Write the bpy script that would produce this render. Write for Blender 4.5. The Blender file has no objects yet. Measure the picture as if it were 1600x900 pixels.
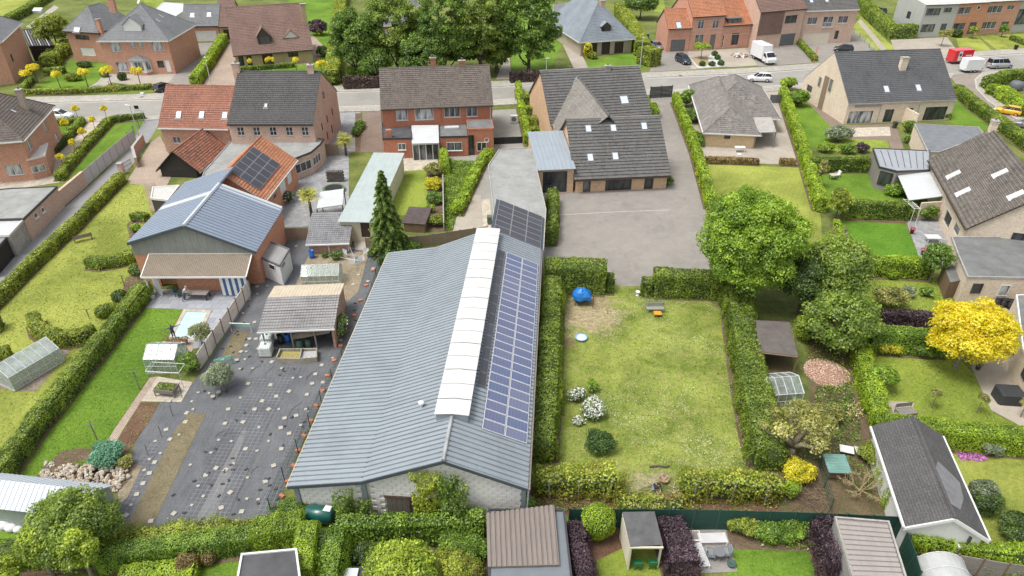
import bpy, bmesh, math, random
import numpy as np
from mathutils import Vector, Matrix
# ------------------------------------------------------------------ camera, world, sun
RND=random.Random(11)
NR=np.random.default_rng(11)
SC=bpy.context.scene
COL=SC.collection
PI=math.pi
CAM_H, FOC, HORIZ=38., 1067., 688.
PITCH=math.atan2(HORIZ,FOC)
CP, SP=math.cos(PITCH), math.sin(PITCH)
cam_d=bpy.data.cameras.new('camera')
cam=bpy.data.objects.new('camera',cam_d)
COL.objects.link(cam)
cam.location=(0,0,CAM_H)
cam.rotation_euler=(PI/2-PITCH,0,0)
cam_d.sensor_width=36
cam_d.lens=36*FOC/1600
cam_d.clip_start=1
cam_d.clip_end=4000
SC.camera=cam
SUN_EL, SUN_ROT=math.radians(66), math.radians(-112)
wd=bpy.data.worlds.new('World')
SC.world=wd
wd.use_nodes=True
wn=wd.node_tree
sky=wn.nodes.new('ShaderNodeTexSky')
sky.sky_type='NISHITA'
sky.sun_disc=False
sky.sun_elevation=SUN_EL
sky.sun_rotation=SUN_ROT
sky.dust_density=4
sky.air_density=1.
hsv=wn.nodes.new('ShaderNodeHueSaturation')
hsv.inputs['Saturation'].default_value=.3
wn.links.new(sky.outputs[0],hsv.inputs['Color'])
bg=wn.nodes['Background']
wn.links.new(hsv.outputs[0],bg.inputs['Color'])
bg.inputs['Strength'].default_value=.12
sun_d=bpy.data.lights.new('sun','SUN')
sun=bpy.data.objects.new('sun',sun_d)
COL.objects.link(sun)
sun_d.energy=1.25
sun_d.angle=math.radians(20)
sun_d.color=(1.,.965,.91)
_d=Vector((math.sin(SUN_ROT)*math.cos(SUN_EL),math.cos(SUN_ROT)*math.cos(SUN_EL),math.sin(SUN_EL)))
sun.rotation_euler=_d.to_track_quat('Z','Y').to_euler()
sun.location=(0,0,120)
SC.view_settings.view_transform='Standard'
SC.view_settings.look='None'
SC.view_settings.exposure=.9
SC.cycles.max_bounces=6
SC.cycles.diffuse_bounces=3
SC.cycles.transparent_max_bounces=12
# ------------------------------------------------------------------ surveying: photograph pixel -> point at height z
def ray(px,py):
 x=(px-800)/FOC
 y=-(py-450)/FOC
 return Vector((x,CP+y*SP,-SP+y*CP))
def G(px,py,z=0.):
 d=ray(px,py)
 t=(z-CAM_H)/d.z
 return Vector((d.x*t,d.y*t,z))
def proj(p):
 q=Vector((p[0],p[1],p[2]-CAM_H))
 f=q.y*CP-q.z*SP
 u=q.y*SP+q.z*CP
 return(800+FOC*q.x/f,450-FOC*u/f)
def HA_(p,py):
 lo, hi=-1., 37.
 for _ in range(50):
  m=(lo+hi)/2
  if proj((p[0],p[1],m))[1]>py:lo=m
  else:hi=m
 return lo
def mpp(px,py,z=0.):
 a=G(px,py,z);b=G(px+1,py,z)
 return(b-a).length
 # ------------------------------------------------------------------ tagging, hierarchy
def tag(o,label=None,cat=None,group=None,kind=None):
 if label:o['label']=label
 if cat:o['category']=cat
 if group:o['group']=group
 if kind:o['kind']=kind
 return o
def thing(name,label,cat,loc=(0,0,0),rz=0.,group=None):
 o=bpy.data.objects.new(name,None)
 o.empty_display_size=.3
 COL.objects.link(o)
 o.location=loc
 o.rotation_euler=(0,0,rz)
 return tag(o,label,cat,group)
def kids(o):
 return KIDS.get(o.name,[])
KIDS={}
def link(o,parent=None):
 COL.objects.link(o)
 if parent is not None:
  o.parent=parent
  KIDS.setdefault(parent.name,[]).append(o)
 return o
def dup(root,loc=None,rz=None,label=None,scale=None,group=None):
 r=root.copy();COL.objects.link(r)
 if loc is not None:r.location=loc
 if rz is not None:r.rotation_euler=(0,0,rz)
 if scale is not None:r.scale=scale if hasattr(scale,'__len__')else(scale,)*3
 if label:r['label']=label
 if group:r['group']=group
 for ch in kids(root):
  c=ch.copy();link(c,r)
  for g in kids(ch):
   d=g.copy();link(d,c)
 return r
def set_uv(me):
 n=len(me.loops)
 if n==0:return
 npoly=len(me.polygons)
 co=np.empty(len(me.vertices)*3,np.float32);me.vertices.foreach_get('co',co);co=co.reshape(-1,3)
 li=np.empty(n,np.int32);me.loops.foreach_get('vertex_index',li)
 tot=np.empty(npoly,np.int32);me.polygons.foreach_get('loop_total',tot)
 nor=np.empty(npoly*3,np.float32);me.polygons.foreach_get('normal',nor);nor=nor.reshape(-1,3)
 u=np.stack([-nor[:,1],nor[:,0],np.zeros(npoly)],1)
 l=np.linalg.norm(u,axis=1)
 flat=l<1e-3
 u[flat]=(1,0,0);l[flat]=1
 u/=l[:,None]
 v=np.cross(nor,u)
 ul=np.repeat(u,tot,0);vl=np.repeat(v,tot,0)
 p=co[li]
 uv=np.stack([(p*ul).sum(1),(p*vl).sum(1)],1).astype(np.float32)
 lay=me.uv_layers.new(name='UVMap')
 lay.data.foreach_set('uv',uv.ravel())
class MB:
 def __init__(s,*mats):
  s.v, s.f, s.mi, s.mats=[], [], [], list(mats)
 def face(s,pts,m=0):
  b=len(s.v)
  s.v+=[tuple(p)for p in pts]
  s.f.append(tuple(range(b,b+len(pts))));s.mi.append(m)
  return s
 def mesh(s,verts,faces,m=0):
  b=len(s.v)
  s.v+=[tuple(p)for p in verts]
  s.f+=[tuple(i+b for i in f)for f in faces];s.mi+=[m]*len(faces)
  return s
 def box(s,x0,y0,z0,x1,y1,z1,m=0,M=None):
  vs=[(x0,y0,z0),(x1,y0,z0),(x1,y1,z0),(x0,y1,z0),(x0,y0,z1),(x1,y0,z1),(x1,y1,z1),(x0,y1,z1)]
  if M is not None:vs=[M@Vector(p)for p in vs]
  return s.mesh(vs,[(3,2,1,0),(4,5,6,7),(0,1,5,4),(1,2,6,5),(2,3,7,6),(3,0,4,7)],m)
 def cbox(s,c,size,m=0,rz=0.):
  M=Matrix.Translation(c)@Matrix.Rotation(rz,4,'Z')
  a, b, h=size[0]/2, size[1]/2, size[2]/2
  return s.box(-a,-b,-h,a,b,h,m,M)
 def bevbox(s,x0,y0,z0,x1,y1,z1,b=.03,m=0,M=None):
  def ring(i,z):return[(x0+i,y0+b,z),(x0+b,y0+i,z),(x1-b,y0+i,z),(x1-i,y0+b,z),(x1-i,y1-b,z),(x1-b,y1-i,z),(x0+b,y1-i,z),(x0+i,y1-b,z)]
  vs=ring(0,z0)+ring(0,z1-b)+ring(b,z1)
  if M is not None:vs=[M@Vector(p)for p in vs]
  fs=[tuple(range(7,-1,-1)),tuple(range(16,24))]
  for k in(0,8):
   for i in range(8):fs.append((k+i,k+(i+1)%8,k+8+(i+1)%8,k+8+i))
  return s.mesh(vs,fs,m)
 def prism(s,poly,z0,z1,m=0,M=None):
  n=len(poly)
  vs=[(p[0],p[1],z0)for p in poly]+[(p[0],p[1],z1)for p in poly]
  if M is not None:vs=[M@Vector(p)for p in vs]
  fs=[tuple(range(n-1,-1,-1)),tuple(range(n,2*n))]+[(i,(i+1)%n,n+(i+1)%n,n+i)for i in range(n)]
  return s.mesh(vs,fs,m)
 def slab(s,poly,t,m=0):
  p=[Vector(q)for q in poly]
  n=Vector((0,0,0))
  for i in range(len(p)):n+=(p[i]-p[0]).cross(p[(i+1)%len(p)]-p[0])
  n.normalize()
  k=len(p)
  vs=p+[q-n*t for q in p]
  fs=[tuple(range(k)),tuple(range(2*k-1,k-1,-1))]+[(i,k+i,k+(i+1)%k,(i+1)%k)for i in range(k)]
  return s.mesh(vs,fs,m)
 def tube(s,pts,r,n=6,m=0,cap=True):
  pts=[Vector(p)for p in pts]
  rs=r if hasattr(r,'__len__')else[r]*len(pts)
  b=len(s.v)
  up=Vector((0,0,1))
  for i, p in enumerate(pts):
   d=(pts[min(i+1,len(pts)-1)]-pts[max(i-1,0)])
   if d.length<1e-6:d=Vector((0,0,1))
   d.normalize()
   a=d.cross(up if abs(d.z)<.95 else Vector((1,0,0))).normalized()
   c=a.cross(d)
   for k in range(n):
    t=2*PI*k/n
    s.v.append(tuple(p+(a*math.cos(t)+c*math.sin(t))*rs[i]))
  for i in range(len(pts)-1):
   for k in range(n):
    s.f.append((b+i*n+k,b+(i+1)*n+k,b+(i+1)*n+(k+1)%n,b+i*n+(k+1)%n));s.mi.append(m)
  if cap:
   s.f.append(tuple(b+k for k in range(n)));s.mi.append(m)
   e=b+(len(pts)-1)*n
   s.f.append(tuple(e+n-1-k for k in range(n)));s.mi.append(m)
  return s
 def lathe(s,prof,n=12,m=0,c=(0,0,0)):
  b=len(s.v)
  for r, z in prof:
   for k in range(n):
    t=2*PI*k/n
    s.v.append((c[0]+r*math.cos(t),c[1]+r*math.sin(t),c[2]+z))
  for i in range(len(prof)-1):
   for k in range(n):
    s.f.append((b+i*n+k,b+i*n+(k+1)%n,b+(i+1)*n+(k+1)%n,b+(i+1)*n+k));s.mi.append(m)
  return s
 def ball(s,c,r,n=8,m=0,sq=(1,1,1)):
  pr=[(math.sin(PI*i/n),-math.cos(PI*i/n))for i in range(n+1)]
  b=len(s.v)
  s.lathe([(max(a,1e-3)*r,z*r)for a,z in pr],n+2,m)
  for i in range(b,len(s.v)):
   p=s.v[i];s.v[i]=(c[0]+p[0]*sq[0],c[1]+p[1]*sq[1],c[2]+p[2]*sq[2])
  return s
 def data(s,name,smooth=False):
  me=bpy.data.meshes.new(name)
  me.from_pydata(s.v,[],s.f)
  for m in s.mats:me.materials.append(m)
  if s.mi and max(s.mi)>0:me.polygons.foreach_set('material_index',s.mi)
  if smooth:me.polygons.foreach_set('use_smooth',[True]*len(s.f))
  me.update()
  set_uv(me)
  return me
 def bu_(s,name,parent=None,smooth=False,loc=None,rz=0.):
  o=bpy.data.objects.new(name,s.data(name,smooth))
  if loc is not None:o.location=loc
  if rz:o.rotation_euler=(0,0,rz)
  return link(o,parent)
def SB_(mb,name,parent=None):
 par=list(range(len(mb.v)))
 def f(i):
  while par[i]!=i:par[i]=par[par[i]];i=par[i]
  return i
 for fc in mb.f:
  for k in fc[1:]:par[f(k)]=f(fc[0])
 groups={}
 for j, fc in enumerate(mb.f):groups.setdefault(f(fc[0]),[]).append(j)
 out=[]
 for js in groups.values():
  q=MB(*mb.mats);idx={}
  for j in js:
   fc=[]
   for k in mb.f[j]:
    if k not in idx:idx[k]=len(q.v);q.v.append(mb.v[k])
    fc.append(idx[k])
   q.f.append(tuple(fc));q.mi.append(mb.mi[j])
  out.append(q.bu_(name,parent))
 return out
def solo(mb,name,label,cat,loc=(0,0,0),rz=0.,group=None,smooth=False):
 return tag(mb.bu_(name,None,smooth,loc,rz),label,cat,group)
 # ------------------------------------------------------------------ materials
class NT:
 def __init__(s,name):
  s.m=bpy.data.materials.new(name);s.m.use_nodes=True
  s.t=s.m.node_tree;s.p=s.t.nodes['Principled BSDF'];s.out=s.t.nodes['Material Output']
 def n(s,kind,**kw):
  o=s.t.nodes.new('ShaderNode'+kind)
  for k, v in kw.items():
   if k[0]=='_':setattr(o,k[1:],v)
   else:
    key=int(k[1:])if k[0]=='i' and k[1:].isdigit()else k.replace('_',' ')
    if hasattr(v,'outputs'):s.l(v,o,key)
    elif isinstance(v,bpy.types.NodeSocket):s.t.links.new(v,o.inputs[key])
    else:o.inputs[key].default_value=v
  return o
 def l(s,a,b,key):
  s.t.links.new(a if isinstance(a,bpy.types.NodeSocket)else a.outputs[0],b.inputs[key])
 def coord(s,kind='Object'):
  return s.n('TexCoord').outputs[kind]
 def mapping(s,vec,scale=(1,1,1),rot=(0,0,0),loc=(0,0,0)):
  return s.n('Mapping',Vector=vec,Scale=scale,Rotation=rot,Location=loc)
 def noise(s,vec,scale,detail=4,rough=.55,dist=0.):
  return s.n('TexNoise',Vector=vec,Scale=scale,Detail=detail,Roughness=rough,Distortion=dist).outputs[0]
 def ramp(s,fac,stops):
  r=s.n('ValToRGB',Fac=fac)
  e=r.color_ramp.elements
  while len(e)<len(stops):e.new(.5)
  for el, (p,c)in zip(e,stops):
   el.position=p
   el.color=(c,c,c,1)if not hasattr(c,'__len__')else(*c,1)
  return r.outputs[0]
 def mix(s,fac,a,b,mode='MIX'):
  o=s.t.nodes.new('ShaderNodeMix');o.data_type='RGBA';o.blend_type=mode
  for i, v in((0,fac),(6,a),(7,b)):
   if isinstance(v,bpy.types.NodeSocket):s.t.links.new(v,o.inputs[i])
   elif hasattr(v,'outputs'):s.t.links.new(v.outputs[0],o.inputs[i])
   elif hasattr(v,'__len__'):o.inputs[i].default_value=(*v,1)
   else:o.inputs[i].default_value=v
  return o.outputs[2]
 def math(s,op,a,b=0.,c=None):
  o=s.n('Math',_operation=op)
  for i, v in enumerate((a,b,c)):
   if v is None:continue
   if isinstance(v,bpy.types.NodeSocket):s.t.links.new(v,o.inputs[i])
   else:o.inputs[i].default_value=v
  return o.outputs[0]
 def bump(s,h,dist,strength=1.):
  b=s.n('Bump',Height=h,Distance=dist,Strength=strength)
  s.l(b,s.p,'Normal')
  return b
 def done(s,col=None,rough=None,metal=None,spec=None):
  for k, v in(('Base Color',col),('Roughness',rough),('Metallic',metal),('Specular IOR Level',spec)):
   if v is None:continue
   if isinstance(v,bpy.types.NodeSocket):s.t.links.new(v,s.p.inputs[k])
   elif hasattr(v,'__len__'):s.p.inputs[k].default_value=(*v,1)
   else:s.p.inputs[k].default_value=v
  return s.m
def mul(c,k):return tuple(min(1,x*k)for x in c)
MC={}
LEAFK, LAWNK, BRICKK, TILEK=1.75, 1.3, 1.55, 1.2
def plain(name,c,rough=.7,var=.18,scale=1.2,metal=0.,grime=0.,bump=0.,fine=12.,c2=None,coord='Object'):
 if name in MC:return MC[name]
 t=NT(name)
 v=t.coord(coord)
 a=t.noise(v,scale,5,.6)
 f=t.noise(v,fine,3,.6)
 k=t.ramp(a,[(.3,0.),(.7,1.)])
 col=t.mix(k,mul(c,1-var),c2 if c2 else mul(c,1+var))
 col=t.mix(t.ramp(f,[(.35,var*.7),(.65,0.)]),col,mul(c,.45))
 if grime:
  g=t.noise(v,scale*2.7,6,.7,.6)
  col=t.mix(t.ramp(g,[(.5,0.),(.78,grime)]),col,(.06,.055,.045))
 if bump:t.bump(f,bump)
 MC[name]=t.done(col,rough,metal)
 return MC[name]
def brick(name,c,mortar=(.42,.40,.36),var=.35,c2=None,bw=.22,bh=.075,ms=.012,grime=.25):
 if name in MC:return MC[name]
 c=mul(c,BRICKK)
 t=NT(name)
 uv=t.coord('UV')
 b=t.n('TexBrick',Vector=uv,Scale=1.,Color1=(*mul(c,1+var),1),Color2=(*(c2 or mul(c,1-var)),1),Mortar=(*mortar,1))
 b.inputs['Mortar Size'].default_value=ms
 b.inputs['Brick Width'].default_value=bw
 b.inputs['Row Height'].default_value=bh
 b.inputs['Bias'].default_value=-.1
 ov=t.coord('Object')
 big=t.noise(ov,.5,5,.65)
 col=t.mix(t.ramp(big,[(.32,.5),(.68,0.)]),b.outputs[0],mul(c,.72))
 blot=t.noise(uv,4.,4,.7)
 col=t.mix(t.ramp(blot,[(.45,0.),(.75,.35)]),col,mul(c,1.45))
 g=t.noise(ov,1.6,6,.7,.8)
 col=t.mix(t.ramp(g,[(.52,0.),(.8,grime)]),col,(.07,.06,.05))
 t.bump(b.outputs[1],-.006)
 MC[name]=t.done(col,.9)
 return MC[name]
def tiles(name,c,c2=None,tw=.24,th=.34,var=.3,moss=0.,mosscol=(.11,.115,.06),pale=.25,rough=.8,gap=.012,sharp=1.):
 if name in MC:return MC[name]
 c=mul(c,TILEK);mosscol=mul(mosscol,TILEK)
 if c2:c2=mul(c2,TILEK)
 t=NT(name)
 uv=t.coord('UV')
 b=t.n('TexBrick',Vector=uv,Scale=1.,Color1=(*mul(c,1+var),1),Color2=(*(c2 or mul(c,1-var)),1),Mortar=(*mul(c,.22),1))
 b.inputs['Mortar Size'].default_value=gap
 b.inputs['Mortar Smooth'].default_value=.3
 b.inputs['Brick Width'].default_value=tw
 b.inputs['Row Height'].default_value=th
 b.offset=0. if tw<.3 else .5
 ov=t.coord('Object')
 col=b.outputs[0]
 big=t.noise(ov,.35,5,.6)
 col=t.mix(t.ramp(big,[(.35,0.),(.7,.45)]),col,mul(c,1.5))
 st=t.noise(t.mapping(uv,(2.2,.35,1)),1.4,5,.65)
 col=t.mix(t.ramp(st,[(.5,0.),(.75,pale)]),col,mul(c,2.1))
 sp=t.noise(uv,9.,3,.75)
 col=t.mix(t.ramp(sp,[(.56,0.),(.72,.25+moss*.5)]),col,(.36,.35,.31))
 if moss:
  g=t.noise(ov,1.1,7,.72,.5)
  col=t.mix(t.ramp(g,[(.5,0.),(.7,moss)]),col,mosscol)
 if sharp:
  w=t.n('TexWave',Vector=t.mapping(uv,(1./tw/2*.5,0,0)),Scale=1.)
  h=t.math('ADD',t.math('MULTIPLY',w.outputs[1],.5*sharp),t.math('MULTIPLY',b.outputs[1],-.6))
  t.bump(h,.03)
 else:
  t.bump(b.outputs[1],-.012)
 MC[name]=t.done(col,rough)
 return MC[name]
def lawn(name,c,c2,dry=(.2,.19,.06),dryamt=.25,stripe=0.,ang=0.,flowers=0.,big=.12,worn=()):
 if name in MC:return MC[name]
 c, c2=(c[0],c[1],c[2]*1.15+.002), (c2[0],c2[1],c2[2]*1.15+.002)
 c, c2, dry=mul(c,LAWNK), mul(c2,LAWNK), mul(dry,LAWNK)
 t=NT(name)
 v=t.coord('Object')
 a=t.noise(v,big,6,.62,.4)
 col=t.mix(t.ramp(a,[(.38,0.),(.62,1.)]),mul(c,.85),mul(c2,1.15))
 m=t.noise(v,.9,6,.7,.6)
 col=t.mix(t.ramp(m,[(.46,0.),(.68,dryamt)]),col,dry)
 d=t.noise(v,2.3,5,.7)
 col=t.mix(t.ramp(d,[(.28,.55),(.5,0.)]),col,mul(c,.45))
 if stripe:
  w=t.n('TexWave',Vector=t.mapping(v,(1,1,0),(0,0,ang)),Scale=.55,Distortion=1.2,Detail=2.)
  w.inputs['Detail Scale'].default_value=1.5
  col=t.mix(t.math('MULTIPLY',w.outputs[1],stripe*.4),col,mul(c2,1.35))
 tf=t.noise(v,5.5,5,.75,.3)
 col=t.mix(t.ramp(tf,[(.3,.6),(.5,0.)]),col,mul(c,.5))
 col=t.mix(t.ramp(tf,[(.54,0.),(.7,.5)]),col,mul(c2,1.5))
 for(wx,wy,wr,wc)in worn:
  dv=t.n('VectorMath',_operation='DISTANCE',i0=v);dv.inputs[1].default_value=(wx,wy,0)
  wq=t.math('ADD',dv.outputs['Value'],t.math('MULTIPLY',t.math('SUBTRACT',t.noise(v,.8,6,.7),.5),wr*2.2))
  col=t.mix(t.ramp(t.math('DIVIDE',wq,wr),[(.55,.95),(1.,0.)]),col,t.mix(t.ramp(t.noise(v,2.5,5,.7),[(.35,0.),(.65,1.)]),mul(wc,.6),mul(wc,1.15)))
 f=t.noise(v,22.,3,.8)
 col=t.mix(t.ramp(f,[(.3,.5),(.55,0.)]),col,mul(c,.42))
 col=t.mix(t.ramp(f,[(.55,0.),(.75,.4)]),col,mul(c2,1.8))
 if flowers:
  vo=t.n('TexVoronoi',Vector=v,Scale=5.5)
  patch=t.ramp(t.noise(v,.22,4,.7,.6),[(.5,0.),(.62,1.)])
  dot=t.ramp(vo.outputs[0],[(.18,1.),(.3,0.)])
  fl=t.math('MULTIPLY',t.math('MULTIPLY',dot,patch),flowers)
  col=t.mix(fl,col,(.75,.75,.62))
 t.bump(t.math('ADD',f,t.math('MULTIPLY',m,1.5)),.05)
 MC[name]=t.done(col,.95,spec=.15)
 return MC[name]
def asphalt(name,c=(.16,.155,.145),warm=(.2,.19,.165),crack=.2,pale=.35,blocks=None,mix=.3):
 if name in MC:return MC[name]
 t=NT(name)
 v=t.coord('Object')
 a=t.noise(v,.13,6,.65,.5)
 col=t.mix(t.ramp(a,[(.35,0.),(.65,1.)]),c,warm)
 g=t.noise(v,.8,7,.75,.7)
 col=t.mix(t.ramp(g,[(.5,0.),(.72,pale)]),col,mul(warm,1.35))
 col=t.mix(t.ramp(g,[(.28,crack),(.46,0.)]),col,mul(c,.5))
 f=t.noise(v,26,3,.8)
 col=t.mix(t.ramp(f,[(.38,.35),(.6,0.)]),col,mul(c,.6))
 if blocks:
  b=t.n('TexBrick',Vector=t.mapping(v,(1,1,1),(0,0,blocks[2]if len(blocks)>2 else .1)),Scale=1.,Color1=(1.12,1.12,1.12,1),Color2=(.86,.85,.84,1),Mortar=(.45,.44,.42,1))
  b.inputs['Mortar Size'].default_value=.012
  b.inputs['Brick Width'].default_value=blocks[0]
  b.inputs['Row Height'].default_value=blocks[1]
  col=t.mix(1.,col,b.outputs[0],'MULTIPLY')
 t.bump(f,.008)
 MC[name]=t.done(col,.9,spec=.3)
 return MC[name]
def soil(name,c=(.13,.085,.055),c2=(.2,.15,.1),green=.2):
 if name in MC:return MC[name]
 t=NT(name)
 v=t.coord('Object')
 a=t.noise(v,.7,6,.7,.5)
 col=t.mix(t.ramp(a,[(.35,0.),(.65,1.)]),c,c2)
 f=t.noise(v,9,5,.8)
 col=t.mix(t.ramp(f,[(.35,.6),(.55,0.)]),col,mul(c,.35))
 col=t.mix(t.ramp(f,[(.56,0.),(.74,.5)]),col,mul(c2,1.8))
 g=t.noise(v,1.3,6,.75)
 col=t.mix(t.ramp(g,[(.5,0.),(.66,green)]),col,(.07,.11,.03))
 t.bump(f,.06)
 MC[name]=t.done(col,.95,spec=.2)
 return MC[name]
def leaf(name,c,c2=None,trans=.35,clump=.8,hue=None):
 if name in MC:return MC[name]
 c2=c2 or mul(c,1.7)
 g_=1. if c[0]>.3 else LEAFK
 c, c2=mul(c,g_), mul(c2,g_)
 t=NT(name)
 v=t.coord('Object')
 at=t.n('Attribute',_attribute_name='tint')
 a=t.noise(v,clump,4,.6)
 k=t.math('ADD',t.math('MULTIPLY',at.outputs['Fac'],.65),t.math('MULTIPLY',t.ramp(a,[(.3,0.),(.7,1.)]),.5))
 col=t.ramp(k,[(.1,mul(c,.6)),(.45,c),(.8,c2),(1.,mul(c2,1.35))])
 if hue is not None:
  b=t.noise(v,clump*.6,4,.65)
  col=t.mix(t.ramp(b,[(.5,0.),(.64,.85)]),col,hue)
 d=t.n('BsdfDiffuse',Color=col)
 tr=t.n('BsdfTranslucent',Color=t.mix(.5,col,mul(c2,1.5)))
 mx=t.n('MixShader',i0=trans,i1=d,i2=tr)
 gl=t.n('BsdfGlossy',Color=(1,1,1,1),Roughness=.45)
 m2=t.n('MixShader',i0=.035,i1=mx,i2=gl)
 t.l(m2,t.out,'Surface')
 MC[name]=t.m
 return t.m
def glass_clear(name,tint=(.9,.95,.93),op=.35,rough=.05,milk=0.):
 if name in MC:return MC[name]
 t=NT(name)
 tr=t.n('BsdfTransparent',Color=(*tint,1))
 gl=t.n('BsdfGlossy',Color=(.7,.75,.75,1),Roughness=rough)
 df=t.n('BsdfDiffuse',Color=(.62,.65,.63,1))
 nz=t.noise(t.coord('Object'),1.7,5,.7)
 fr=t.n('LayerWeight',Blend=.2)
 a=t.n('MixShader',i0=t.math('ADD',t.math('MULTIPLY',fr.outputs[0],.12),op*.1),i1=tr,i2=gl)
 b=t.n('MixShader',i0=t.ramp(nz,[(.35,milk*.6),(.7,min(1,milk*1.2+.04))]),i1=a,i2=df)
 t.l(b,t.out,'Surface')
 MC[name]=t.m
 return t.m
def window_glass(name,c=(.03,.035,.04),c2=(.16,.17,.18)):
 if name in MC:return MC[name]
 t=NT(name)
 uv=t.coord('UV')
 a=t.noise(t.mapping(uv,(1.1,.25,1)),1.3,2,.4)
 col=t.mix(t.ramp(a,[(.42,0.),(.62,1.)]),c,c2)
 MC[name]=t.done(col,.06,spec=.6)
 return MC[name]
def solar(name,c,line,nx,ny,lw=.06,rough=.22):
 if name in MC:return MC[name]
 t=NT(name)
 uv=t.n('UVMap',_uv_map='cells').outputs[0]
 b=t.n('TexBrick',Vector=uv,Scale=1.,Color1=(*c,1),Color2=(*mul(c,1.15),1),Mortar=(*line,1))
 b.offset=0.
 b.inputs['Mortar Size'].default_value=lw/nx/2
 b.inputs['Brick Width'].default_value=1./nx
 b.inputs['Row Height'].default_value=1./ny
 oi=t.n('ObjectInfo')
 col=t.mix(t.math('MULTIPLY',oi.outputs['Random'],.5 if c[2]>.1 else .12),b.outputs[0],(.15,.165,.24))
 if c[2]>.1:col=t.mix(.55,col,t.mix(.75,t.ramp(oi.outputs['Random'],[(0,(.1,.17,.34)),(.35,(.13,.14,.26)),(.6,(.17,.15,.23)),(1,(.3,.31,.37))]),b.outputs[0]))
 MC[name]=t.done(col,rough,spec=.5)
 return MC[name]
def wood(name,c,var=.3,scale=1.,axis=0,rough=.8):
 if name in MC:return MC[name]
 t=NT(name)
 uv=t.coord('UV')
 sc=(.8,9,1)if axis==0 else(9,.8,1)
 a=t.noise(t.mapping(uv,sc),2.*scale,5,.65)
 b=t.noise(t.coord('Object'),.9,4,.6)
 col=t.mix(t.ramp(a,[(.32,0.),(.7,1.)]),mul(c,1-var),mul(c,1+var))
 col=t.mix(t.ramp(b,[(.45,0.),(.75,.35)]),col,mul(c,.55))
 oi=t.n('ObjectInfo')
 col=t.mix(t.math('MULTIPLY',oi.outputs['Random'],.3),col,mul(c,.7))
 t.bump(a,.006)
 MC[name]=t.done(col,rough)
 return MC[name]
def fabric_sheet(name,c=(.055,.06,.068),c2=(.085,.09,.1),grid=.35,cell=.36):
 if name in MC:return MC[name]
 t=NT(name)
 v=t.mapping(t.coord('Object'),rot=(0,0,.06))
 a=t.noise(v,.35,6,.65,.8)
 col=t.mix(t.ramp(a,[(.35,0.),(.68,1.)]),c,c2)
 w=t.noise(t.mapping(v,(1.6,.45,1)),1.2,7,.75,1.4)
 col=t.mix(t.ramp(w,[(.5,0.),(.75,.5)]),col,(.16,.16,.16))
 if grid:
  b=t.n('TexBrick',Vector=v,Scale=1.,Color1=(0,0,0,1),Color2=(0,0,0,1),Mortar=(1,1,1,1))
  b.offset=0.
  b.inputs['Mortar Size'].default_value=.03
  b.inputs['Mortar Smooth'].default_value=.4
  b.inputs['Brick Width'].default_value=cell
  b.inputs['Row Height'].default_value=cell
  n2=t.ramp(t.noise(v,.6,4,.7),[(.36,.25),(.6,1.)])
  col=t.mix(t.math('MULTIPLY',t.math('MULTIPLY',b.outputs[1],grid),n2),col,(.34,.35,.37))
 t.bump(w,.12)
 MC[name]=t.done(col,.75,spec=.35)
 return MC[name]
def MS_(name,c,var=.12,rough=.5,dirt=.2,streak=(.4,3.)):
 if name in MC:return MC[name]
 t=NT(name)
 uv=t.coord('UV')
 a=t.noise(t.mapping(uv,(streak[1],streak[0],1)),1.,5,.65)
 col=t.mix(t.ramp(a,[(.3,0.),(.7,1.)]),mul(c,1-var),mul(c,1+var))
 g=t.noise(t.coord('Object'),.35,6,.7,.5)
 col=t.mix(t.ramp(g,[(.48,0.),(.78,dirt)]),col,mul(c,.55))
 sh=t.n('TexBrick',Vector=uv,Scale=1.,Color1=(1.02,1.02,1.02,1),Color2=(.975,.975,.975,1),Mortar=(.93,.93,.93,1))
 sh.inputs['Brick Width'].default_value=1.05;sh.inputs['Row Height'].default_value=3.1;sh.inputs['Mortar Size'].default_value=.012;sh.offset=0
 col=t.mix(1.,col,sh.outputs[0],'MULTIPLY')
 lic=t.noise(t.coord('Object'),3.2,4,.8)
 col=t.mix(t.ramp(lic,[(.66,0.),(.8,dirt*.9)]),col,(.3,.28,.22))
 MC[name]=t.done(col,rough,0.)
 return MC[name]
def paint(name,c,rough=.25,coat=.6,metal=0.):
 if name in MC:return MC[name]
 t=NT(name)
 d=t.noise(t.coord('Object'),3.,4,.6)
 t.p.inputs['Coat Weight'].default_value=coat
 t.p.inputs['Coat Roughness'].default_value=.08
 MC[name]=t.done(t.mix(t.ramp(d,[(.4,0.),(.8,.2)]),c,mul(c,.7)),rough,metal)
 return MC[name]
 # ------------------------------------------------------------------ ground sheets
PIX=[0]
def patch(name,mat,pts,layer=1,z=None,kind='structure',label=None):
 PIX[0]+=1
 zz=.004*layer+.0003*(PIX[0]%12)if z is None else z
 P=[p if isinstance(p,Vector)else G(p[0],p[1],zz)for p in pts]
 P=[Vector((p.x,p.y,zz))for p in P]
 a=sum(P[i].x*P[(i+1)%len(P)].y-P[(i+1)%len(P)].x*P[i].y for i in range(len(P)))
 if a<0:P.reverse()
 mb=MB(mat).face(P)
 return tag(mb.bu_(name),label,kind=kind)
def slab_poly(name,mat,pts,h,parent=None,z0=0.,kind='structure'):
 P=[p if isinstance(p,Vector)else G(p[0],p[1],z0+h)for p in pts]
 a=sum(P[i].x*P[(i+1)%len(P)].y-P[(i+1)%len(P)].x*P[i].y for i in range(len(P)))
 if a<0:P.reverse()
 o=MB(mat).prism(P,z0,z0+h).bu_(name,parent)
 return tag(o,kind=kind)if parent is None else o
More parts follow.
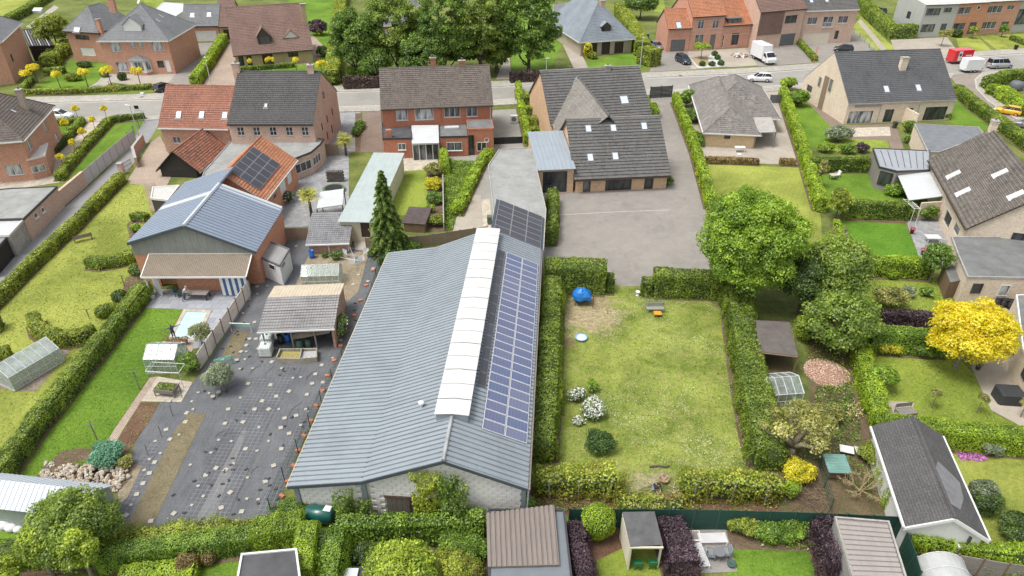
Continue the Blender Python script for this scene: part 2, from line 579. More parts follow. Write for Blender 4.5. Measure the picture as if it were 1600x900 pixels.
def strip_pts(pts,w):
 n=len(pts);L=[];Rr=[]
 for i, p in enumerate(pts):
  d=(pts[min(i+1,n-1)]-pts[max(i-1,0)]).normalized()
  q=Vector((-d.y,d.x,0))*w/2
  L.append(p+q);Rr.append(p-q)
 return L, Rr
def kerb(name,mat,pix,w,h,parent=None,z0=0.):
 P=[p if isinstance(p,Vector)else G(p[0],p[1],z0+h)for p in pix]
 L, Rr=strip_pts(P,w)
 mb=MB(mat)
 n=len(P)
 for i in range(n-1):
  q=[Rr[i],Rr[i+1],L[i+1],L[i]]
  mb.prism(q,z0,z0+h)
 o=mb.bu_(name,parent)
 return tag(o,kind='structure')if parent is None else o
 # ------------------------------------------------------------------ roofs
def clip_poly(poly,axis_v,lo,hi):
 def half(pl,f):
  out=[]
  for i in range(len(pl)):
   a, b=pl[i], pl[(i+1)%len(pl)]
   fa, fb=f(a), f(b)
   if fa>=0:out.append(a)
   if(fa>0>fb)or(fa<0<fb):
    out.append(a+(b-a)*(fa/(fa-fb)))
  return out
 p=half(poly,lambda q:q.dot(axis_v)-lo)
 return half(p,lambda q:hi-q.dot(axis_v))if len(p)>2 else[]
class Slope:
 def __init__(s,poly):
  s.poly=[Vector(p)for p in poly]
  n=Vector((0,0,0))
  for i in range(len(s.poly)):n+=(s.poly[i]-s.poly[0]).cross(s.poly[(i+1)%len(s.poly)]-s.poly[0])
  n.normalize()
  if n.z<0:n=-n;s.poly.reverse()
  s.n=n
  s.u=Vector((-n.y,n.x,0))
  if s.u.length<1e-4:s.u=Vector((1,0,0))
  s.u.normalize()
  s.v=n.cross(s.u)
 def frame(s,o):
  M=Matrix((s.u,s.v,s.n)).transposed().to_4x4()
  M.translation=o
  return M
def lay_courses(mb,sl,step,lift,t=.12,m=0,mt=1):
 vs=[p.dot(sl.v)for p in sl.poly]
 v0, v1=min(vs), max(vs)
 k=max(1,round((v1-v0)/step))
 st=(v1-v0)/k
 if step>50:
  mb.slab(sl.poly,t,m);return
 for i in range(k):
  lo, hi=v0+i*st, v0+(i+1)*st
  q=clip_poly(sl.poly,sl.v,lo+1e-5,hi-1e-5)
  if len(q)<3:continue
  up=[p+sl.n*lift*(hi-p.dot(sl.v))/st for p in q]
  mb.face(up,m)
  for a in range(len(q)):
   b=(a+1)%len(q)
   if abs(q[a].dot(sl.v)-lo)<1e-3 and abs(q[b].dot(sl.v)-lo)<1e-3:
    mb.face([q[a],q[b],up[b],up[a]],m)
 base=[p-sl.n*t for p in sl.poly]
 mb.face(list(reversed(base)),mt)
 for a in range(len(base)):
  b=(a+1)%len(base)
  mb.face([base[a],base[b],sl.poly[b]+sl.n*lift*.5,sl.poly[a]+sl.n*lift*.5],mt)
WIN_CACHE={}
def WP_(parent,w,h,kind,mats,M,name='window',reveal=.07,sill=True):
 fr, gl, si=mats
 key=(round(w,2),round(h,2),kind,fr.name,gl.name,si.name if si else None,name)
 if key not in WIN_CACHE:
  t, d=(.07,.06)
  mb=MB(fr)
  mb.box(0,-d,0,w,0,t).box(0,-d,h-t,w,0,h).box(0,-d,t,t,0,h-t).box(w-t,-d,t,w,0,h-t)
  cols, rows={'1':(1,1),'2':(2,1),'3':(3,1),'4':(4,1),'2x2':(2,2),'1x2':(1,2),'3x2':(3,2),'slab':(1,1),'planks':(1,1),'garage':(1,1),'2x3':(2,3),'5':(5,1),'6':(6,1)}[kind]
  for i in range(1,cols):mb.box(w*i/cols-.035,-d,t,w*i/cols+.035,.004,h-t)
  for i in range(1,rows):mb.box(t,-d,h*i/rows-.025,w-t,.002,h*i/rows+.025)
  pb=MB(gl)
  if kind=='planks':
   n=max(2,int(w/.18))
   for i in range(n):pb.box(t+(w-2*t)*i/n+.008,-d,t,t+(w-2*t)*(i+1)/n-.008,-.02,h-t)
  elif kind=='garage':
   n=max(3,int(h/.45))
   for i in range(n):pb.box(t,-d,t+(h-2*t)*i/n+.01,w-t,-.015,t+(h-2*t)*(i+1)/n-.01)
   pb.box(t,-d-.01,t,w-t,-d,h-t)
  else:
   pb.box(t,-d,t,w-t,-.035,h-t)
  sb=None
  if si is not None and sill:
   sb=MB(si).box(-.06,-.1,-.07,w+.06,.13,-.003)
  WIN_CACHE[key]=(mb.data(name),pb.data('pane'),sb.data('sill')if sb else None)
 a, b, c=WIN_CACHE[key]
 o=bpy.data.objects.new(name,a);link(o,parent)
 MM=M.copy()
 o.matrix_local=MM@Matrix.Translation((0,-reveal,0))
 p=bpy.data.objects.new('pane' if kind not in('slab','planks','garage')else 'panel',b);link(p,o)
 if c:
  q=bpy.data.objects.new('sill',c);link(q,o)
 return o
def roof_window(parent,sl,o,w,h,fr,gl,blind=None,name='roof_window'):
 M=sl.frame(o)
 mb=MB(fr)
 t=.09
 mb.box(-w/2,-h/2,0,w/2,-h/2+t,.11).box(-w/2,h/2-t,0,w/2,h/2,.11)
 mb.box(-w/2,-h/2+t,0,-w/2+t,h/2-t,.11).box(w/2-t,-h/2+t,0,w/2,h/2-t,.11)
 mb.box(-w/2-.1,-h/2-.22,.035,w/2+.1,-h/2,.06)
 f=mb.bu_(name,parent);f.matrix_local=M
 g=MB(gl).box(-w/2+t,-h/2+t,.02,w/2-t,h/2-t,.085).bu_('pane',f)
 return f
class House:
 def __init__(s,name,label,cat,A,B,wall,roof,D=8.,he=None,eave=None,rtype='gx',ridge=None,pitch=40,rise=None,rf=.5,oe=.3,og=.15,group=None,course=.36,lift=.055,trim=None,reveal=.12,frontz=0.):
  a=G(*A);b=G(*B)
  a.z=b.z=0
  s.W=(b-a).length
  s.rz=math.atan2(b.y-a.y,b.x-a.x)
  s.o=a
  s.M=Matrix.Translation(a)@Matrix.Rotation(s.rz,4,'Z')
  s.Mi=s.M.inverted()
  if he is None:he=HA_(a,eave)if eave is not None else 3.
  s.he=he
  s.wallmat, s.roofmat=wall, roof
  s.trim=trim or WHITE
  s.holes={'F':[],'R':[],'L':[],'B':[]}
  s.rtype, s.rf, s.oe, s.og=rtype, rf, oe, og
  tp=math.tan(math.radians(pitch))
  if ridge is not None and rtype in('gx','hip','mono'):
   x0=ridge[0];lo, hi=.5, 40
   for _ in range(40):
    m=(lo+hi)/2
    z=he+m*tp
    g=s.Mi@G(ridge[0],ridge[1],z)
    if g.y>m:lo=m
    else:hi=m
   s.D=lo/rf if rtype!='mono' else lo
  else:
   s.D=D
  span=s.D*rf if rtype in('gx','hip')else(s.W/2 if rtype=='gy' else s.D)
  if rtype=='hip':span=min(s.D,s.W)/2
  s.rise=rise if rise is not None else span*tp
  if rtype=='flat':s.rise=0
  s.hr=he+s.rise
  s.course, s.lift=course, lift
  s.e=thing(name,label,cat,a,s.rz,group)
  s.slopes=s.make_slopes()
  s.wall_done=False
  print('%-22s W%.1f D%.1f he%.1f hr%.1f rz%.0f'%(name,s.W,s.D,s.he,s.hr,math.degrees(s.rz)))
 def make_slopes(s):
  W, D, he, hr, oe, og=s.W, s.D, s.he, s.hr, s.oe, s.og
  if s.rtype=='gx':
   yr=D*s.rf
   tf=(hr-he)/yr;tb=(hr-he)/(D-yr)
   return[Slope([(-og,-oe,he-oe*tf),(W+og,-oe,he-oe*tf),(W+og,yr,hr),(-og,yr,hr)]),Slope([(W+og,D+oe,he-oe*tb),(-og,D+oe,he-oe*tb),(-og,yr,hr),(W+og,yr,hr)])]
  if s.rtype=='gy':
   xr=W*s.rf
   tl=(hr-he)/xr;tr=(hr-he)/(W-xr)
   return[Slope([(-oe,D+og,he-oe*tl),(-oe,-og,he-oe*tl),(xr,-og,hr),(xr,D+og,hr)]),Slope([(W+oe,-og,he-oe*tr),(W+oe,D+og,he-oe*tr),(xr,D+og,hr),(xr,-og,hr)])]
  if s.rtype=='hip':
   k=min(W,D)/2
   t=s.rise/k;z0=he-oe*t
   if W>=D:r0, r1=(k,D/2), (W-k,D/2)
   else:r0, r1=(W/2,k), (W/2,D-k)
   a, b, c, d=(-oe,-oe,z0), (W+oe,-oe,z0), (W+oe,D+oe,z0), (-oe,D+oe,z0)
   R0, R1=(*r0,hr), (*r1,hr)
   if W>=D:L=[[a,b,R1,R0],[b,c,R1],[c,d,R0,R1],[d,a,R0]]
   else:L=[[a,b,R0],[b,c,R1,R0],[c,d,R1],[d,a,R0,R1]]
   return[Slope([p for i,p in enumerate(q)if p not in q[:i]])for q in L]
  if s.rtype=='mono':
   t=s.rise/D
   return[Slope([(-og,-oe,he-oe*t),(W+og,-oe,he-oe*t),(W+og,D+oe*.3,hr+oe*.3*t),(-og,D+oe*.3,hr+oe*.3*t)])]
  return[Slope([(-og,-oe,he),(W+og,-oe,he),(W+og,D+oe,he),(-og,D+oe,he)])]
 def hit(s,px,py,face='F'):
  o=s.Mi@Vector((0,0,CAM_H));d=s.Mi.to_3x3()@ray(px,py)
  if face=='F':t=(0-o.y)/d.y
  elif face=='B':t=(s.D-o.y)/d.y
  elif face=='R':t=(s.W-o.x)/d.x
  elif face=='L':t=(0-o.x)/d.x
  elif isinstance(face,Slope):t=(face.poly[0]-o).dot(face.n)/d.dot(face.n)
  else:t=(face-o.z)/d.z
  return o+d*t
 def uz(s,p,face):
  return{'F':p.x,'B':s.W-p.x,'R':p.y,'L':s.D-p.y}[face], p.z
 def width(s,face):return s.W if face in 'FB' else s.D
 def face_matrix(s,face,u,z,out=0.):
  if face=='F':M=Matrix.Translation((u,-out,z))@Matrix.Rotation(PI,4,'Z')@Matrix.Scale(-1,4,(1,0,0))
  R_={'F':0,'R':PI/2,'B':PI,'L':-PI/2}[face]
  p={'F':(u,-out),'R':(s.W+out,u),'B':(s.W-u,s.D+out),'L':(-out,s.D-u)}[face]
  return Matrix.Translation((p[0],p[1],z))@Matrix.Rotation(R_,4,'Z')
 def win(s,face,x0,y0,x1,y1,kind='2',frame=None,glass=None,sill=None,name='window',proud=False,label=None):
  ym=(y0+y1)/2;xm=(x0+x1)/2
  a=s.hit(x0,ym,face);b=s.hit(x1,ym,face);c=s.hit(xm,y0,face);d=s.hit(xm,y1,face)
  u0=min(s.uz(a,face)[0],s.uz(b,face)[0]);u1=max(s.uz(a,face)[0],s.uz(b,face)[0])
  z0, z1=d.z, c.z
  return s.winm(face,u0,z0,u1,z1,kind,frame,glass,sill,name,proud,label)
 def winm(s,face,u0,z0,u1,z1,kind='2',frame=None,glass=None,sill=None,name='window',proud=False,label=None):
  Wf=s.width(face)
  u0=max(.12,u0);u1=min(Wf-.12,u1);z0=max(.03,z0)
  if u1-u0<.25 or z1-z0<.25:return None
  gable=z1>s.he-.08
  if gable and not proud:
   if z0<s.he-.6 and s.rtype not in('gx','gy'):z1=s.he-.1;gable=False
   elif z0<s.he-.6 and face in('FB' if s.rtype=='gx' else 'LR'):z1=s.he-.1;gable=False
  proud=proud or gable
  fr=frame or WHITE;gl=glass or GLASS
  if not proud:s.holes[face].append((u0,z0,u1,z1))
  M=s.face_matrix(face,u0,z0)
  F=M@Matrix.Rotation(0,4,'Z')@Matrix(((1,0,0,0),(0,-1,0,0),(0,0,1,0),(0,0,0,1)))
  return s._wp(F,u1-u0,z1-z0,kind,(fr,gl,sill),name,-.08 if proud else .07,label)
 def _wp(s,F,w,h,kind,mats,name,reveal,label):
  x=Vector(F.col[0][:3]);o=Vector(F.col[3][:3])
  Mx=Matrix((-x,Vector(F.col[1][:3]),Vector((0,0,1)))).transposed().to_4x4()
  Mx.translation=o+x*w
  ob=WP_(s.e,w,h,kind,mats,Mx,name,reveal)
  if label:ob['label']=label
  return ob
 def door(s,face,x0,y0,x1,y1,kind='slab',mat=None,frame=None,name='door',**k):
  return s.win(face,x0,y0,x1,y1,kind,frame or WHITE,mat or DOORW,None,name,**k)
 def walls(s):
  mb=MB(s.wallmat)
  W, D, he, hr=s.W, s.D, s.he, s.hr
  for face in 'FRBL':
   Wf=s.width(face)
   def P(u,z,dep=0.,face=face):
    return{'F':(u,dep,z),'R':(W-dep,u,z),'B':(W-u,D-dep,z),'L':(dep,D-u,z)}[face]
   top=he
   if s.rtype=='mono' and face=='B':top=hr
   H_=s.holes[face]
   us=sorted({0,Wf,*[h[0]for h in H_],*[h[2]for h in H_]})
   zs=sorted({0,top,*[h[1]for h in H_],*[h[3]for h in H_]})
   for i in range(len(us)-1):
    for j in range(len(zs)-1):
     cu, cz=(us[i]+us[i+1])/2, (zs[j]+zs[j+1])/2
     if any(h[0]<cu<h[2]and h[1]<cz<h[3]for h in H_):continue
     if us[i+1]-us[i]<1e-4 or zs[j+1]-zs[j]<1e-4:continue
     mb.face([P(us[i],zs[j]),P(us[i+1],zs[j]),P(us[i+1],zs[j+1]),P(us[i],zs[j+1])])
   for u0, z0, u1, z1 in H_:
    d=.13
    mb.face([P(u0,z0),P(u1,z0),P(u1,z0,d),P(u0,z0,d)])
    mb.face([P(u0,z1,d),P(u1,z1,d),P(u1,z1),P(u0,z1)])
    mb.face([P(u0,z0,d),P(u0,z1,d),P(u0,z1),P(u0,z0)])
    mb.face([P(u1,z0),P(u1,z1),P(u1,z1,d),P(u1,z0,d)])
    mb.face([P(u0,z0,d),P(u1,z0,d),P(u1,z1,d),P(u0,z1,d)])
  if s.rtype=='gx':
   yr=D*s.rf
   mb.face([(W,0,he),(W,D,he),(W,yr,hr)]);mb.face([(0,D,he),(0,0,he),(0,yr,hr)])
  elif s.rtype=='gy':
   xr=W*s.rf
   mb.face([(0,0,he),(W,0,he),(xr,0,hr)]);mb.face([(W,D,he),(0,D,he),(xr,D,hr)])
  elif s.rtype=='mono':
   mb.face([(W,0,he),(W,D,he),(W,D,hr)]);mb.face([(0,D,he),(0,0,he),(0,D,hr)])
  return mb.bu_('wall',s.e)
 def roof(s,cap=True,capmat=None,gutter=True,gutmat=None,verge=True):
  t=.1
  mb=MB(s.roofmat,s.trim)
  if s.rtype=='flat':
   W, D, he, og=s.W, s.D, s.he, s.og
   mb.box(-og,-og,he,W+og,D+og,he+.12)
   r=mb.bu_('roof',s.e)
   tb=MB(s.trim)
   e=.14;z0, z1=he-.05, he+.2
   o2=og+.03
   tb.box(-o2,-o2,z0,W+o2,-o2+e,z1).box(-o2,D+o2-e,z0,W+o2,D+o2,z1)
   tb.box(-o2,-o2+e,z0,-o2+e,D+o2-e,z1).box(W+o2-e,-o2+e,z0,W+o2,D+o2-e,z1)
   tb.bu_('roof_edge',s.e)
   return r
  lift=s.n_lift()
  for sl in s.slopes:lay_courses(mb,Slope([p+Vector((0,0,t/sl.n.z))for p in sl.poly]),s.course,s.lift,t)
  r=mb.bu_('roof',s.e)
  if cap:
   cb=MB(capmat or s.roofmat)
   done=set()
   for sl in s.slopes:
    k=len(sl.poly)
    for i in range(k):
     a, b=sl.poly[i], sl.poly[(i+1)%k]
     key=tuple(sorted((tuple(round(q,2)for q in a),tuple(round(q,2)for q in b))))
     if key in done:
      if(a-b).length>.3:
       up=Vector((0,0,t*1.25))
       n=max(1,int((b-a).length/.42))
       for j in range(n):
        p0, p1=a.lerp(b,j/n)+up, a.lerp(b,(j+1.12)/n)+up
        cb.tube([p0,p1],[.13,.115],6)
     done.add(key)
   if cb.v:SB_(cb,'ridge_cap',s.e)
  if gutter:
   gb=MB(gutmat or s.trim)
   for sl in s.slopes:
    lo=min(p.z for p in sl.poly)
    e=[p for p in sl.poly if p.z<lo+.02]
    if len(e)==2:
     a, b=e
     d=(b-a).normalized();o=sl.n.copy();o.z=0;o.normalize()
     q=[a+o*.01,b+o*.01,b+o*.15,a+o*.15]
     gb.prism([(p.x,p.y)for p in q]if(q[1]-q[0]).cross(q[2]-q[1]).z>0 else[(p.x,p.y)for p in reversed(q)],lo-.06,lo+.08)
   if gb.v:SB_(gb,'gutter',s.e)
  return r
 def n_lift(s):return s.lift
 def skylight(s,px,py,w=.8,h=1.1,i=0,fr=None,gl=None):
  sl=s.slopes[i]
  p=s.hit(px,py,sl)
  p=p+sl.n*.12
  return roof_window(s.e,sl,p,w,h,fr or GREYF,gl or SKYGLASS)
 def chimney(s,px,py,w=.7,d=.5,h=1.2,mat=None,i=0,cap=True,pots=1,top=None):
  sl=s.slopes[i]
  p=s.hit(px,py,sl)
  zt=p.z+h
  mb=MB(mat or s.wallmat)
  mb.box(p.x-w/2,p.y,p.z-1.2,p.x+w/2,p.y+d,zt)
  mb.box(p.x-w/2-.05,p.y-.05,zt-.22,p.x+w/2+.05,p.y+d+.05,zt-.08)
  c=mb.bu_('chimney',s.e)
  if cap:MB(CONC).box(p.x-w/2-.08,p.y-.08,zt,p.x+w/2+.08,p.y+d+.08,zt+.09).bu_('chimney_cap',c)
  for k in range(pots):
   MB(GREYF).lathe([(.1,0),(.11,.3),(.14,.34),(.09,.36),(.02,.36)],8,0,(p.x+(k-(pots-1)/2)*.35,p.y+d/2,zt+.09)).bu_('chimney_pot',c)
  return c
 def box(s,name,face,x0,y0,x1,y1,out,mat,z0=None):
  a=s.hit(x0,(y0+y1)/2,face);b=s.hit(x1,(y0+y1)/2,face);c=s.hit((x0+x1)/2,y0,face);d=s.hit((x0+x1)/2,y1,face)
  if face=='F':return MB(mat).box(a.x,-out,d.z if z0 is None else z0,b.x,.02,c.z).bu_(name,s.e)
  return MB(mat).box(s.W,min(a.y,b.y),d.z if z0 is None else z0,s.W+out,max(a.y,b.y),c.z).bu_(name,s.e)
 def downpipe(s,px,py0,py1,face='F',mat=None,r=.05):
  a=s.hit(px,py0,face);b=s.hit(px,py1,face)
  o={'F':Vector((0,-.08,0)),'R':Vector((.08,0,0)),'L':Vector((-.08,0,0)),'B':Vector((0,.08,0))}[face]
  return MB(mat or s.trim).tube([Vector((a.x,a.y,min(a.z,s.he)))+o,Vector((a.x,a.y,max(0,b.z)))+o],r,6).bu_('downpipe',s.e)
 def finish(s,**k):
  s.walls();s.roof(**k)
  return s
class Flat:
 def __init__(s,name,label,cat,pts,z,wall,roof,trim=None,edge=.12,parent=None,z0=0.,group=None):
  P=[p if isinstance(p,Vector)else G(p[0],p[1],z)for p in pts]
  a=sum(P[i].x*P[(i+1)%len(P)].y-P[(i+1)%len(P)].x*P[i].y for i in range(len(P)))
  s.rev=a<0
  if s.rev:P.reverse()
  s.z=z
  s.P=P
  c=Vector((sum(p.x for p in P)/len(P),sum(p.y for p in P)/len(P),0))
  s.c=c
  if parent is None:
   s.e=thing(name,label,cat,c,0,group);s.off=c
  else:
   s.e=parent.e;s.off=None;s.pm=parent.Mi if hasattr(parent,'Mi')else Matrix.Translation(-parent.c)
  s.wallmat=wall
  L=[s.loc(p)for p in P]
  s.L=L
  mb=MB(wall);mb.prism([(p.x,p.y)for p in L],z0,z-.02)
  s.wall=mb.bu_('wall',s.e)
  MB(roof).prism([(p.x,p.y)for p in L],z-.016,z).bu_('roof',s.e)
  if trim:
   tb=MB(trim)
   n=len(L)
   for i in range(n):
    a, b=L[i], L[(i+1)%n]
    d=(b-a).normalized();nrm=Vector((d.y,-d.x,0))
    q=[a+nrm*.05-d*.05,b+nrm*.05+d*(.05-edge),b-nrm*(edge-.05)+d*(.05-edge),a-nrm*(edge-.05)-d*.05]
    tb.prism([(p.x,p.y)for p in q],z-.15,z+.1+.003*(i%3))
   tb.bu_('roof_edge',s.e)
 def loc(s,p):
  p=Vector((p.x,p.y,0))
  return p-s.off if s.off is not None else Vector((*(s.pm@p).xy,0))
 def win(s,i,x0,y0,x1,y1,kind='2',frame=None,glass=None,sill=None,name='window'):
  a, b=s.P[i], s.P[(i+1)%len(s.P)]
  a=Vector((a.x,a.y,0));b=Vector((b.x,b.y,0))
  d=(b-a).normalized();n=Vector((d.y,-d.x,0))
  def hit(px,py):
   r=ray(px,py);o=Vector((0,0,CAM_H))
   t=(a-o).dot(n)/r.dot(n)
   return o+r*t
  ym, xm=(y0+y1)/2, (x0+x1)/2
  u=sorted(((hit(x0,ym)-a).dot(d),(hit(x1,ym)-a).dot(d)))
  z=sorted((hit(xm,y0).z,hit(xm,y1).z))
  u[0]=max(u[0],.02);u[1]=min(u[1],(b-a).length-.02);z[0]=max(.02,z[0]);z[1]=min(z[1],s.z-.08)
  w, h=u[1]-u[0], z[1]-z[0]
  if w<.2 or h<.2:return None
  pl=s.loc(a+d*u[1]);dl=(s.loc(b)-s.loc(a)).normalized();nl=Vector((dl.y,-dl.x,0))
  M=Matrix((-dl,nl,Vector((0,0,1)))).transposed().to_4x4()
  M.translation=Vector((pl.x,pl.y,z[0]))
  return WP_(s.e,w,h,kind,(frame or WHITE,glass or GLASS,sill),M,name,-.07)
 def door(s,i,x0,y0,x1,y1,kind='slab',mat=None,frame=None,name='door'):
  return s.win(i,x0,y0,x1,y1,kind,frame,mat or DOORW,None,name)
  # ------------------------------------------------------------------ foliage
def LM_(name,pts,nrm,size,mats,tint=None,core=None,aspect=.62,jit=.55):
 n=len(pts)
 pts=np.asarray(pts,np.float32);nrm=np.asarray(nrm,np.float32)
 nn=nrm+NR.normal(0,jit,(n,3)).astype(np.float32)
 nn/=np.linalg.norm(nn,axis=1)[:,None]+1e-6
 r=NR.normal(0,1,(n,3)).astype(np.float32)
 a=np.cross(nn,r);a/=np.linalg.norm(a,axis=1)[:,None]+1e-6
 b=np.cross(nn,a)
 sz=(np.asarray(size)*NR.uniform(.7,1.3,n)).astype(np.float32)[:,None]*.5
 bow=nn*sz*.25
 v=np.stack([pts-a*sz-bow,pts-b*sz*aspect+bow*.4,pts+a*sz-bow,pts+b*sz*aspect+bow*.4],1).reshape(-1,3)
 nv=4*n
 cv=np.zeros((0,3),np.float32);cf=[]
 if core:
  cv=np.asarray(core[0],np.float32);cf=core[1]
 me=bpy.data.meshes.new(name)
 me.vertices.add(nv+len(cv))
 me.vertices.foreach_set('co',np.concatenate([v,cv]).astype(np.float32).ravel())
 li=[np.arange(nv,dtype=np.int32)]
 tot=[np.full(n,4,np.int32)]
 if cf:
  li.append(np.array([i+nv for f in cf for i in f],np.int32));tot.append(np.array([len(f)for f in cf],np.int32))
 li=np.concatenate(li);tot=np.concatenate(tot)
 me.loops.add(len(li));me.loops.foreach_set('vertex_index',li)
 me.polygons.add(len(tot))
 st=np.zeros(len(tot),np.int32);st[1:]=np.cumsum(tot)[:-1]
 me.polygons.foreach_set('loop_start',st)
 me.polygons.foreach_set('loop_total',tot)
 for m in mats:me.materials.append(m)
 mi=np.zeros(len(tot),np.int32);mi[n:]=1 if len(mats)>1 else 0
 me.polygons.foreach_set('material_index',mi)
 me.update(calc_edges=True)
 at=me.attributes.new('tint','FLOAT','FACE')
 tv=np.zeros(len(tot),np.float32)
 tv[:n]=NR.uniform(0,1,n)if tint is None else np.clip(tint,0,1)
 at.data.foreach_set('value',tv)
 return me
def vnoise(p,s,seed=0.):
 q=np.asarray(p)*s+seed
 x, y, z=q[:,0], q[:,1], q[:,2]
 return(np.sin(x*1.7+1.3*np.sin(y*1.1+2))+np.sin(y*1.9+1.2*np.sin(z*1.3))+np.sin(z*2.1+1.1*np.sin(x*.9+4)))/3
def px_size(p,px=3.,lo=.09,hi=.6):
 d=Vector((p[0],p[1],1.-CAM_H));f=d.y*CP-d.z*SP
 return min(hi,max(lo,px*f/FOC))
def hedge(name,label,cat,pix,w,h,mat,group=None,rough=.08,leafpx=2.7,world=False,core=None,h2=None,round_=.25,cover=2.3,taper=0.,jit=.4):
 P=[Vector(p)if world else G(*p)for p in pix]
 o=P[0].copy()
 Q=np.array([(p.x-o.x,p.y-o.y)for p in P])
 seg=np.linalg.norm(np.diff(Q,axis=0),axis=1);cum=np.concatenate([[0],np.cumsum(seg)]);L=cum[-1]
 hs=lambda s_:h+((h2 if h2 is not None else h)-h)*(s_/L)
 mid=P[len(P)//2]
 size=px_size(mid,leafpx)
 area=L*(2*h+w)+2*w*h
 n=int(area*cover/(size*size*.5))
 n=min(n,70000)
 def at(s_):
  i=np.clip(np.searchsorted(cum,s_,'right')-1,0,len(seg)-1)
  t=(s_-cum[i])/seg[i]
  c=Q[i]+(Q[i+1]-Q[i])*t[:,None]
  d=np.diff(Q,axis=0)/seg[:,None]
  vd=np.concatenate([[d[0]],(d[:-1]+d[1:])/2,[d[-1]]])
  dd=vd[i]+(vd[i+1]-vd[i])*t[:,None]
  dd/=np.linalg.norm(dd,axis=1)[:,None]
  return c, dd
 ne=int(n*2*w*h/area);nb=n-ne
 s_=NR.uniform(0,L,nb)
 per=NR.uniform(0,2*h+w,nb)
 hh=hs(s_)
 side=np.where(per<h,-1,np.where(per>h+w,1,0))
 off=np.where(side==0,per-h-w/2,side*w/2)
 z=np.where(side==0,hh,np.where(side<0,per/h*hh,(per-h-w)/h*hh))
 r=round_*min(w,h)
 kz=np.clip((z-(hh-r))/r,0,1);ko=np.clip((np.abs(off)-(w/2-r))/r,0,1)
 dcor=np.sqrt(kz**2+ko**2);fac=np.where(dcor>1,1/np.maximum(dcor,1e-6),1)
 z=np.where(kz>0,(hh-r)+kz*fac*r,z);off=np.sign(off)*np.where(ko>0,(w/2-r)+ko*fac*r,np.abs(off))
 off=off*(1-taper*z/np.maximum(hh,.1))
 c, d=at(s_)
 perp=np.stack([-d[:,1],d[:,0]],1)
 pts=np.concatenate([c+perp*off[:,None],z[:,None]],1)
 nx=np.where(side==0,0.,side)+np.sign(off)*ko*.5
 nz=np.where(side==0,1.,.15)+kz*.4
 nrm=np.concatenate([perp*nx[:,None],nz[:,None]],1)
 if ne>8:
  e=NR.integers(0,2,ne)
  se=np.where(e==0,0.,L)
  c2, d2=at(np.clip(se,1e-6,L-1e-6))
  p2=np.stack([-d2[:,1],d2[:,0]],1)
  of=NR.uniform(-w/2,w/2,ne)*.95
  pe=np.concatenate([c2+p2*of[:,None],(NR.uniform(.02,.98,ne)*hs(se))[:,None]],1)
  nne=np.concatenate([d2*np.where(e==0,-1,1)[:,None],np.full((ne,1),.1)],1)
  pts=np.concatenate([pts,pe]);nrm=np.concatenate([nrm,nne])
 nrm/=np.linalg.norm(nrm,axis=1)[:,None]+1e-6
 wp_=pts+np.array([o.x,o.y,0])
 bald=(vnoise(wp_,.9,3.3)>.62)&(NR.uniform(0,1,len(pts))<.6)
 lump=vnoise(wp_,.45,9.)*rough*1.3+vnoise(wp_,1.3)*rough+vnoise(pts+np.array([o.x,o.y,0]),4.1)*rough*.6+NR.normal(0,rough*.45,len(pts))
 pts=pts+nrm*lump[:,None]
 pts[:,2]=np.maximum(pts[:,2],.03)
 pts, nrm, lump=pts[~bald], nrm[~bald], lump[~bald]
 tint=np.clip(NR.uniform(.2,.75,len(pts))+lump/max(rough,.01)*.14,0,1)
 k=max(2,int(L/1.2)+1)
 ss=np.linspace(.04,L-.04,k);cc, dd=at(np.clip(ss,1e-5,L-1e-5));pp=np.stack([-dd[:,1],dd[:,0]],1)
 cv, cf=[], []
 iw=max(.05,w/2-.1-rough*.6)
 for j in range(k):
  ht=max(.1,hs(ss[j])-.1-rough*.6)
  for(a,zz)in((-iw,0),(-iw*(1-taper),ht*.88),(-iw*.7*(1-taper),ht),(iw*.7*(1-taper),ht),(iw*(1-taper),ht*.88),(iw,0)):
   q=cc[j]+pp[j]*a;cv.append((q[0],q[1],zz))
 for j in range(k-1):
  for a in range(5):cf.append((j*6+a,(j+1)*6+a,(j+1)*6+a+1,j*6+a+1))
 cf.append((0,1,2,3,4,5));cf.append(tuple((k-1)*6+5-a for a in range(6)))
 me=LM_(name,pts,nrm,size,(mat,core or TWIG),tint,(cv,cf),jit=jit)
 if leafpx>=2.7 and not world and label:
  L2, R2=strip_pts(P,w+RND.uniform(.5,.8))
  patch('bare_soil',SOIL,L2+R2[::-1],9)
 ob=bpy.data.objects.new(name,me);ob.location=o;link(ob)
 return tag(ob,label,cat,group)
def clumps(n,rad,shape='ball',seed=None,zlo=-.75):
 rg=np.random.default_rng(seed if seed is not None else int(NR.integers(1e9)))
 out=[]
 tries=0
 while len(out)<n and tries<n*60:
  tries+=1
  d=rg.normal(0,1,3);d/=np.linalg.norm(d)
  if d[2]<zlo:continue
  k=rg.uniform(.45,1.)**.6
  p=d*k*rad
  if shape=='cone':p[:2]*=max(.1,(1-d[2]*k)/1.6)
  if any(np.linalg.norm((p-q)/rad)<.9/n**(1/3)*.75 for q in out):continue
  out.append(p)
 return np.array(out)
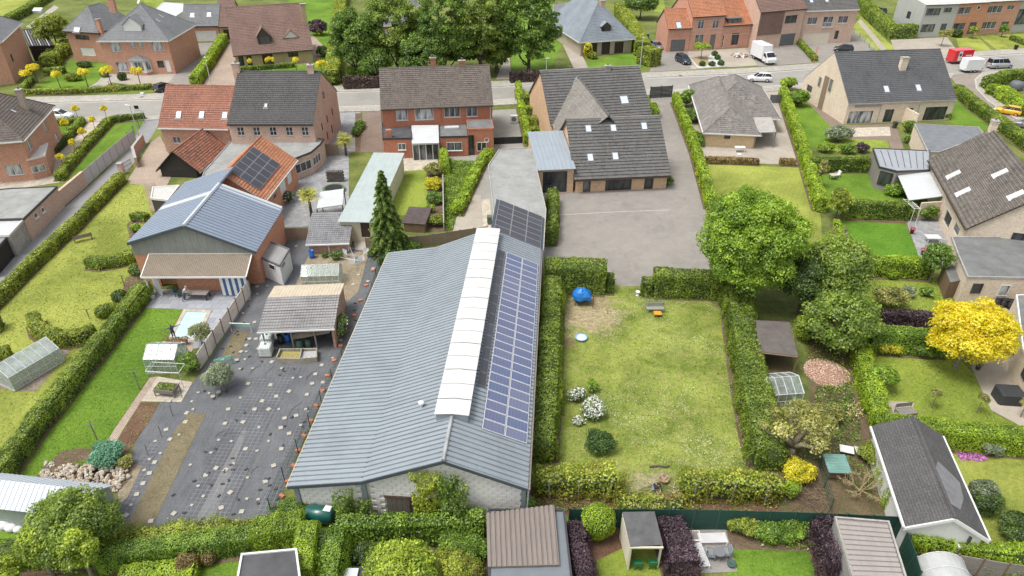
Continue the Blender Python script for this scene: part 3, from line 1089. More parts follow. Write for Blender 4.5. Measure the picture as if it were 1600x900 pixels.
def crown_points(C,cr,size,cover=1.5,rad=None,flat=.85,rg=NR):
 pts, nrm, tint=[], [], []
 for i, c in enumerate(C):
  r=cr*rg.uniform(.6,1.3)
  n=int(4*PI*r*r*cover*.75/(size*size*.5))
  d=rg.normal(0,1,(n,3));d/=np.linalg.norm(d,axis=1)[:,None]
  d[:,2]=np.where(d[:,2]<-.3,-d[:,2],d[:,2])
  rr=r*(1+.25*vnoise(d,3.2,i*1.7)+rg.normal(0,.1,n))*rg.choice([1,1,.75],n)
  p=c+d*rr[:,None]*np.array([1,1,flat])
  pts.append(p);nrm.append(d+np.array([0,0,.35]));tint.append(np.clip(rg.uniform(0,1,n)*.55+rg.uniform(0,.5),0,1))
 P=np.concatenate(pts);N=np.concatenate(nrm);T=np.concatenate(tint)
 if rad is not None:
  keep=np.linalg.norm(P/rad,axis=1)>.5
  keep|=rg.uniform(0,1,len(P))<.25
  P, N, T=P[keep], N[keep], T[keep]
 return P, N, T
def tree(name,label,cat,base,h,rad,mat,bark=None,group=None,trunk_h=None,n=60,cr=None,leafpx=3.2,shape='ball',cover=1.3,tr=None,seed=None,size=None,zlo=-.6,limbs=7,world=False):
 b=Vector(base)if world else G(*base)
 rg=np.random.default_rng(seed if seed is not None else int(NR.integers(1e9)))
 rad=np.array(rad,float)
 cz=h-rad[2]
 size=size or px_size((b.x,b.y),leafpx)
 cr=cr or float(np.mean(rad))*1.25/n**(1/3)
 C=clumps(n,np.maximum(rad-cr*.85,rad*.3),shape,int(rg.integers(1e9)),zlo)
 P, N, T=crown_points(C,cr,size,cover,rad,rg=rg)
 P[:,2]+=cz
 e=thing(name,label,cat,b,0,group)
 me=LM_('crown',P,N,size,(mat,),T)
 link(bpy.data.objects.new('crown',me),e)
 tr=tr or max(.04,h*.022)
 mb=MB(bark or BARK)
 th=trunk_h if trunk_h is not None else max(.2,cz-rad[2]*.35)
 lean=rg.uniform(-.12,.12,2)
 top=Vector((lean[0]*th*.3,lean[1]*th*.3,th))
 mb.tube([(0,0,-.05),(lean[0]*.1*th,lean[1]*.1*th,th*.4),top,Vector((0,0,cz+rad[2]*.3))],[tr*1.35,tr,tr*.8,tr*.25],8)
 order=np.argsort(rg.uniform(0,1,len(C)))[:limbs]
 for i in order:
  c=Vector((C[i][0],C[i][1],C[i][2]+cz))
  s0=top.lerp(Vector((0,0,cz)),rg.uniform(-.3,.6))
  m=s0.lerp(c,.5)+Vector((0,0,-.06*h))
  mb.tube([s0,m,c],[tr*.55,tr*.35,tr*.12],5)
 mb.bu_('trunk',e)
 return e
def shrub(name,label,cat,base,rad,mat,n=16,leafpx=3.,group=None,cover=1.6,lift=0.,seed=None,size=None,jit=.55,world=False,core=True,extra=None):
 b=Vector(base)if world else G(*base)
 rg=np.random.default_rng(seed if seed is not None else int(NR.integers(1e9)))
 rad=np.array(rad,float)
 size=size or px_size((b.x,b.y),leafpx,.07)
 cr=float(np.mean(rad))*1.2/n**(1/3)
 C=clumps(n,np.maximum(rad-cr*.8,rad*.25),'ball',int(rg.integers(1e9)),-.8)
 P, N, T=crown_points(C,cr,size,cover,rad,rg=rg)
 P[:,2]+=rad[2]+lift
 P[:,2]=np.maximum(P[:,2],.03)
 cm=MB(TWIG)
 cm.ball((0,0,rad[2]*.9+lift),1,7,0,tuple(rad*.62))
 if lift or core:
  cm.tube([(0,0,-.03),(0,0,rad[2]+lift)],.05,5)
 me=LM_(name,P,N,size,(mat,TWIG),T,(cm.v,cm.f),jit=jit)
 ob=bpy.data.objects.new(name,me);ob.location=b;link(ob)
 tag(ob,label,cat,group)
 if extra:
  m2, share, fs=extra
  idx=NR.choice(len(P),int(len(P)*share),replace=False)
  nn=N[idx]/(np.linalg.norm(N[idx],axis=1)[:,None]+1e-6)
  up=P[idx][:,2]>rad[2]*.5
  f=LM_('blossom',(P[idx]+nn*.06)[up],nn[up],fs,(m2,),aspect=.9)
  link(bpy.data.objects.new('blossom',f),ob)
 return ob
def ball_shrub(name,label,cat,base,rad,mat,leafpx=2.6,group=None,lift=0.,rough=.05,cover=2.2,stem=None,world=False):
 b=Vector(base)if world else G(*base)
 rad=np.array(rad,float)
 size=px_size((b.x,b.y),leafpx,.06)
 ar=4*PI*np.mean(rad)**2
 n=int(ar*cover/(size*size*.5))
 d=NR.normal(0,1,(n,3));d/=np.linalg.norm(d,axis=1)[:,None]
 P=d*rad*(1+rough*vnoise(d,3.3,b.x)*2+NR.normal(0,rough*.7,n))[:,None]
 P[:,2]+=rad[2]*.96+lift
 P[:,2]=np.maximum(P[:,2],.03)
 cm=MB(TWIG);cm.ball((0,0,rad[2]*.96+lift),1,8,0,tuple(rad*.84))
 if lift:cm.tube([(0,0,-.03),(0,0,lift+rad[2]*.5)],.05,6)
 me=LM_(name,P,d,size,(mat,stem or TWIG),None,(cm.v,cm.f))
 ob=bpy.data.objects.new(name,me);ob.location=b;link(ob)
 return tag(ob,label,cat,group)
def GC_(name,mat,pts,h=.3,size=.14,dens=1.2,label=None):
 P=[G(*p)for p in pts]
 xs=[p.x for p in P];ys=[p.y for p in P]
 x0, x1, y0, y1=min(xs), max(xs), min(ys), max(ys)
 n=int((x1-x0)*(y1-y0)*dens/(size*size*.5))
 n=min(n,60000)
 x=NR.uniform(x0,x1,n);y=NR.uniform(y0,y1,n)
 ins=np.zeros(n,bool)
 for i in range(len(P)):
  a, b=P[i], P[(i+1)%len(P)]
  c=((a.y>y)!=(b.y>y))&(x<(b.x-a.x)*(y-a.y)/(b.y-a.y+1e-12)+a.x)
  ins^=c
 x, y=x[ins], y[ins]
 p=np.stack([x,y,np.zeros(len(x))],1)
 z=h*(.55+.45*vnoise(p,1.1))*NR.uniform(.25,1.,len(x))
 p[:,2]=np.maximum(z,.03)
 nr=np.tile(np.array([0,0,1.]),(len(x),1))
 me=LM_(name,p,nr,size,(mat,),None,jit=.7)
 ob=bpy.data.objects.new(name,me);link(ob)
 return tag(ob,label,kind='stuff')
def merge(wing,main):
 T=main.e.matrix_basis.inverted()@wing.e.matrix_basis
 for ch in kids(wing.e):
  ch.parent=main.e
  ch.matrix_local=T@ch.matrix_basis
  KIDS.setdefault(main.e.name,[]).append(ch)
 KIDS.pop(wing.e.name,None)
 bpy.data.objects.remove(wing.e)
 wing.e=main.e
def greenhouse(name,label,A,B,D,he,hr,nx=5,ny=4,axis='x',mats=None,base=0.,world=False,glass=None,contents=None):
 a, b=(A,B)if world else(G(*A),G(*B))
 W=(b-a).length;rz=math.atan2(b.y-a.y,b.x-a.x)
 e=thing(name,label,'greenhouse',(a.x,a.y,0),rz)
 fr=MB(mats or ALU);gm=MB(glass or GHGLASS)
 r=.02
 def bar(p,q,r=r):fr.tube([p,q],r,4)
 if axis=='x':
  pts=lambda x:[(x,0,0),(x,0,he),(x,D/2,hr),(x,D,he),(x,D,0)]
  L, n=W, nx
  X=lambda t:t*W
  prof=[pts(X(i/n))for i in range(n+1)]
  mids=[(D*j/ny)for j in range(1,ny)]
  roof=lambda y:he+(hr-he)*(1-abs(y-D/2)/(D/2))
  for x in(0,W):
   for y in mids:bar((x,y,0),(x,y,roof(y)))
 else:
  pts=lambda y:[(0,y,0),(0,y,he),(W/2,y,hr),(W,y,he),(W,y,0)]
  n=ny
  prof=[pts(D*i/n)for i in range(n+1)]
  roof=lambda x:he+(hr-he)*(1-abs(x-W/2)/(W/2))
  for y in(0,D):
   for i in range(1,nx):bar((W*i/nx,y,0),(W*i/nx,y,roof(W*i/nx)))
 for k, p in enumerate(prof):
  for i in range(4):bar(p[i],p[i+1],r*1.3 if 0<k<n else r*1.7)
 for i in range(5):bar(prof[0][i],prof[-1][i],r*1.3)
 for i in(0,3):bar(Vector(prof[0][i]).lerp(prof[0][i+1],.5),Vector(prof[-1][i]).lerp(prof[-1][i+1],.5))
 fr.bu_('frame',e)
 p0, p1=prof[0], prof[-1]
 for i in range(4):
  q=[p0[i],p1[i],p1[i+1],p0[i+1]]
  MBg=MB(glass or GHGLASS).slab([Vector(v)for v in q],.008)
  MBg.bu_('glass_wall' if i in(0,3)else 'glass_roof',e)
 for p in(p0,p1):MB(glass or GHGLASS).slab([Vector(v)for v in p],.008).bu_('glass_wall',e)
 if base:
  bb=MB(CONC)
  bb.box(-.06,-.06,0,W+.06,.06,base).box(-.06,D-.06,0,W+.06,D+.06,base).box(-.06,.06,0,.06,D-.06,base).box(W-.06,.06,0,W+.06,D-.06,base)
  bb.bu_('plinth',e)
 return e, W, rz
ALU=None;GHGLASS=None
# ------------------------------------------------------------------ shared materials
WHITE=plain('white_paint',(.68,.68,.66),.45,.06)
GREYF=plain('grey_frame',(.16,.165,.17),.45,.1)
DARKF=plain('anthracite_frame',(.045,.047,.05),.4,.1)
BROWNF=plain('brown_frame',(.07,.045,.032),.55,.2)
BLACK=plain('black_plastic',(.02,.02,.022),.5,.2)
CONC=plain('concrete',(.38,.36,.33),.9,.2,1.5,grime=.35,bump=.004)
CONCD=plain('dark_concrete',(.2,.19,.18),.9,.25,1.2,grime=.4,bump=.004)
KERBM=plain('kerb_concrete',(.46,.44,.4),.9,.15,.8,grime=.3)
GLASS=window_glass('house_glass')
GP_=window_glass('curtained_glass',(.1,.11,.12),(.5,.52,.53))
GD_=window_glass('dark_glass',(.02,.022,.025),(.06,.065,.07))
SKYGLASS=plain('roof_window_glass',(.55,.6,.66),.15,.12)
DOORW=plain('door_white',(.72,.72,.7),.4,.08)
DOORB=wood('door_brown',(.07,.042,.03),axis=1)
DOORG=plain('door_grey',(.13,.14,.145),.4,.12)
ZINC=MS_('zinc',(.3,.32,.34))
TWIG=plain('twigs_and_inner_leaves',(.06,.09,.022),.95,.4,3.)
TWIGB=plain('dark_purple_twigs',(.035,.022,.026),.95,.4,3.)
BARK=plain('bark',(.11,.085,.065),.95,.35,4.,bump=.02)
BARKG=plain('grey_bark',(.24,.21,.17),.95,.3,4.,bump=.02)
LAWN_Y=lawn('grass_sunworn',(.15,.185,.026),(.255,.28,.05),(.32,.29,.09),.3,.25,.5)
LAWN_G=lawn('grass_lush',(.075,.15,.012),(.125,.205,.02),(.17,.19,.04),.2,.3,1.35)
LAWN_M=lawn('grass_mid',(.125,.18,.02),(.215,.26,.035),(.26,.24,.08),.35,.2,.9)
LAWN_P=lawn('grass_playlawn',(.12,.165,.022),(.215,.25,.045),(.32,.28,.11),.55,0.,0.,flowers=.6,big=.25,worn=[(*G(912,488).xy,4.3,(.47,.37,.24)),(*G(925,470).xy,2.2,(.4,.31,.19)),(*G(886,537).xy,.9,(.26,.17,.11)),(*G(1132,470).xy,1.6,(.2,.17,.09)),(*G(1180,640).xy,1.4,(.2,.17,.09)),(*G(1020,765).xy,2.2,(.4,.34,.22)),(*G(860,735).xy,1.2,(.22,.2,.08))])
LAWN_D=lawn('grass_bright',(.06,.15,.01),(.1,.2,.016),(.14,.18,.03),.15,.35,1.5)
LAWN_R=lawn('grass_rough',(.075,.105,.02),(.14,.165,.035),(.22,.19,.08),.5)
ROADM=asphalt('road_asphalt',(.27,.26,.235),(.34,.325,.29),.15,.3)
LANEM=asphalt('lane_asphalt',(.24,.24,.24),(.3,.3,.29),.25,.3)
PAVE=asphalt('pavement_blocks',(.36,.34,.3),(.44,.415,.36),.2,.3,(.4,.4,0.))
PAVEG=asphalt('grey_paving',(.27,.275,.285),(.35,.355,.36),.25,.3,(.6,.6,.05))
PAVET=asphalt('terrace_tiles',(.3,.315,.34),(.36,.375,.4),.1,.15,(.8,.8,0.))
PAVEB=asphalt('brown_pavers',(.235,.18,.145),(.31,.25,.2),.3,.25,(.2,.1,.3))
PAVEP=asphalt('pinkish_pavers',(.4,.315,.25),(.48,.39,.31),.2,.25,(.2,.1,.7))
PAVEK=asphalt('beige_slabs',(.46,.41,.33),(.55,.49,.4),.15,.25,(.5,.5,.02))
YARDM=asphalt('yard_blocks',(.245,.226,.203),(.3,.278,.246),.4,.45)
GRAVEL=asphalt('worn_concrete',(.34,.3,.25),(.43,.385,.32),.35,.4)
SIDER=asphalt('side_street_blocks',(.29,.25,.215),(.36,.315,.27),.2,.25,(.22,.11,.6))
SOIL=soil('garden_soil')
SOILR=soil('reddish_mulch',(.13,.07,.045),(.21,.13,.085),.12)
DRYS=soil('dry_sandy_soil',(.26,.21,.14),(.37,.31,.22),.12)
SANDM=soil('sand_and_straw',(.33,.25,.14),(.47,.37,.23),.06)
DIRTG=soil('dead_grass',(.17,.14,.085),(.25,.21,.13),.3)
FABG=fabric_sheet('weed_fabric_grid',(.088,.092,.099),(.13,.135,.143),.42)
FABP=fabric_sheet('weed_fabric_plain',(.1,.104,.111),(.15,.155,.162),.08)
FABL=fabric_sheet('weed_fabric_grey',(.15,.15,.152),(.2,.2,.202),.3)
# ------------------------------------------------------------------ the setting: ground sheets
gb=MB(LAWN_R)
gb.face([(-900,-40,0),(900,-40,0),(900,1800,0),(-900,1800,0)])
tag(gb.bu_('ground'),kind='structure')
ROAD_U=[(-260,172),(0,161),(120,158),(250,154),(480,143),(590,141),(780,134),(860,130),(1020,120),(1160,114),(1300,104),(1500,89),(1600,82),(1800,66)]
ROAD_L=[(-260,205),(0,190),(75,187),(250,181),(480,170),(590,167),(780,158),(860,153),(1020,142),(1160,140),(1270,131),(1300,129),(1490,117),(1530,113),(1600,108),(1800,92)]
patch('road',ROADM,ROAD_U+ROAD_L[::-1],2)
patch('side_street',SIDER,[(1484,118),(1534,113),(1524,124),(1527,138),(1546,158),(1600,192),(1700,250),(1700,290),(1600,222),(1540,172),(1500,140)],3)
patch('lane',LANEM,[(224,183),(256,181),(236,215),(216,245),(192,277),(172,295),(120,348),(75,382),(25,428),(0,450),(-70,515),(-70,480),(0,422),(50,372),(100,325),(160,272),(206,226)],3)
def dense(P,k=4):
 out=[]
 for i in range(len(P)-1):
  for j in range(k):out.append((P[i][0]+(P[i+1][0]-P[i][0])*j/k,P[i][1]+(P[i+1][1]-P[i][1])*j/k))
 return out+[P[-1]]
up_out=[(x,y-8.5+x*.001)for x,y in ROAD_U]
lo_out=[(x,y+6)for x,y in ROAD_L[:12]]
slab_poly('pavement',PAVE,ROAD_U+up_out[::-1],.1)
slab_poly('pavement',PAVE,ROAD_L[:4]+[(ROAD_L[3][0],186.5)]+[(x,y+6)for x,y in ROAD_L[2::-1]],.1)
slab_poly('pavement',PAVE,ROAD_L[4:13]+[(1486,122)]+lo_out[4:12][::-1],.1)
slab_poly('pavement',PAVE,[(1536,113),(1600,108),(1700,100),(1700,108),(1560,118),(1536,124),(1533,136),(1552,153),(1604,184),(1690,235),(1690,245),(1598,191),(1545,158),(1526,138),(1524,124)],.1)
kerb('kerb',KERBM,ROAD_U,.28,.125)
kerb('kerb',KERBM,ROAD_L[:4],.28,.125)
kerb('kerb',KERBM,ROAD_L[4:13],.28,.125)
kerb('kerb',KERBM,[(1600,108),(1536,113),(1524,124),(1526,138),(1545,158),(1598,191),(1690,246)],.28,.125)
kerb('gutter_line',plain('gutter_concrete',(.5,.48,.43),.9,.12),[(x,y+2.2)for x,y in ROAD_U],.3,.014)
kerb('gutter_line',plain('gutter_concrete',(.5,.48,.43),.9,.12),[(x,y-2.)for x,y in ROAD_L[4:13]],.3,.014)
for px, py in((222,152.5),(1063,119),(430,148),(905,131)):
 p=G(px,py)
 tag(MB(DARKF).box(-.3,-.25,0.,.3,.25,.02).bu_('drain_cover',None,loc=(p.x,p.y,.115)),kind='structure')
 # --- left gardens
patch('lawn',LAWN_Y,[(197,283),(226,285),(233,320),(240,345),(205,380),(218,405),(225,440),(232,465),(72,672),(25,745),(-40,830),(-200,830),(-120,560),(28,450)],2)
patch('lawn',LAWN_G,[(222,481),(287,483),(255,530),(232,590),(176,676),(150,722),(60,748),(20,752)],2)
patch('forecourt',PAVEP,[(197,286),(236,222),(250,212),(275,262),(258,295),(233,318),(228,290)],3)
patch('bark_path',DRYS,[(224,287),(243,285),(247,330),(236,330)],5)
patch('flower_bed',SOIL,[(198,350),(215,338),(222,380),(205,383)],4)
patch('flower_bed',SOIL,[(196,435),(222,420),(236,445),(228,462),(190,460)],4)
patch('terrace',PAVET,[(222,481),(242,452),(380,452),(394,452),(332,542),(300,545),(262,531),(287,483)],4)
patch('terrace',PAVEP,[(254,533),(303,535),(300,552),(246,548)],5)
patch('terrace',PAVEK,[(245,588),(301,597),(283,628),(220,627)],5)
patch('path',PAVEP,[(234,590),(247,588),(220,628),(190,675),(178,697),(163,697),(176,675),(208,628)],6)
patch('flower_bed',SOILR,[(220,629),(249,629),(232,660),(196,712),(180,697),(192,675)],5)
patch('path',PAVEB,[(80,545),(111,547),(56,612),(0,608),(-30,600)],4)
patch('flower_bed',SOIL,[(60,535),(140,532),(112,547),(75,545)],5)
patch('flower_bed',SOIL,[(78,722),(95,705),(125,700),(152,702),(150,716),(110,724),(85,726)],5)
# --- weed fabric field
patch('weed_fabric',FABP,[(440,378),(482,372),(602,386),(585,455),(560,522),(532,570),(492,647),(470,700),(440,765),(418,830),(300,830),(165,840),(188,760),(212,690),(235,655),(250,629),(283,628),(300,600),(316,578),(392,460),(400,432)],3)
patch('weed_fabric',FABG,[(352,672),(398,590),(448,590),(412,672),(378,672),(303,820),(272,824)],4)
patch('weed_fabric',FABL,[(378,672),(412,672),(344,820),(303,820)],5)
patch('weed_fabric',FABP,[(230,660),(285,645),(205,815),(175,825),(196,755)],4)
patch('weed_fabric',FABG,[(470,650),(536,545),(556,520),(558,530),(494,645),(468,702),(424,815),(392,820)],6)
patch('weed_fabric',FABG,[(398,640),(440,560),(470,575),(425,650),(352,818),(330,820)],7)
patch('weed_fabric',FABG,[(232,690),(252,690),(196,815),(180,815)],7)
patch('weed_fabric',FABP,[(398,440),(440,385),(470,385),(425,450),(412,500),(380,520),(352,520)],5)
patch('dirt_strip',DIRTG,[(295,645),(322,647),(307,676),(235,828),(195,830),(272,675)],7)
patch('dirt_strip',DIRTG,[(365,518),(391,518),(371,557),(347,556)],7)
patch('dirt_strip',DRYS,[(207,725),(222,728),(200,775),(186,790),(184,770)],8)
patch('sandy_yard',DRYS,[(476,412),(484,396),(540,396),(577,391),(560,455),(545,470),(458,455)],6)
patch('concrete_pad',GRAVEL,[(552,370),(580,372),(577,392),(555,390)],7)
# --- centre gardens and yards
patch('courtyard',PAVEG,[(519,176),(563,175),(556,236),(545,240),(545,352),(443,355),(430,330),(440,300),(462,248),(500,240)],3)
patch('flower_bed',SOIL,[(555,177),(566,177),(563,236),(555,236)],5)
patch('driveway',PAVEB,[(567,174),(600,173),(600,238),(562,238)],4)
patch('terrace',PAVEK,[(598,246),(692,243),(692,268),(622,270),(616,284),(600,290)],3)
patch('lawn',LAWN_M,[(607,272),(620,268),(666,265),(668,340),(612,335)],4)
patch('flower_bed',SOIL,[(666,258),(693,255),(693,362),(668,362)],5)
patch('driveway',ROADM,[(692,244),(764,236),(770,172),(806,170),(818,230),(770,262),(766,362),(700,362)],2)
patch('driveway',GRAVEL,[(726,305),(751,305),(754,361),(702,362)],4)
patch('terrace',PAVEK,[(752,312),(768,310),(768,362),(755,362)],5)
patch('lawn',LAWN_M,[(812,142),(848,142),(862,205),(824,210)],3)
patch('yard',YARDM,[(845,300),(1035,290),(1016,150),(1050,150),(1062,175),(1078,225),(1102,325),(1110,440),(1128,462),(1000,463),(958,463),(860,462),(850,395)],3)
kerb('drain_channel',plain('drain_concrete',(.4,.375,.335),.9,.15),[(868,336),(960,331),(1046,328)],.16,.02)
patch('lawn',LAWN_P,[(868,470),(945,455),(960,447),(1000,447),(1014,460),(1140,470),(1180,690),(1185,740),(1060,742),(985,770),(845,760),(856,690)],4)
patch('flower_bed',SOILR,[(828,760),(985,772),(1060,772),(1215,778),(1222,808),(890,805),(828,795)],5)
patch('side_yard',GRAVEL,[(1056,140),(1222,142),(1252,258),(1100,252)],2)
patch('lawn',LAWN_Y,[(1102,256),(1252,262),(1282,335),(1290,440),(1140,440),(1118,330)],3)
patch('flower_bed',LAWN_R,[(702,250),(748,252),(765,236),(768,242),(750,268),(714,338),(707,362),(693,362),(694,285)],6)
# --- right gardens
patch('lawn',LAWN_G,[(1238,168),(1266,162),(1300,200),(1292,235),(1254,228)],3)
patch('path',PAVEB,[(1262,160),(1276,150),(1318,192),(1310,204),(1298,198)],4)
patch('terrace',PAVEB,[(1300,196),(1400,194),(1412,232),(1392,235),(1388,220),(1320,216)],4)
patch('terrace',PAVEK,[(1325,200),(1390,198),(1392,212),(1328,214)],5)
patch('lawn',LAWN_M,[(1320,216),(1386,219),(1392,235),(1292,240)],3)
patch('lawn',LAWN_G,[(1478,170),(1500,140),(1560,190),(1530,210),(1480,190)],3)
patch('lawn',LAWN_G,[(1270,262),(1357,262),(1365,295),(1415,300),(1418,338),(1316,334),(1290,325)],3)
patch('lawn',LAWN_D,[(1308,343),(1413,350),(1438,404),(1322,400)],4)
patch('flower_bed',SOILR,[(1312,337),(1414,343),(1414,350),(1308,344)],5)
patch('terrace',PAVEG,[(1414,340),(1475,340),(1492,372),(1490,400),(1436,402)],4)
patch('terrace',PAVEK,[(1308,358),(1322,358),(1332,388),(1318,392)],5)
patch('lawn',LAWN_M,[(1330,425),(1455,425),(1490,470),(1460,500),(1360,500),(1340,470)],3)
patch('lawn',LAWN_M,[(1350,540),(1475,535),(1522,585),(1552,645),(1600,668),(1640,690),(1370,660),(1356,600)],3)
patch('patio',GRAVEL,[(1518,575),(1545,470),(1640,460),(1640,690),(1549,641)],4)
patch('patio',GRAVEL,[(1365,624),(1428,629),(1424,650),(1370,646)],5)
patch('lawn',LAWN_Y,[(1480,690),(1640,695),(1640,850),(1520,850)],3)
patch('flower_bed',soil('overgrown_soil',(.12,.085,.05),(.18,.14,.08),1.),[(1160,470),(1260,445),(1345,470),(1368,650),(1395,812),(1200,806),(1180,640)],2)
patch('lawn',LAWN_R,[(1185,445),(1255,440),(1260,480),(1265,640),(1240,640),(1235,500),(1180,498)],3)
# --- bottom gardens
patch('flower_bed',SOIL,[(520,810),(770,810),(775,960),(515,960)],2)
patch('lawn',LAWN_M,[(905,880),(960,845),(1050,850),(1085,900),(1090,960),(905,960)],3)
patch('flower_bed',SOILR,[(890,808),(985,808),(975,855),(925,880),(905,900)],4)
patch('lawn',LAWN_G,[(1140,858),(1290,862),(1320,900),(1330,960),(1130,960)],3)
patch('flower_bed',SOIL,[(1066,812),(1270,812),(1290,862),(1140,858),(1080,840)],4)
patch('deck',wood('deck_boards',(.27,.25,.23),.2),[(1068,830),(1134,826),(1152,893),(1086,896)],6)
patch('lawn',LAWN_G,[(-60,830),(48,830),(60,860),(160,880),(300,862),(400,858),(465,855),(470,960),(-60,960)],2)
patch('concrete_pad',CONC,[(-20,812),(40,815),(44,832),(-20,830)],4)
patch('yard',CONCD,[(380,860),(520,850),(530,960),(380,960)],3)
patch('yard',CONCD,[(1405,840),(1450,840),(1470,960),(1420,960)],4)
# --- upper gardens
patch('lawn',LAWN_Y,[(-200,-30),(75,-30),(12,36),(-60,60),(-200,60)],3)
patch('path',PAVE,[(40,42),(85,8),(92,12),(48,44)],4)
patch('lawn',LAWN_G,[(40,148),(62,132),(108,97),(168,95),(172,108),(150,128),(160,136),(236,136),(236,144),(32,150)],3)
patch('path',PAVE,[(137,137),(152,128),(170,108),(182,112),(186,122),(160,137)],5)
patch('forecourt',GRAVEL,[(170,112),(300,112),(300,126),(242,138),(170,128)],4)
patch('driveway',YARDM,[(242,146),(268,124),(293,88),(292,68),(342,66),(348,76),(306,134),(300,150),(245,152)],4)
patch('driveway',PAVEP,[(314,138),(352,64),(372,66),(368,108),(366,146),(312,150)],4)
patch('lawn',LAWN_G,[(365,100),(500,96),(520,132),(368,142)],3)
patch('lawn',LAWN_G,[(430,-30),(540,-30),(522,130),(500,100),(490,60)],3)
patch('terrace',PAVEP,[(489,55),(504,70),(500,92),(482,100),(430,102),(430,98)],5)
patch('lawn',LAWN_M,[(205,-30),(245,-30),(262,18),(232,14)],3)
patch('driveway',GRAVEL,[(868,45),(890,44),(920,108),(898,110)],4)
patch('lawn',LAWN_G,[(917,108),(913,98),(990,78),(1015,102),(1010,106)],3)
patch('lawn',LAWN_G,[(850,-20),(870,20),(878,70),(860,108),(800,108),(790,-20)],3)
patch('path',GRAVEL,[(790,85),(795,85),(800,124),(775,124)],4)
patch('driveway',YARDM,[(1015,112),(1026,70),(1060,78),(1105,78),(1100,108)],3)
patch('lawn',LAWN_M,[(1012,-20),(1035,-20),(1040,20),(1022,18)],3)
patch('forecourt',GRAVEL,[(1075,80),(1172,74),(1188,102),(1080,108)],4)
patch('yard',YARDM,[(1165,76),(1252,66),(1268,98),(1185,104)],5)
patch('yard',YARDM,[(1250,68),(1330,40),(1338,44),(1360,76),(1372,92),(1272,98)],5)
patch('lawn',LAWN_Y,[(1330,45),(1345,25),(1398,75),(1378,88)],6)
patch('path',GRAVEL,[(1340,34),(1345,30),(1385,76),(1378,80)],7)
patch('forecourt',GRAVEL,[(1392,62),(1480,58),(1500,85),(1400,92)],5)
patch('lawn',LAWN_Y,[(1494,60),(1528,57),(1552,82),(1502,86)],6)
patch('lawn',LAWN_Y,[(1530,57),(1640,50),(1640,72),(1562,81)],6)
# --- pale garden of the left corner house
patch('forecourt',PAVEK,[(-40,240),(60,200),(85,195),(135,186),(172,186),(132,232),(92,285),(-40,305)],3)
patch('lawn',LAWN_G,[(84,192),(128,190),(105,220),(85,222)],5)
patch('lawn',LAWN_G,[(172,196),(226,188),(212,210),(180,238),(120,292),(98,290)],5)
pool=thing('swimming_pool','small light blue swimming pool with pale stone coping beside the grey terrace','swimming pool',G(296,507))
def rel(p,o):return Vector((p[0]-o[0],p[1]-o[1],0))
_o=pool.location
OUT=[rel(G(*p),_o)for p in((262,532),(308,532),(331,486),(287,484))]
INN=[rel(G(*p),_o)for p in((270,527),(303,527),(324,489),(291,488))]
mb=MB(PAVEK)
for i in range(4):
 a, b, c, d=OUT[i], OUT[(i+1)%4], INN[(i+1)%4], INN[i]
 mb.prism([(p.x,p.y)for p in(a,b,c,d)],0.,.07)
mb.bu_('coping',pool)
wt=NT('pool_water')
wv=wt.noise(wt.coord('Object'),2.2,3,.5)
wt.bump(wv,.02)
POOLW=wt.done(wt.mix(wt.ramp(wv,[(.3,0.),(.7,1.)]),(.42,.62,.66),(.5,.7,.72)),.06)
MB(POOLW).face([(p.x,p.y,.035)for p in INN]).bu_('water',pool)
st=MB(plain('pool_step',(.5,.68,.7),.3,.05))
for k in range(2):
 a=INN[3].lerp(INN[2],.28+.1*k).lerp(INN[0].lerp(INN[1],.3),.1+.2*k)
 st.box(a.x,a.y-.5,.02,a.x+1.,a.y-.15,.042)
st.bu_('pool_step',pool)
# ------------------------------------------------------------------ building materials
BR_RED=brick('brick_red',(.33,.108,.055),(.3,.2,.16),.25)
BR_ORANGE=brick('brick_orange',(.44,.185,.1),(.36,.27,.21),.25)
BR_PINK=brick('brick_pinkish',(.4,.265,.2),(.45,.4,.35),.3)
BR_SALMON=brick('brick_salmon',(.4,.19,.125),(.4,.33,.27),.28)
BR_BEIGE=brick('brick_beige',(.5,.405,.31),(.52,.48,.42),.22,grime=.15)
BR_MULTI=brick('brick_mottled',(.36,.27,.21),(.4,.36,.31),.45)
BR_GREYB=brick('brick_greybrown',(.3,.245,.195),(.36,.33,.29),.3)
BR_OCHRE=brick('brick_ochre',(.47,.31,.19),(.45,.35,.26),.2)
BR_YELLOW=brick('brick_yellow',(.5,.36,.2),(.48,.4,.3),.15)
BR_OLD=brick('brick_old',(.33,.19,.13),(.37,.3,.25),.45,grime=.45)
REND_GREY=plain('render_grey',(.42,.43,.4),.9,.06,.8,grime=.12)
REND_CREAM=plain('render_cream',(.6,.54,.4),.9,.08,.8,grime=.2)
REND_OCHRE=plain('render_beige',(.46,.36,.23),.9,.1,.8,grime=.15)
RT_TERRA=tiles('tiles_terracotta',(.235,.1,.065),var=.22,moss=.35,mosscol=(.16,.1,.06))
RT_ORANGE=tiles('tiles_orange',(.35,.145,.075),var=.25,moss=.25,mosscol=(.22,.17,.09))
RT_OLDRED=tiles('tiles_old_red',(.27,.11,.065),(.12,.06,.045),var=.3,moss=.7,mosscol=(.1,.075,.05))
RT_DARK=tiles('tiles_dark',(.062,.06,.06),var=.22,moss=.3,mosscol=(.1,.095,.075),pale=.12)
RT_BROWNGREY=tiles('tiles_browngrey',(.1,.082,.07),var=.3,moss=.5,mosscol=(.17,.15,.12),tw=.3)
RT_ANTHR=tiles('tiles_anthracite',(.075,.077,.081),var=.18,moss=.12,pale=.12,tw=.28)
RT_GREY=tiles('tiles_grey',(.09,.088,.084),var=.25,moss=.35,mosscol=(.15,.145,.12),pale=.2,tw=.3)
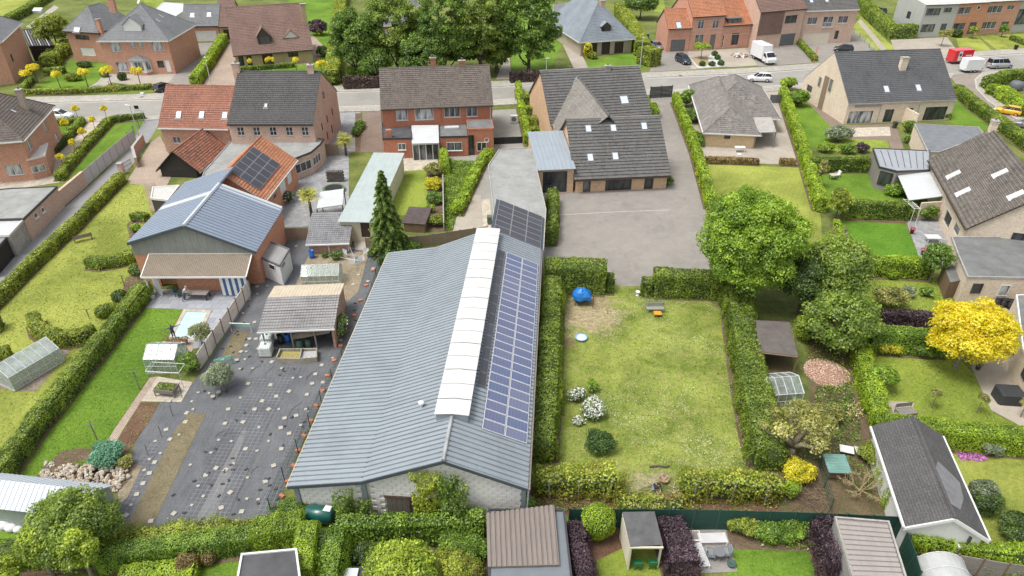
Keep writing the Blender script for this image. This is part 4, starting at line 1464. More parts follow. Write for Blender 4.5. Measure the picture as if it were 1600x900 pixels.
RT_BROWN=tiles('tiles_brown',(.17,.105,.085),var=.15,moss=.15,pale=.15,tw=.24)
RT_LICHEN=tiles('slates_lichen',(.14,.128,.12),var=.35,moss=.85,mosscol=(.27,.25,.21),tw=.3,th=.3,sharp=0)
RT_SLATE=tiles('slates',(.15,.155,.16),var=.15,moss=.2,mosscol=(.2,.2,.18),tw=.3,th=.28,sharp=0,pale=.15)
RT_SLATEB=tiles('slates_blue',(.17,.195,.22),var=.1,moss=0.,tw=.3,th=.28,sharp=0,pale=.08)
RT_BTILE=tiles('tiles_right_house',(.105,.092,.078),var=.3,moss=.3,mosscol=(.16,.145,.12),tw=.42,th=.42,gap=.03,pale=.12)
MET_BARN=MS_('barn_roof_sheet',(.245,.28,.302),.1,.5,.45)
MET_BLUE=MS_('blue_grey_sheet',(.22,.265,.33),.08,.5,.15)
MET_GREEN=MS_('green_grey_sheet',(.36,.415,.4),.08,.7,.3)
MET_LIGHT=MS_('light_sheet',(.5,.54,.58),.06,.5,.25)
MET_BROWN=MS_('brown_sheet',(.2,.17,.15),.12,.6,.3)
MET_FIBRE=MS_('old_fibre_cement',(.26,.215,.165),.2,.9,.5,(.25,5.))
MET_FIBREG=MS_('grey_fibre_cement',(.26,.255,.25),.12,.9,.5,(.3,4.))
ROOFING=plain('bitumen_roofing',(.16,.165,.16),.85,.25,.7,grime=.3)
ROOFDARK=plain('dark_roofing',(.06,.062,.066),.7,.25,.7,grime=.2,c2=(.1,.1,.105))
ROOFCONC=plain('roof_gravel_grey',(.29,.295,.28),.9,.18,.5,grime=.35)
BLACKWOOD=wood('black_boards',(.03,.026,.023),.35)
GW_=wood('grey_weathered_boards',(.25,.225,.2),.25)
BW_=wood('brown_boards',(.2,.13,.08),.3)
PALEWOOD=wood('pale_timber',(.55,.47,.36),.15)
GREYCLAD=wood('grey_green_cladding',(.25,.265,.24),.18,axis=1)
POLYC=plain('white_polycarbonate',(.52,.54,.54),.35,.06,.6,grime=.06)
ALU=plain('aluminium',(.6,.62,.62),.35,.1)
GHGLASS=glass_clear('greenhouse_glass',milk=.12)
GHMILK=glass_clear('whitewashed_glass',milk=.36)
def CR_(parent,name,quad,mat,rib=.2,amp=.03,t=.03,along='v',prof='sine'):
 a, b, c, d=[Vector(p)for p in quad]
 if along=='u':a, b, c, d=b, c, d, a
 n=(b-a).cross(d-a).normalized()
 if n.z<0:n=-n
 L=max((b-a).length,(c-d).length)
 k=max(4,int(L/rib))
 if prof=='sine':st=[(0,0),(.25,1),(.5,0),(.75,-1)]
 elif prof=='groove':st=[(0,1),(.64,1),(.7,-1),(.94,-1)]
 else:st=[(0,0),(.72,0),(.79,1),(.93,1)]
 k=min(k,260)
 ts=[(i+s)/k for i in range(k)for s,_ in st]+[1.]
 hs=[h for i in range(k)for _,h in st]+[0]
 mb=MB(mat)
 vs=[]
 for tt, h in zip(ts,hs):
  vs.append(a.lerp(b,tt)+n*(h*amp+amp));vs.append(d.lerp(c,tt)+n*(h*amp+amp))
 fs=[(2*i,2*i+2,2*i+3,2*i+1)for i in range(len(ts)-1)]
 m=len(vs)
 vs+=[a-n*t,b-n*t,c-n*t,d-n*t]
 fs+=[(m+3,m+2,m+1,m),(m,m+1,2*len(ts)-2,0),(m+2,m+3,1,2*len(ts)-1),(m+3,m,0,1),(m+1,m+2,2*len(ts)-1,2*len(ts)-2)]
 if(vs[2]-vs[0]).cross(vs[1]-vs[0]).z<0:fs=[tuple(reversed(f))for f in fs]
 mb.mesh(vs,fs)
 return mb.bu_(name,parent)
def SA_(parent,quad,nu,nv,mat,framem,gap=.03,th=.04,lift=.08,name='solar_panel',orient=None):
 a, b, c, d=[Vector(p)for p in quad]
 n=(b-a).cross(d-a).normalized()
 if n.z<0:n=-n
 u=(b-a).normalized();v=n.cross(u)
 w=(b-a).length/nu;h=(d-a).length/nv
 key=None
 for j in range(nv):
  for i in range(nu):
   p=a.lerp(b,(i+.5)/nu).lerp(d.lerp(c,(i+.5)/nu),(j+.5)/nv)+n*lift
   if key is None:
    x, y=w/2-gap/2, h/2-gap/2
    mb=MB(mat,framem)
    mb.box(-x,-y,0,x,y,th,1)
    mb.face([(-x+.035,-y+.035,th+.004),(x-.035,-y+.035,th+.004),(x-.035,y-.035,th+.004),(-x+.035,y-.035,th+.004)],0)
    key=mb.data(name)
    lay=key.uv_layers.new(name='cells')
    uv=[(0,0)]*len(key.loops)
    f=key.polygons[len(key.polygons)-1]
    for q, li in enumerate(f.loop_indices):uv[li]=[(0,0),(1,0),(1,1),(0,1)][q]
    lay.data.foreach_set('uv',[z for t_ in uv for z in t_])
   o=bpy.data.objects.new(name,key);link(o,parent)
   M=Matrix((u,v,n)).transposed().to_4x4();M.translation=p
   o.matrix_local=M
SOL_BLACK=solar('solar_black',(.045,.045,.052),(.06,.06,.066),1,1,.02,.3)
SOL_BLUE=solar('solar_blue',(.08,.098,.175),(.22,.25,.33),10,6,.1,.2)
SOLF_B=plain('panel_frame_black',(.1,.1,.105),.4,.1)
SOLF_A=plain('panel_frame_alu',(.62,.63,.65),.4,.05)
# ------------------------------------------------------------------ the long barn in the middle
ZL=2.9
bl=G(457,754,ZL);bl.z=0
bt=G(610,396,ZL);bt.z=0
bd=(bt-bl).normalized();bn=Vector((bd.y,-bd.x,0))
BL=(bt-bl).length
def bhit(px,py):
 r=ray(px,py);o=Vector((0,0,CAM_H));t=(bl-o).dot(bd)/r.dot(bd)
 p=o+r*t
 return(p-bl).dot(bn), p.z
kx, kz=bhit(566,747);ax, az=bhit(694,714.5);rx, rzz=bhit(822,757)
print('barn L%.1f kink %.2f %.2f apex %.2f %.2f right %.2f %.2f'%(BL,kx,kz,ax,az,rx,rzz))
barn=thing('barn','long barn with blue-grey ribbed metal roof and pale block gable','barn',bl,math.atan2(bn.y,bn.x))
Bm=Matrix.Translation(bl)@Matrix.Rotation(math.atan2(bn.y,bn.x),4,'Z');Bi=Bm.inverted()
BLOCKB=plain('pale_blockwork_back',(.58,.56,.52),.9,.12,.7,grime=.3)
mb=MB(BLOCKB)
i0=.15
P=[(i0,ZL-.1),(kx,kz-.1),(ax,az-.1),(rx-i0,rzz-.1)]
mb.face([(i0,.1,0),(rx-i0,.1,0)]+[(x,.1,z)for x,z in reversed(P)])
mb.face([(rx-i0,BL-.1,0),(i0,BL-.1,0)]+[(x,BL-.1,z)for x,z in P])
mb.face([(i0,BL-.1,0),(i0,.1,0),(i0,.1,ZL-.1),(i0,BL-.1,ZL-.1)])
mb.face([(rx-i0,.1,0),(rx-i0,BL-.1,0),(rx-i0,BL-.1,rzz-.1),(rx-i0,.1,rzz-.1)])
mb.bu_('wall',barn)
BLK=plain('pale_block',(.82,.8,.75),.9,.14,2.,grime=.3,bump=.004)
bw, bh=.6, .3
bme=MB(BLK).bevbox(-.29,0,0,.29,.09,.285,.012).data('block')
bmh=MB(BLK).bevbox(-.14,0,0,.14,.09,.285,.012).data('block')
def roofz(x):
 pts=[(0,ZL),(kx,kz),(ax,az),(rx,rzz)]
 for(x0,z0), (x1,z1)in zip(pts,pts[1:]):
  if x0<=x<=x1:return z0+(z1-z0)*(x-x0)/(x1-x0)
 return 0
HOLE=(6.1,0,9.2,1.9)
nb=0
for r_ in range(int(az/bh)+1):
 x=.32+(.3 if r_%2 else 0.)
 if r_%2:cand=[(.47,bmh)]
 else:cand=[]
 while x+.3<rx-.1:
  cand.append((x+.3,bme));x+=bw
 for xc, me_ in cand:
  z=r_*bh
  if z+bh>min(roofz(xc-.3),roofz(xc+.3))-.16:continue
  if abs(xc-kx)<.38:continue
  if HOLE[0]-.3<xc<HOLE[2]+.3 and z<HOLE[3]-.05:continue
  if nb>295:continue
  if z<.25:continue
  o=bpy.data.objects.new('block',me_);link(o,barn)
  o.location=(xc,.015-RND.uniform(0,.008),z);nb+=1
mb=MB(MET_BARN)
mb.box(-.02,-.06,0,.3,.1,ZL-.12).bu_('corner_post',barn)
MB(MET_BARN).box(kx-.14,-.05,0,kx+.14,.1,kz-.14).bu_('corner_post',barn)
MB(MET_BARN).box(rx-.3,-.06,0,rx,.1,rzz-.12).bu_('corner_post',barn)
RUST=plain('rusty_steel',(.12,.07,.05),.9,.3,2.)
mb=MB(RUST);mb.box(HOLE[0]-.1,-.03,HOLE[3],HOLE[2]+.1,.08,HOLE[3]+.14).box((HOLE[0]+HOLE[2])/2-.05,-.02,0,(HOLE[0]+HOLE[2])/2+.05,.08,HOLE[3]);mb.bu_('lintel',barn)
for k in range(9):
 x=HOLE[0]+(HOLE[2]-HOLE[0])*k/9
 MB(wood('old_door_boards',(.19,.17,.14),axis=1)).box(x+.01,.05,.05,x+(HOLE[2]-HOLE[0])/9-.01,.09,HOLE[3]).bu_('door_board',barn)
oh=.35
def rq(x0,z0,x1,z1):return[(x0,-oh,z0),(x0,BL+.2,z0),(x1,BL+.2,z1),(x1,-oh,z1)]
sl_l=(kz-ZL)/kx
CR_(barn,'roof',rq(-.25,ZL-.25*sl_l,kx,kz),MET_BARN,.42,.05,.12,'v','groove')
CR_(barn,'roof',rq(kx,kz,ax,az),MET_BARN,.42,.05,.12,'v','groove')
sl_r=(az-rzz)/(rx-ax)
CR_(barn,'roof',[(rx+.1,BL+.2,rzz-.1*sl_r),(rx+.1,-oh,rzz-.1*sl_r),(ax,-oh,az),(ax,BL+.2,az)],MET_BARN,.42,.05,.12,'v','groove')
VERGE=plain('dark_verge',(.07,.085,.1),.5,.15)
mb=MB(VERGE)
PR=[(-.25,ZL-.25*sl_l),(kx,kz),(ax,az),(rx+.1,rzz-.1*sl_r)]
for(x0,z0), (x1,z1)in zip(PR,PR[1:]):
 mb.mesh([(x0,-oh-.04,z0-.2),(x1,-oh-.04,z1-.2),(x1,-oh-.04,z1+.06),(x0,-oh-.04,z0+.06),(x0,-oh,z0-.2),(x1,-oh,z1-.2),(x1,-oh,z1+.06),(x0,-oh,z0+.06)],[(0,1,2,3),(7,6,5,4),(3,2,6,7),(1,0,4,5)])
mb.bu_('verge_trim',barn)
SLR=Slope([(rx,0,rzz),(rx,BL,rzz),(ax,BL,az),(ax,0,az)])
SLU=Slope([(kx,0,kz),(kx,BL,kz),(ax,BL,az),(ax,0,az)])
def barn_hit(px,py,sl):
 o=Bi@Vector((0,0,CAM_H));d=Bi.to_3x3()@ray(px,py)
 return o+d*((sl.poly[0]-o).dot(sl.n)/d.dot(sl.n))
MB(plain('ridge_steel',(.33,.34,.34),.6,.2)).tube([(ax,-oh,az+.1),(ax,4.6,az+.1)],[.14,.14],6).bu_('ridge_cap',barn)
MB(MET_BROWN).box(rx+.08,-oh,rzz-.22,rx+.28,BL,rzz-.06).bu_('gutter',barn)
MB(PALEWOOD).box(-.36,-oh,ZL-.2,-.26,BL,ZL-.04).bu_('gutter',barn)
MB(MET_LIGHT).tube([(rx+.2,.2,rzz-.2),(rx+.15,0.,rzz-.8),(rx+.05,-.08,0)],.06,6).bu_('downpipe',barn)
y0=barn_hit(707,650,SLR).y;y1=BL-.3
y0=(Bi@G(707,646,az+.4)).y
hw=1.07
mb=MB(plain('ridge_light_upstand',(.3,.33,.35),.6,.15))
mb.box(ax-hw,y0,az-.5,ax-hw+.06,y1,az+.28).box(ax+hw-.06,y0,az-.5,ax+hw,y1,az+.28).box(ax-hw+.06,y0,az-.4,ax+hw-.06,y0+.06,az+.28)
mb.bu_('ridge_light_frame',barn)
PAN=plain('milky_sheet',(.56,.555,.53),.5,.05,.5,grime=.12)
n=17;st=(y1-y0+.2)/n
pm=MB(PAN);pm.slab([(-hw-.1,.03,0),(0,.03,.1),(0,st-.03,.1),(-hw-.1,st-.03,0)],.03).slab([(0,.03,.1),(hw+.1,.03,0),(hw+.1,st-.03,0),(0,st-.03,.1)],.03)
pme=pm.data('skylight_panel')
for k in range(n):
 o=bpy.data.objects.new('skylight_panel',pme);link(o,barn);o.location=(ax,y0-.1+k*st,az+.33+(.012 if k%2 else 0))
q=[barn_hit(*p,SLR)for p in((755,675),(818,694),(843,411),(787,401))]
v_=(q[3].y-q[0].y)
def onr(x,y):return Vector((x,y,az-(x-ax)*sl_r))+SLR.n*.09
xa=(q[0].x+q[3].x)/2;xb=(q[1].x+q[2].x)/2;ya=(q[0].y+q[1].y)/2;yb=(q[2].y+q[3].y)/2
print('blue array',xa,xb,ya,yb,'slope',sl_r,'hw',ax+hw)
SA_(barn,[onr(xb,ya),onr(xb,yb),onr(xa,yb),onr(xa,ya)],24,2,SOL_BLUE,SOLF_A,.05)
xc=ax+hw+.12
q=barn_hit(742,603,SLR);q2=barn_hit(775,391,SLR)
SA_(barn,[onr(xa-.12,q.y),onr(xa-.12,q2.y),onr(max(xc,xa-1.25),q2.y),onr(max(xc,xa-1.25),q.y)],13,1,SOL_BLACK,plain('panel_frame_dark',(.2,.2,.21),.4),.05)
p=barn_hit(659,637,SLU)
MB(WHITE).lathe([(.09,-.2),(.09,.35),(.2,.38),(.22,.5),(.14,.58),(.01,.6)],12,0,(p.x,p.y,p.z)).bu_('roof_vent',barn)
store=Flat('storage_building','flat grey-roofed store joining the barn to the gravel yard','storage building',[(763,259),(780,234),(831,231),(853,328),(849,392),(776,375)],3.5,REND_GREY,ROOFCONC,CONC)
e_=[barn_hit(*p,SLR)for p in((773,366),(844,388),(848,333),(776,318))]
x0, x1, y0, y1=(e_[0].x+e_[3].x)/2, (e_[1].x+e_[2].x)/2, (e_[0].y+e_[1].y)/2, (e_[2].y+e_[3].y)/2
y0=max(y0,BL+.35)
print('rear array',x0,x1,y0,y1)
dz=lambda x, d:(x,az-(x-ax)*sl_r-d)
MB(VERGE).mesh([(x,y,z-k)for k in(.08,.3)for x,z in(dz(x0-.3,0),dz(x1+.25,0))for y in(y0-.2,y1+.2)],[(0,2,3,1),(4,5,7,6),(0,4,6,2),(1,3,7,5),(2,6,7,3),(0,1,5,4)]).bu_('rear_roof',barn)
SA_(barn,[onr(x1,y0),onr(x1,y1),onr(x0,y1),onr(x0,y0)],6,3,SOL_BLACK,plain('panel_frame_grey',(.32,.32,.33),.4),.03,lift=-.03)
store.door(0,764,300,767,330,'slab',DOORG)
# ------------------------------------------------------------------ red brick pair of houses
h=House('semi_detached_houses','pair of red brick houses with brown-grey tiled roof and a white lean-to','house',(596,168,6.),(769,161.5,6.),BR_RED,RT_BROWNGREY,he=6.,ridge=(592,108.5),pitch=38,oe=.35,trim=WHITE)
for(a,b,c,d,k,g)in((619,171,637,188,'2',GP_),(648,170,677,187,'3',GP_),(694,168,719,183,'3',GLASS),(729,167,746,182,'2',GLASS)):
 h.win('F',a,b,c,d,k,WHITE,g,WHITE)
h.downpipe(766,165,190);h.downpipe(595,170,200,mat=DARKF);h.downpipe(688,168,190,mat=BR_RED)
h.finish(gutmat=BROWNF)
h.chimney(677,103,.8,.5,1.1,BR_RED,0,pots=2)
h.chimney(722,104,.9,.5,.8,BR_RED,0,pots=1)
ea=Flat('x','','',[(597,194),(643,193),(643,216),(598,217)],3.,BR_RED,ROOFDARK,DARKF,parent=h)
ea.win(0,622,224,634,234,'2',WHITE,GLASS,WHITE)
eb=Flat('x','','',[(686,190),(729,189),(731,213),(687,214)],3.,BR_RED,ROOFING,DARKF,parent=h)
eb.win(0,698,222,722,235,'2',WHITE,GLASS,WHITE)
ec=Flat('x','','',[(729.5,188),(768,187),(771,201),(731,202)],3.9,BR_RED,ROOFING,BR_RED,parent=h)
ec.door(0,733,211,741,243,'1x2',GD_,DARKF);ec.win(0,745,222,760,236,'2',WHITE,GD_)
L=[h.Mi@G(*p)for p in((643.5,224.5,2.6),(686,223.5,2.6),(685,195.5,3.3),(643,196,3.3))]
mb=MB(POLYC)
CR_(h.e,'lean_to_roof',L,POLYC,.5,.02,.04,'u','trap')
fl=[h.Mi@G(647,247),h.Mi@G(684,246)]
MBw=MB(BR_RED)
y_=L[0].y+.15
h2e=L[0].x, L[1].x
mb=MB(WHITE)
mb.box(h2e[0],y_,0,h2e[0]+.12,y_+.1,2.5).box(h2e[1]-.12,y_,0,h2e[1],y_+.1,2.5).box(h2e[0]+.12,y_,2.3,h2e[1]-.12,y_+.1,2.5)
for k in range(1,4):
 x=h2e[0]+(h2e[1]-h2e[0])*k/4
 mb.box(x-.05,y_+.01,0,x+.05,y_+.09,2.3)
fo=mb.bu_('glazed_front',h.e)
MB(GLASS).box(h2e[0]+.12,y_+.04,.03,h2e[1]-.12,y_+.06,2.3).bu_('pane',fo)
o=ea.L[0]if False else None
aw=[ec.L[0],ec.L[1]]
p=h.Mi@G(742,204,2.9)
MB(plain('awning_cloth',(.5,.43,.33),.9)).slab([(p.x-1.,p.y-1.1,2.55),(p.x+1.,p.y-1.1,2.55),(p.x+1.,p.y,3.),(p.x-1.,p.y,3.)],.05).bu_('awning',h.e)
p=h.Mi@G(706,199,3.1)
MB(POLYC).bevbox(p.x-1.1,p.y-.35,3.,p.x+1.1,p.y+.35,3.28,.1).bu_('rooflight',h.e)
p=h.Mi@G(760,218,2.2)
mb=MB(WHITE);mb.lathe([(.02,0),(.25,.05),(.38,.14),(.36,.15),(.24,.07),(.02,.03)],12)
mb.v=[(x,-z-.1,y)for x,y,z in mb.v]
d_=mb.bu_('satellite_dish',h.e);d_.location=(p.x,p.y-.05,2.2)
cx=h.Mi@G(608,214,3.)
MB(BR_RED).box(cx.x-.4,cx.y-.3,2.9,cx.x+.4,cx.y+.3,4.1).bu_('chimney',h.e)
# ------------------------------------------------------------------ grey-roofed complex right of it
h=House('bungalow','low ochre brick bungalow with ribbed dark grey roofs in three parts','bungalow',(899,301),(1040,294.5),BR_OCHRE,RT_GREY,eave=276,ridge=(893,187),pitch=36,oe=.5,og=.35,trim=DARKF,course=.5,lift=.1)
h.win('F',911,277,923,300,'1',DARKF,GLASS);LICH=tiles('tiles_lichen_ridge',(.2,.19,.165),var=.2,moss=.5,mosscol=(.3,.29,.24),tw=.3)
h.win('F',946,275,987,298,'2',DARKF,GD_,name='glazed_door');h.win('F',1007,273,1021,296,'1',DARKF,GD_,name='glazed_door')
h.finish(gutmat=BROWNF,capmat=LICH)
for x, y in((919,202),(958,201),(1006,198)):h.skylight(x,y,.85,1.15)
for x, y in((922,247),(961,245)):h.skylight(x,y,.85,1.2)
zb=3.2
w=House('x','','',(862,196,zb),(1018,186,zb),BR_OCHRE,RT_GREY,he=zb,ridge=(858,111),pitch=36,oe=.2,og=.2,trim=DARKF,course=.5,lift=.1)
w.finish(gutter=False,capmat=LICH)
w.skylight(975,157,1.3,1.5)
w.chimney(950,113,.9,.6,.9,CONC,0)
w.winm('L',w.D*.3,1,w.D*.3+1.2,2.2,'2',BROWNF)
zr=w.hr;w0_=w
merge(w,h)
cw=[h.Mi@G(*p)for p in((866,208,3.),(905,121,zr-.25),(928,190,zr-.6),(956,187,3.4))]
mb=MB(tiles('tiles_pale_streaked',(.16,.148,.13),var=.2,moss=.3,mosscol=(.24,.22,.19),pale=.4,tw=.3),DARKF)
T_=h.Mi@w0_.M@w0_.hit(902,121,w0_.slopes[0]);T_.z+=.12
Lb=h.Mi@G(862,192,3.25);Rb=h.Mi@G(957,190,3.25)
xr_=T_.x+.9
F_=Vector((xr_,6.2,T_.z-.25));Lf=Vector((Lb.x-.2,6.2,3.25));Rf=Vector((Rb.x+.4,6.2,3.3))
for tri in((T_,Lb,Lf),(T_,Lf,F_),(T_,F_,Rf),(T_,Rf,Rb)):lay_courses(mb,Slope(tri),.5,.08,.1)
mb.bu_('roof',h.e)
MB(BR_OCHRE).prism([(Lb.x+.1,6.4),(Rb.x-.2,6.4),(Rb.x-.2,Rb.y+1),(Lb.x+.1,Lb.y+1)],0,3.1).bu_('wall',h.e)
tb=MB(RT_GREY)
for k in range(14):tb.tube([F_.lerp(T_,k/14)+Vector((0,0,.08)),F_.lerp(T_,(k+1.1)/14)+Vector((0,0,.08))],.13,6)
SB_(tb,'ridge_cap',h.e)
tb=MB(ZINC);tb.tube([Lb+Vector((0,0,.15)),T_+Vector((0,0,.1))],.09,5).tube([Rb+Vector((0,0,.15)),T_+Vector((0,0,.1))],.09,5);SB_(tb,'valley_flashing',h.e)
w=House('x','','',(842,265,3.4),(897,262.5,3.4),BR_OCHRE,MET_BLUE,he=3.4,rtype='mono',D=9.,rise=1.3,course=99)
q=[w.hit(*p,w.slopes[0])for p in((841,265),(898,262),(888,204.5),(829,206))]
w.D=(q[2].y+q[3].y)/2;w.hr=w.he+1.3*w.D/9
w.slopes=w.make_slopes()if False else w.slopes
w.rise=w.hr-w.he
w.win('F',848,268,886,301,'2x2',DARKF,GD_,name='glazed_wall')
w.walls()
CR_(w.e,'roof',[(-.2,-.4,3.42),(w.W+.2,-.4,3.42),(w.W+.2,w.D,w.hr+.02),(-.2,w.D,w.hr+.02)],MS_('standing_seam_blue',(.27,.31,.345),.08),.5,.035,.05,'v','trap')
merge(w,h)
# ------------------------------------------------------------------ bungalow with lichened hipped roof
h=House('hipped_bungalow','yellow rendered bungalow under a lichen-spotted hipped slate roof','bungalow',(1101,228),(1178,231.5),BR_YELLOW,RT_LICHEN,eave=203,rtype='hip',D=15,pitch=34,oe=.55,trim=WHITE)
h.D=max(10,(h.Mi@G(1079,131,h.he)).y-.5);h.rise=h.W/2*math.tan(math.radians(34));h.hr=h.he+h.rise;h.slopes=h.make_slopes()
h.win('F',1132,204,1142,217,'1',DARKF,GD_);h.finish()
b0=proj(h.M@Vector((0,h.D*.32,0)));b1=proj(h.M@Vector((11.6,h.D*.32,0)))
w=House('x','','',b0,b1,BR_YELLOW,RT_LICHEN,he=h.he,rtype='hip',D=h.D*.68,pitch=31,oe=.5,trim=WHITE)
w.win('F',1190,180,1203,200,'2',BROWNF,GD_);w.finish()
merge(w,h)
q=[h.Mi@G(*p,2.5)for p in((1182,207),(1213,206),(1206,183),(1178,183))]
MB(CONC).prism([(p.x,p.y)for p in q],2.38,2.5).bu_('porch_roof',h.e)
mb=MB(GW_)
for p in(q[0],q[1]):mb.box(p.x-.07,p.y+.1,0,p.x+.07,p.y+.24,2.38)
SB_(mb,'porch_post',h.e)
# ------------------------------------------------------------------ new house with anthracite roof
h=House('new_houses','wide new semi-detached house with anthracite tiles and pale bricks','house',(1317,194),(1483,187),BR_BEIGE,RT_ANTHR,eave=162,D=12,rise=4,oe=.1,og=.02,trim=CONC)
h.D=(h.Mi@G(1272,150)).y
h.rise=HA_(h.M@Vector((0,h.D/2,0)),83)-h.he;h.hr=h.he+h.rise;h.slopes=h.make_slopes()
print('hip D%.1f'%0,'new house D%.1f hr%.1f'%(h.D,h.hr))
h.win('F',1325,174,1362,195,'2',DARKF,GP_,name='sliding_door');h.win('F',1381,171,1395,192,'1',DARKF,GD_,name='glazed_door')
h.win('F',1413,169,1425,184,'1',DARKF,GD_);h.win('F',1444,167,1478,188,'3',DARKF,GD_,name='sliding_door')
h.winm('L',1.5,1.6,3.3,2.7,'1',DARKF,GD_)
h.box('cladding_strip','F',1336,164,1377,167,.1,plain('awning_box',(.3,.29,.28)))
h.downpipe(1377,165,194);h.downpipe(1437,163,190)
h.winm('L',h.D*.55,3.5,h.D*.55+1.,5.6,'1',PALEWOOD,GLASS);h.winm('L',h.D*.32,3.3,h.D*.32+.9,5.,'1',PALEWOOD,GLASS)
MB(wood('brown_wall_panel',(.27,.19,.13),axis=1)).box(-.05,h.D*.47,.02,.02,h.D*.57,h.he+2.2).bu_('door_panel',h.e)
h.finish()
h.chimney(1410,112,1.1,.7,2.2,BR_BEIGE,0,pots=0)
h.skylight(1384,140,.95,1.3);h.skylight(1434,138,.95,1.3)
pw=h.Mi@G(1409,190);mb=MB(BR_BEIGE);mb.box(pw.x-.12,pw.y-3.5,0,pw.x+.12,0,2.4).bu_('party_wall',h.e)
# ------------------------------------------------------------------ right-edge house with big brown roof
h=House('gabled_house','pale house with steep brown tiled roof and four white roof windows, right edge','house',(1455,250,3.9),(1514,356,3.9),BR_BEIGE,RT_BTILE,he=3.9,ridge=(1551,205),pitch=40,oe=.25,og=.2,trim=BROWNF,course=.42,lift=.08)
h.win('F',1474,328,1487,357,'2',GREYF,GD_,name='sliding_door');h.win('F',1489,348,1500,368,'1',GREYF,GLASS,name='sliding_door')
h.winm('R',h.D*.38,2.4,h.D*.38+1.2,4.,'1',DARKF,GD_,proud=True)
h.finish()
for x, y in((1492,274),(1507,301),(1565,272),(1590,306)):h.skylight(x,y,.95,1.35,0,WHITE,POLYC)
h.chimney(1543,208,.9,.7,1.6,BR_BEIGE,0,pots=1)
an=Flat('flat_annex','pale brick annex with grey flat roof below the brown-roofed house','annex',[(1487,371),(1700,371),(1720,437),(1512,433),(1497,398)],3.2,BR_BEIGE,ROOFING,CONC)
ob=[i for i in range(5)]
for i in range(5):
 a, b=an.P[i], an.P[(i+1)%5]
 if abs(b.y-a.y)<1.5 and b.x>a.x and a.y<75:an.win(i,1518,443,1534,458,'1',DARKF,GD_);an.win(i,1560,445,1576,462,'1',WHITE,GP_)
an2=Flat('garden_wing','pale brick wing with dark windows beside the yellow tree and grey patio','house',[(1588,462),(1720,455),(1720,640),(1625,600),(1598,545)],3.,BR_BEIGE,ROOFING,WHITE)
for i in range(5):
 a, b=an2.P[i], an2.P[(i+1)%5]
 if b.y<a.y-.5 and a.x<60:an2.win(i,1578,525,1590,560,'1',DARKF,GD_);an2.win(i,1597,565,1608,600,'1',DARKF,GD_)
gr=Flat('garden_room','grey timber garden room with zinc seam roof and glass corner','garden room',[(1364,232),(1453,236),(1452,266),(1402,268),(1374,261)],3.,GW_,ZINC,DARKF)
c_=gr.c
mb=MB(DARKF)
for k in range(1,8):
 a=gr.loc(G(1364+89*k/8,232+4*k/8,3));b=gr.loc(G(1376+77*k/8,262+5*k/8,3))
 d=(b-a);a=a+d*.06;b=a+d*.86
 mb.tube([(a.x,a.y,3.03),(b.x,b.y,3.03)],.035,4)
SB_(mb,'roof_seam',gr.e)
for i in range(5):
 a, b=gr.P[i], gr.P[(i+1)%5]
 if b.y<a.y-2 and a.x<37 and b.x<40:gr.win(i,1354,250,1364,286,'2',DARKF,GLASS,name='glazed_wall')
 elif b.x>a.x+1 and b.y<92:gr.win(i,1372,268,1394,291,'2',DARKF,GD_,name='glazed_wall')
aw=thing('patio_awning','white ribbed patio awning between the garden room and the brown-roofed house','awning',G(1440,318))
Q=[G(*p)-aw.location for p in((1420,313,2.4),(1478,306,2.8),(1448,260,2.8),(1400,268,2.4))]
for p, z in zip(Q,(2.4,2.8,2.8,2.4)):p.z=z
CR_(aw,'canopy',Q,POLYC,1.1,.025,.06,'u','trap')
mb=MB(WHITE)
for p in Q:mb.box(p.x-.06,p.y-.06,0,p.x+.06,p.y+.06,p.z-.1)
SB_(mb,'post',aw)
a, b=Q[0], Q[1]
MB(BR_BEIGE).prism([(a.x+1.5,a.y-.35),(b.x-.3,b.y-.35),(b.x-.3,b.y-.15),(a.x+1.5,a.y-.15)],0,2.2).bu_('screen_wall',aw)
Flat('flat_garage','dark flat-roofed garage below the new house','garage',[(1429,194),(1528,199),(1543,216),(1505,224),(1468,238),(1450,238)],3.,BR_BEIGE,plain('garage_roofing',(.17,.18,.19),.7,.2),CONC)
Flat('small_shed','little weathered timber shed beside the small tree and flat annex','shed',[(1474,414),(1497,411),(1506,437),(1485,441)],2.,BW_,ROOFING)
# ------------------------------------------------------------------ white shed lower right
h=House('white_shed','long white shed with black bitumen roof and a pale patched streak','shed',(1421,820,2.6),(1537,838,2.6),plain('white_render',(.66,.655,.63),.9,.06,.8,grime=.15),tiles('bitumen_shingles',(.062,.06,.06),var=.15,moss=.15,mosscol=(.11,.1,.09),tw=.5,th=.18,sharp=0,pale=.2),he=2.6,rtype='gy',D=12,rise=1.25,oe=.25,og=.15,trim=WHITE,course=.5,lift=.012)
h.D=(h.Mi@G(1377,669,2.6)).y;h.slopes=h.make_slopes()
print('white shed D %.1f'%h.D)
h.walls();h.roof(gutmat=WHITE)
bb=MB(WHITE)
for x0, z0, x1, z1 in((-.3,2.38,h.W/2,h.hr),(h.W/2,h.hr,h.W+.3,2.38)):
 bb.mesh([(x0,-.24,z0-.12),(x1,-.24,z1-.12),(x1,-.24,z1+.12),(x0,-.24,z0+.12),(x0,-.16,z0-.12),(x1,-.16,z1-.12),(x1,-.16,z1+.12),(x0,-.16,z0+.12)],[(0,1,2,3),(3,2,6,7),(7,6,5,4),(1,0,4,5)])
SB_(bb,'bargeboard',h.e)
sl=h.slopes[1]
pts=[h.hit(*p,sl)for p in((1463,722),(1475,733),(1497,755),(1503,780),(1498,798),(1485,790),(1478,785),(1472,768),(1461,745),(1460,730))]
MB(plain('roof_patch_coating',(.2,.2,.205),.7,.2,2.)).face([p+sl.n*.125 for p in pts]).bu_('roof_patch',h.e)
